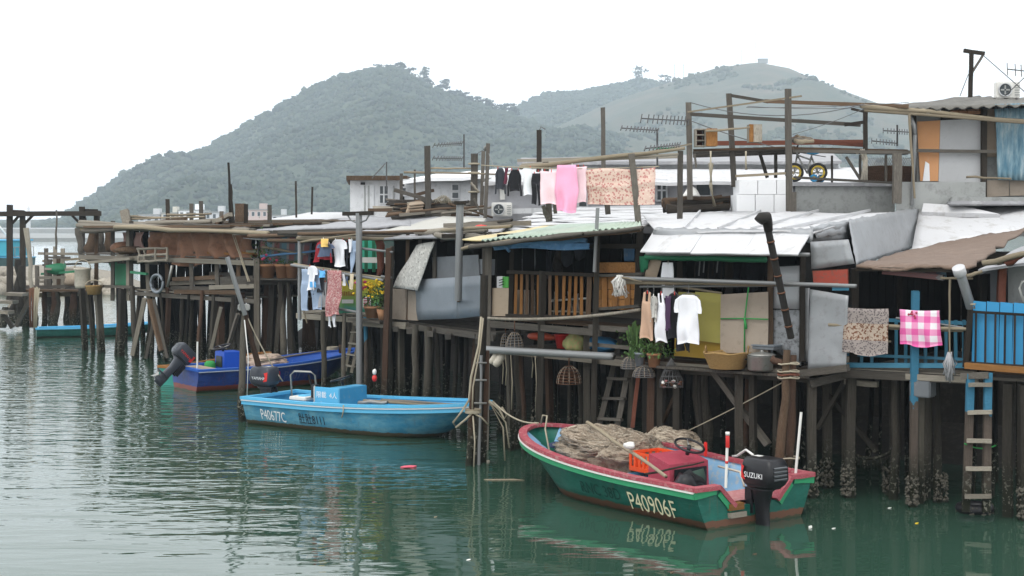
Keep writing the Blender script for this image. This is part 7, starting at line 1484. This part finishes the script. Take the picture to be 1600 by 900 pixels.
tube('handlebar', t, [hd + V((-.02, -.2, .22)), hd + V((0, -.05, .2)), hd + V((0, .05, .2)), hd + V((-.02, .2, .22))], .022, M['black_plastic']); tube('stem', t, [hd, hd + V((0, 0, .2))], .022, M['alu']); blob('saddle', t, M['blue_panel'], st_ + V((.05, 0, .1)), (.17, .07, .05), 2, .1); tube('seat_post', t, [st_, st_ + V((.03, 0, .1))], .02, M['alu'])
for s in (-1, 1): tube('training_wheel', t, ring(B_ + V((-.12 if s < 0 else .1, s * .12, -.14)), .07), .03, M['blue_panel'], 6, True)
# aerials
def aerial(label, booms, mast, m=None):
    (mx, yb, yt, d) = mast; t = thing('tv_aerial', label, 'aerial', P(mx, yb, d), 'television aerials on the roofs'); m = m or M['antenna']
    if yb != yt: pipe('mast', t, P(mx, yb, d), P(mx, yt, d), .025, m)
    for (x0, y0, x1, y1, n, h) in booms:
        pipe('boom', t, P(x0, y0, d), P(x1, y1, d), .016, m)
        for k in range(n):
            s = k / (n - 1); s = s ** .8; c = P(x0 + (x1 - x0) * s, y0 + (y1 - y0) * s, d); q = h * d / FL; beam('element', t, c + V((.03, .12, q)), c - V((.03, .12, q)), .024, .024, m)
    return t
aerial('double yagi aerial on a thin mast above the white house', ((678, 227, 722, 224, 12, 3.5), (677, 247, 722, 248, 12, 3.5)), (725, 262, 210, 48)); aerial('dense yagi aerial fixed to the left drying frame post', ((1002, 185, 1076, 189, 12, 7),), (1076, 189, 189, 36.9))
aerial('long thin yagi aerial on a mast left of the drying frame', ((971, 200, 1028, 204, 12, 4),), (1027, 262, 202, 37.5)); aerial('low yagi aerial above the floral blanket end', ((1008, 232, 1062, 226, 12, 4),), (1064, 230, 230, 34)); aerial('pair of yagi aerials seen through the frame left of the patched hut', ((1380, 204, 1428, 207, 12, 4), (1362, 220, 1402, 224, 9, 4)), (1402, 228, 195, 40))
aerial('aerial cut by the right edge above the hut roof', ((1574, 108, 1612, 112, 5, 10),), (1612, 150, 105, 41)); aerial('bent black aerial on the low white house', ((583, 276, 600, 258, 8, 3),), (604, 298, 253, 55)); 
tag(beam('green_rod', None, P(1016, 231, 34.4), P(1062, 232, 34.4), .03, .03, M['tarp_green']), 'thin green rod below the low yagi aerial', 'rod')
for (x0, y0, x1, y1, d, lab) in ((463, 340, 462, 283, 58, 'thin bare pole rising behind the grey roof, left one'), (487, 335, 488, 292, 58, 'thin dark pole rising behind the grey roof, right one')): tag(beam('thin_pole', None, P(x0, y0, d), P(x1, y1, d), .07, .07, M['dark_wood']), lab, 'pole', 'thin poles behind the grey roof')
for (pa, pb, s, lab) in ((P(763, 228, 46), P(741, 242, 47), .02, 'wire between the two leaning roof posts'), (P(764, 240, 46), P(772, 262, 33), .02, 'wire from the tall roof post to the washing line'), (P(1080, 189, 36.8), P(1290, 245, 38), .1, 'thin wire falling from the left frame post'), (P(1352, 162, 36), P(1078, 160, 37), .3, 'thin wire across the top of the drying frame'), (P(561, 360, 39), P(380, 372, 43), .15, 'wire along the roof edge of the laundry house')):
    tag(tube('wire', None, sag(pa, pb, s), .01, M['wire'], 4), lab, 'wire')

# ================================================================ WATER'S EDGE
t = thing('mooring_posts', 'tall rusty iron and timber mooring posts with ropes before the balcony house', 'post', PZ(745, 725, 0))
pole('post', t, P(741, 740, 28.8), P(757, 430, 28.9), .085, M['pile']); beam('post', t, P(755, 730, 29.0), P(760, 548, 29.0), .12, .12, M['pile_rust']); pole('post', t, P(733, 745, 28.6), P(739, 600, 28.8), .06, M['pile_rust']); pole('post', t, P(748, 735, 28.7), P(752, 555, 28.8), .035, M['pipe'])
for y in (567, 594, 630): pipe('clamp', t, P(741, y, 28.65), P(760, y, 28.75), .02, M['alu'])
for pts in ([(752, 495, 28.7), (748, 540, 28.6), (736, 590, 28.5), (733, 625, 28.5), (722, 642, 28.5), (708, 660, 28.5), (712, 668, 28.5), (728, 655, 28.5), (738, 645, 28.5)], [(755, 497, 28.7), (750, 545, 28.6), (739, 605, 28.5), (738, 640, 28.5)], [(738, 645, 28.5), (752, 652, 28.5), (764, 665, 28.6)], [(739, 650, 28.5), (742, 690, 28.5), (740, 740, 28.5)], [(764, 628, 28.9), (790, 660, 28.8), (796, 700, 28.8)], [(766, 630, 28.9), (786, 668, 28.8), (789, 720, 28.8)], [(764, 626, 28.8), (780, 640, 28.8), (788, 655, 28.8), (792, 648, 28.8), (784, 636, 28.8)]):
    tube('rope', t, [P(*p) for p in pts], .022 if len(pts) > 4 else .015, M['rope'], 6)
for k in range(3): q = P(739, 640 + k * 3, 28.6); tube('rope_wrap', t, [q + V((math.cos(a) * .14, math.sin(a) * .14, .01 * k)) for a in np.linspace(0, 6.2, 12)], .018, M['rope'] if k else M['bamboo'], 5, True)
t = thing('leaning_pole', 'upright pole and grey plastic pipe leaning together before the dark blue boat', 'pole', PZ(378, 660, 0)); pole('post', t, P(378, 672, 35), P(382, 478, 35.3), .075, M['pile_pale']); pole('leaning_pole', t, P(416, 622, 35.6), P(379, 478, 35.2), .065, M['pile_rust']); pole('leaning_pipe', t, P(383, 492, 35.1), P(355, 402, 34.9), .055, M['pipe'])
box('clamp_cap', t, M['alu'], P(381, 480, 35.2), (.26, .2, .14), .3, .02); tube('cord', t, [P(382, 500, 35), P(388, 560, 34.9), P(386, 620, 35)], .012, M['white_plastic'])
tag(tube('mooring_line', None, sag(P(384, 490, 35.2), P(442, 596, 35.4), .1), .016, M['rope'], 5), 'mooring line from the leaning pole to the blue boat motor', 'rope')
tag(tube('mooring_line', None, sag(FF.p(1222, 598, -.2), P(1060, 680, 27), .02), .01, M['rope'], 5), 'thin taut line from the bamboo posts to the green boat', 'rope')
# jetty and gantry at left
t = thing('jetty', 'ramshackle plank jetty on crooked posts left of the loft', 'jetty', PZ(85, 508, 0)); dj = 67
zj = P(0, 452, dj).z
for k in range(20): px = random.uniform(40, 150); d = dj + random.uniform(-1.5, 4); pole('stilt', t, V((xy(px, d)[0], d, -.8)), V((xy(px + random.uniform(-5, 5), d)[0], d, zj - .05)), random.uniform(.09, .2), [M['pile_dark'], M['pile'], M['pile_pale'], M['pile_rust']])
for k in range(7): d = dj - 1.6 + k * .8; beam('deck_plank', t, V((xy(38, d)[0], d, zj + random.uniform(-.05, .05))), V((xy(152, d)[0], d, zj + random.uniform(-.05, .05))), .08, .7, WOODS, V((0, 1, 0)))
for (x0, y0, x1, y1, w_) in ((60, 396, 128, 397, .12), (66, 408, 130, 404, .1), (66, 414, 128, 412, .09), (70, 420, 125, 422, .1), (65, 428, 122, 424, .1), (60, 434, 124, 433, .12), (62, 440, 122, 442, .1), (72, 402, 110, 403, .1), (40, 450, 125, 446, .14), (44, 462, 150, 458, .2)): beam('stored_pole', t, P(x0, y0, dj + random.uniform(-1, 1)), P(x1, y1, dj + random.uniform(-1, 1)), w_, w_, [M['pale_wood'], M['grey_wood'], M['tarp_green'] if 424 < y0 < 430 else M['bamboo']])
for (x, yt) in ((72, 388), (86, 385), (98, 388), (58, 415), (78, 405), (92, 400)): beam('rack_post', t, P(x, 455, dj), P(x, yt, dj), .16, .14, WOODS)
blob('net_bundle', t, M['tarp_green'], P(90, 420, dj), (.5, .3, .25), 2, .5); blob('net_bundle', t, M['net'], P(115, 436, dj - .5), (.5, .4, .3), 2, .5, 1.5, 3)
beam('ramp_beam', t, P(-4, 505, 66), P(42, 450, 67), .22, .2, M['pale_wood']); beam('ramp_brace', t, P(25, 510, 61), P(48, 465, 61), .2, .16, M['grey_wood']); beam('ramp_brace', t, P(2, 485, 61), P(20, 512, 61), .2, .16, M['grey_wood'])
for k, (x0, x1, y) in enumerate(((-6, 18, 487), (-4, 24, 471), (12, 40, 459))): beam('step', t, P(x0, y, 60.5), P(x1, y + 1, 60.5), .12, .8, M['pale_wood'], V((0, 1, 0)))
for k in range(14): tube('hung_net', t, [P(46 + k * 1.2, 450 + random.uniform(-2, 3), 59.6), P(46 + k * .9 + random.uniform(-2, 2), 480, 59.6), P(47 + k * .8, 512, 59.6)], .02, M['rust'] if k < 7 else M['rope'], 4)
for x, y in (): tube('tyre', t, [P(x, y, 60) + V((math.cos(a) * .34, 0, math.sin(a) * .4)) for a in np.linspace(0, 6.28, 18)[:-1]], .07, M['rust'], 6, True)
t = thing('gantry', 'tall dark timber gantry with a long beam across the left end', 'gantry', PZ(36, 500, 0)); d = 68
for (x, yb, yt, w_) in ((15, 470, 320, .24), (35.5, 450, 329, .22), (128, 400, 323, .22), (151, 400, 329, .24)): beam('post', t, P(x, yb, d), P(x, yt, d), w_, w_ * .9, M['dark_wood'])
beam('long_beam', t, P(-12, 334.5, d - .2), P(158, 333.5, d - .2), .22, .22, M['dark_wood']); beam('short_beam', t, P(16, 331, d + .2), P(36, 332, d + .2), .3, .2, M['dark_wood']); beam('short_beam', t, P(126, 330, d + .2), P(152, 330, d + .2), .24, .2, M['dark_wood'])
for (x0, y0, x1, y1) in ((16, 352, 31, 336), (36, 352, 52, 336), (113, 337, 126, 350), (134, 350, 131, 336)): beam('brace', t, P(x0, y0, d), P(x1, y1, d), .13, .1, M['dark_wood'])
for (x0, y0, x1, y1, r, dd) in ((121, 356, 129, 398, .12, 60), (140, 400, 152, 350, .18, 58), (168, 395, 168, 360, .14, 60), (158, 395, 158, 352, .1, 60), (88, 390, 88, 328, .04, 62), (42, 356, 50, 452, .1, 62)): pole('prop', t, P(x0, y0, dd), P(x1, y1, dd), r, WOODS)
box('lamp_box', t, M['dark_wood'], P(163, 389, 60), (.4, .3, .4), 0, .02)
for k in range(4): beam('rung', t, P(148, 362 + k * 8, 59.5), P(156, 362 + k * 8, 59.5), .06, .06, M['grey_wood'])
t = thing('post_row', 'low line of dark mooring stakes standing in the water at far left', 'post', PZ(30, 505, 0))
for (x, yb, yt) in ((30, 510, 440), (21, 505, 455), (28, 470, 405), (5, 512, 480), (33, 480, 415)): pole('stake', t, P(x, yb, 65), P(x + 1, yt, 65), .16, M['pile_dark'])

# floating scraps
def scrap(name, label, px, py, pts, m, th=.006):
    c = PZ(px, py, .004); s = [V((x, y, 0)) for x, y in pts]; n = len(s); vs = [c + p + V((0, 0, .012 * NZ.noise(p * 20))) for p in s] + [c + p + V((0, 0, th + .012 * NZ.noise(p * 17))) for p in s]
    vs = [v - c for v in vs]; fs = [tuple(range(n - 1, -1, -1)), tuple(range(n, 2 * n))] + [(i, (i + 1) % n, n + (i + 1) % n, n + i) for i in range(n)]
    return tag(link(name, mesh(name, vs, fs), None, Matrix.Translation(c), m), label, 'litter', 'scraps floating on the water')
scrap('pink_scrap', 'bright pink plastic scrap floating in open water below the blue boat', 638, 730, ((-.14, -.05), (-.02, -.1), (.1, -.04), (.15, .05), (.03, .12), (-.08, .08)), plain('pink_scrap', (.75, .12, .18), .1, 9, .5), .02)
rr = random.Random(4)
for i, (px, py, lab) in enumerate(((760, 722, 'cream foam block floating beside the mooring posts'), (1266, 825, 'white foam bit floating near the stern of the green boat'), (1390, 794, 'small white bit floating between the right piles'), (680, 808, 'pale stick floating in the open water at middle'), (732, 875, 'white ringed scrap floating at the bottom middle'), (790, 750, 'thin pale reed floating right of the mooring posts'), (1050, 895, 'small brown leaf floating at the bottom edge'), (1432, 818, 'yellow leaf floating below the blue post'), (1180, 866, 'tiny brown leaf floating under the outboard'), (1302, 826, 'white bead of foam floating right of the green boat'))):
    k = .032 if i not in (0, 5) else .09; long_ = 4 if i == 5 else 1
    scrap('floating_scrap', lab, px, py, [(k * long_ * math.cos(a) * rr.uniform(.6, 1.2), k * math.sin(a) * rr.uniform(.5, 1)) for a in np.linspace(0, 5.6, 7)], [M['cream_plastic'], M['white_plastic'], M['white_plastic'], M['bamboo'], M['white_plastic'], M['bamboo'], M['brown_wood'], M['petal_yellow'], M['brown_wood'], M['white_plastic']][i], .03 if i < 2 else .008)

# ---------------------------------------------------------------- air
hz = N('sea_haze'); hz.t.nodes.remove(hz.b); pv = hz.n('ShaderNodeVolumePrincipled'); hz.l(pv.outputs[0], hz.o.inputs['Volume'])
pv.inputs['Color'].default_value = (.78, .89, 1, 1); pv.inputs['Density'].default_value = .00033; pv.inputs['Anisotropy'].default_value = 0
hb = bmesh.new(); bmesh.ops.create_cube(hb, size=1)
for v in hb.verts: v.co = V((v.co.x * 3400, v.co.y * 3200 + 1400, v.co.z * 253 + 123.5))
me = bpy.data.meshes.new('haze'); hb.to_mesh(me); hb.free(); tag(link('haze', me, None, None, hz.m), kind='stuff')
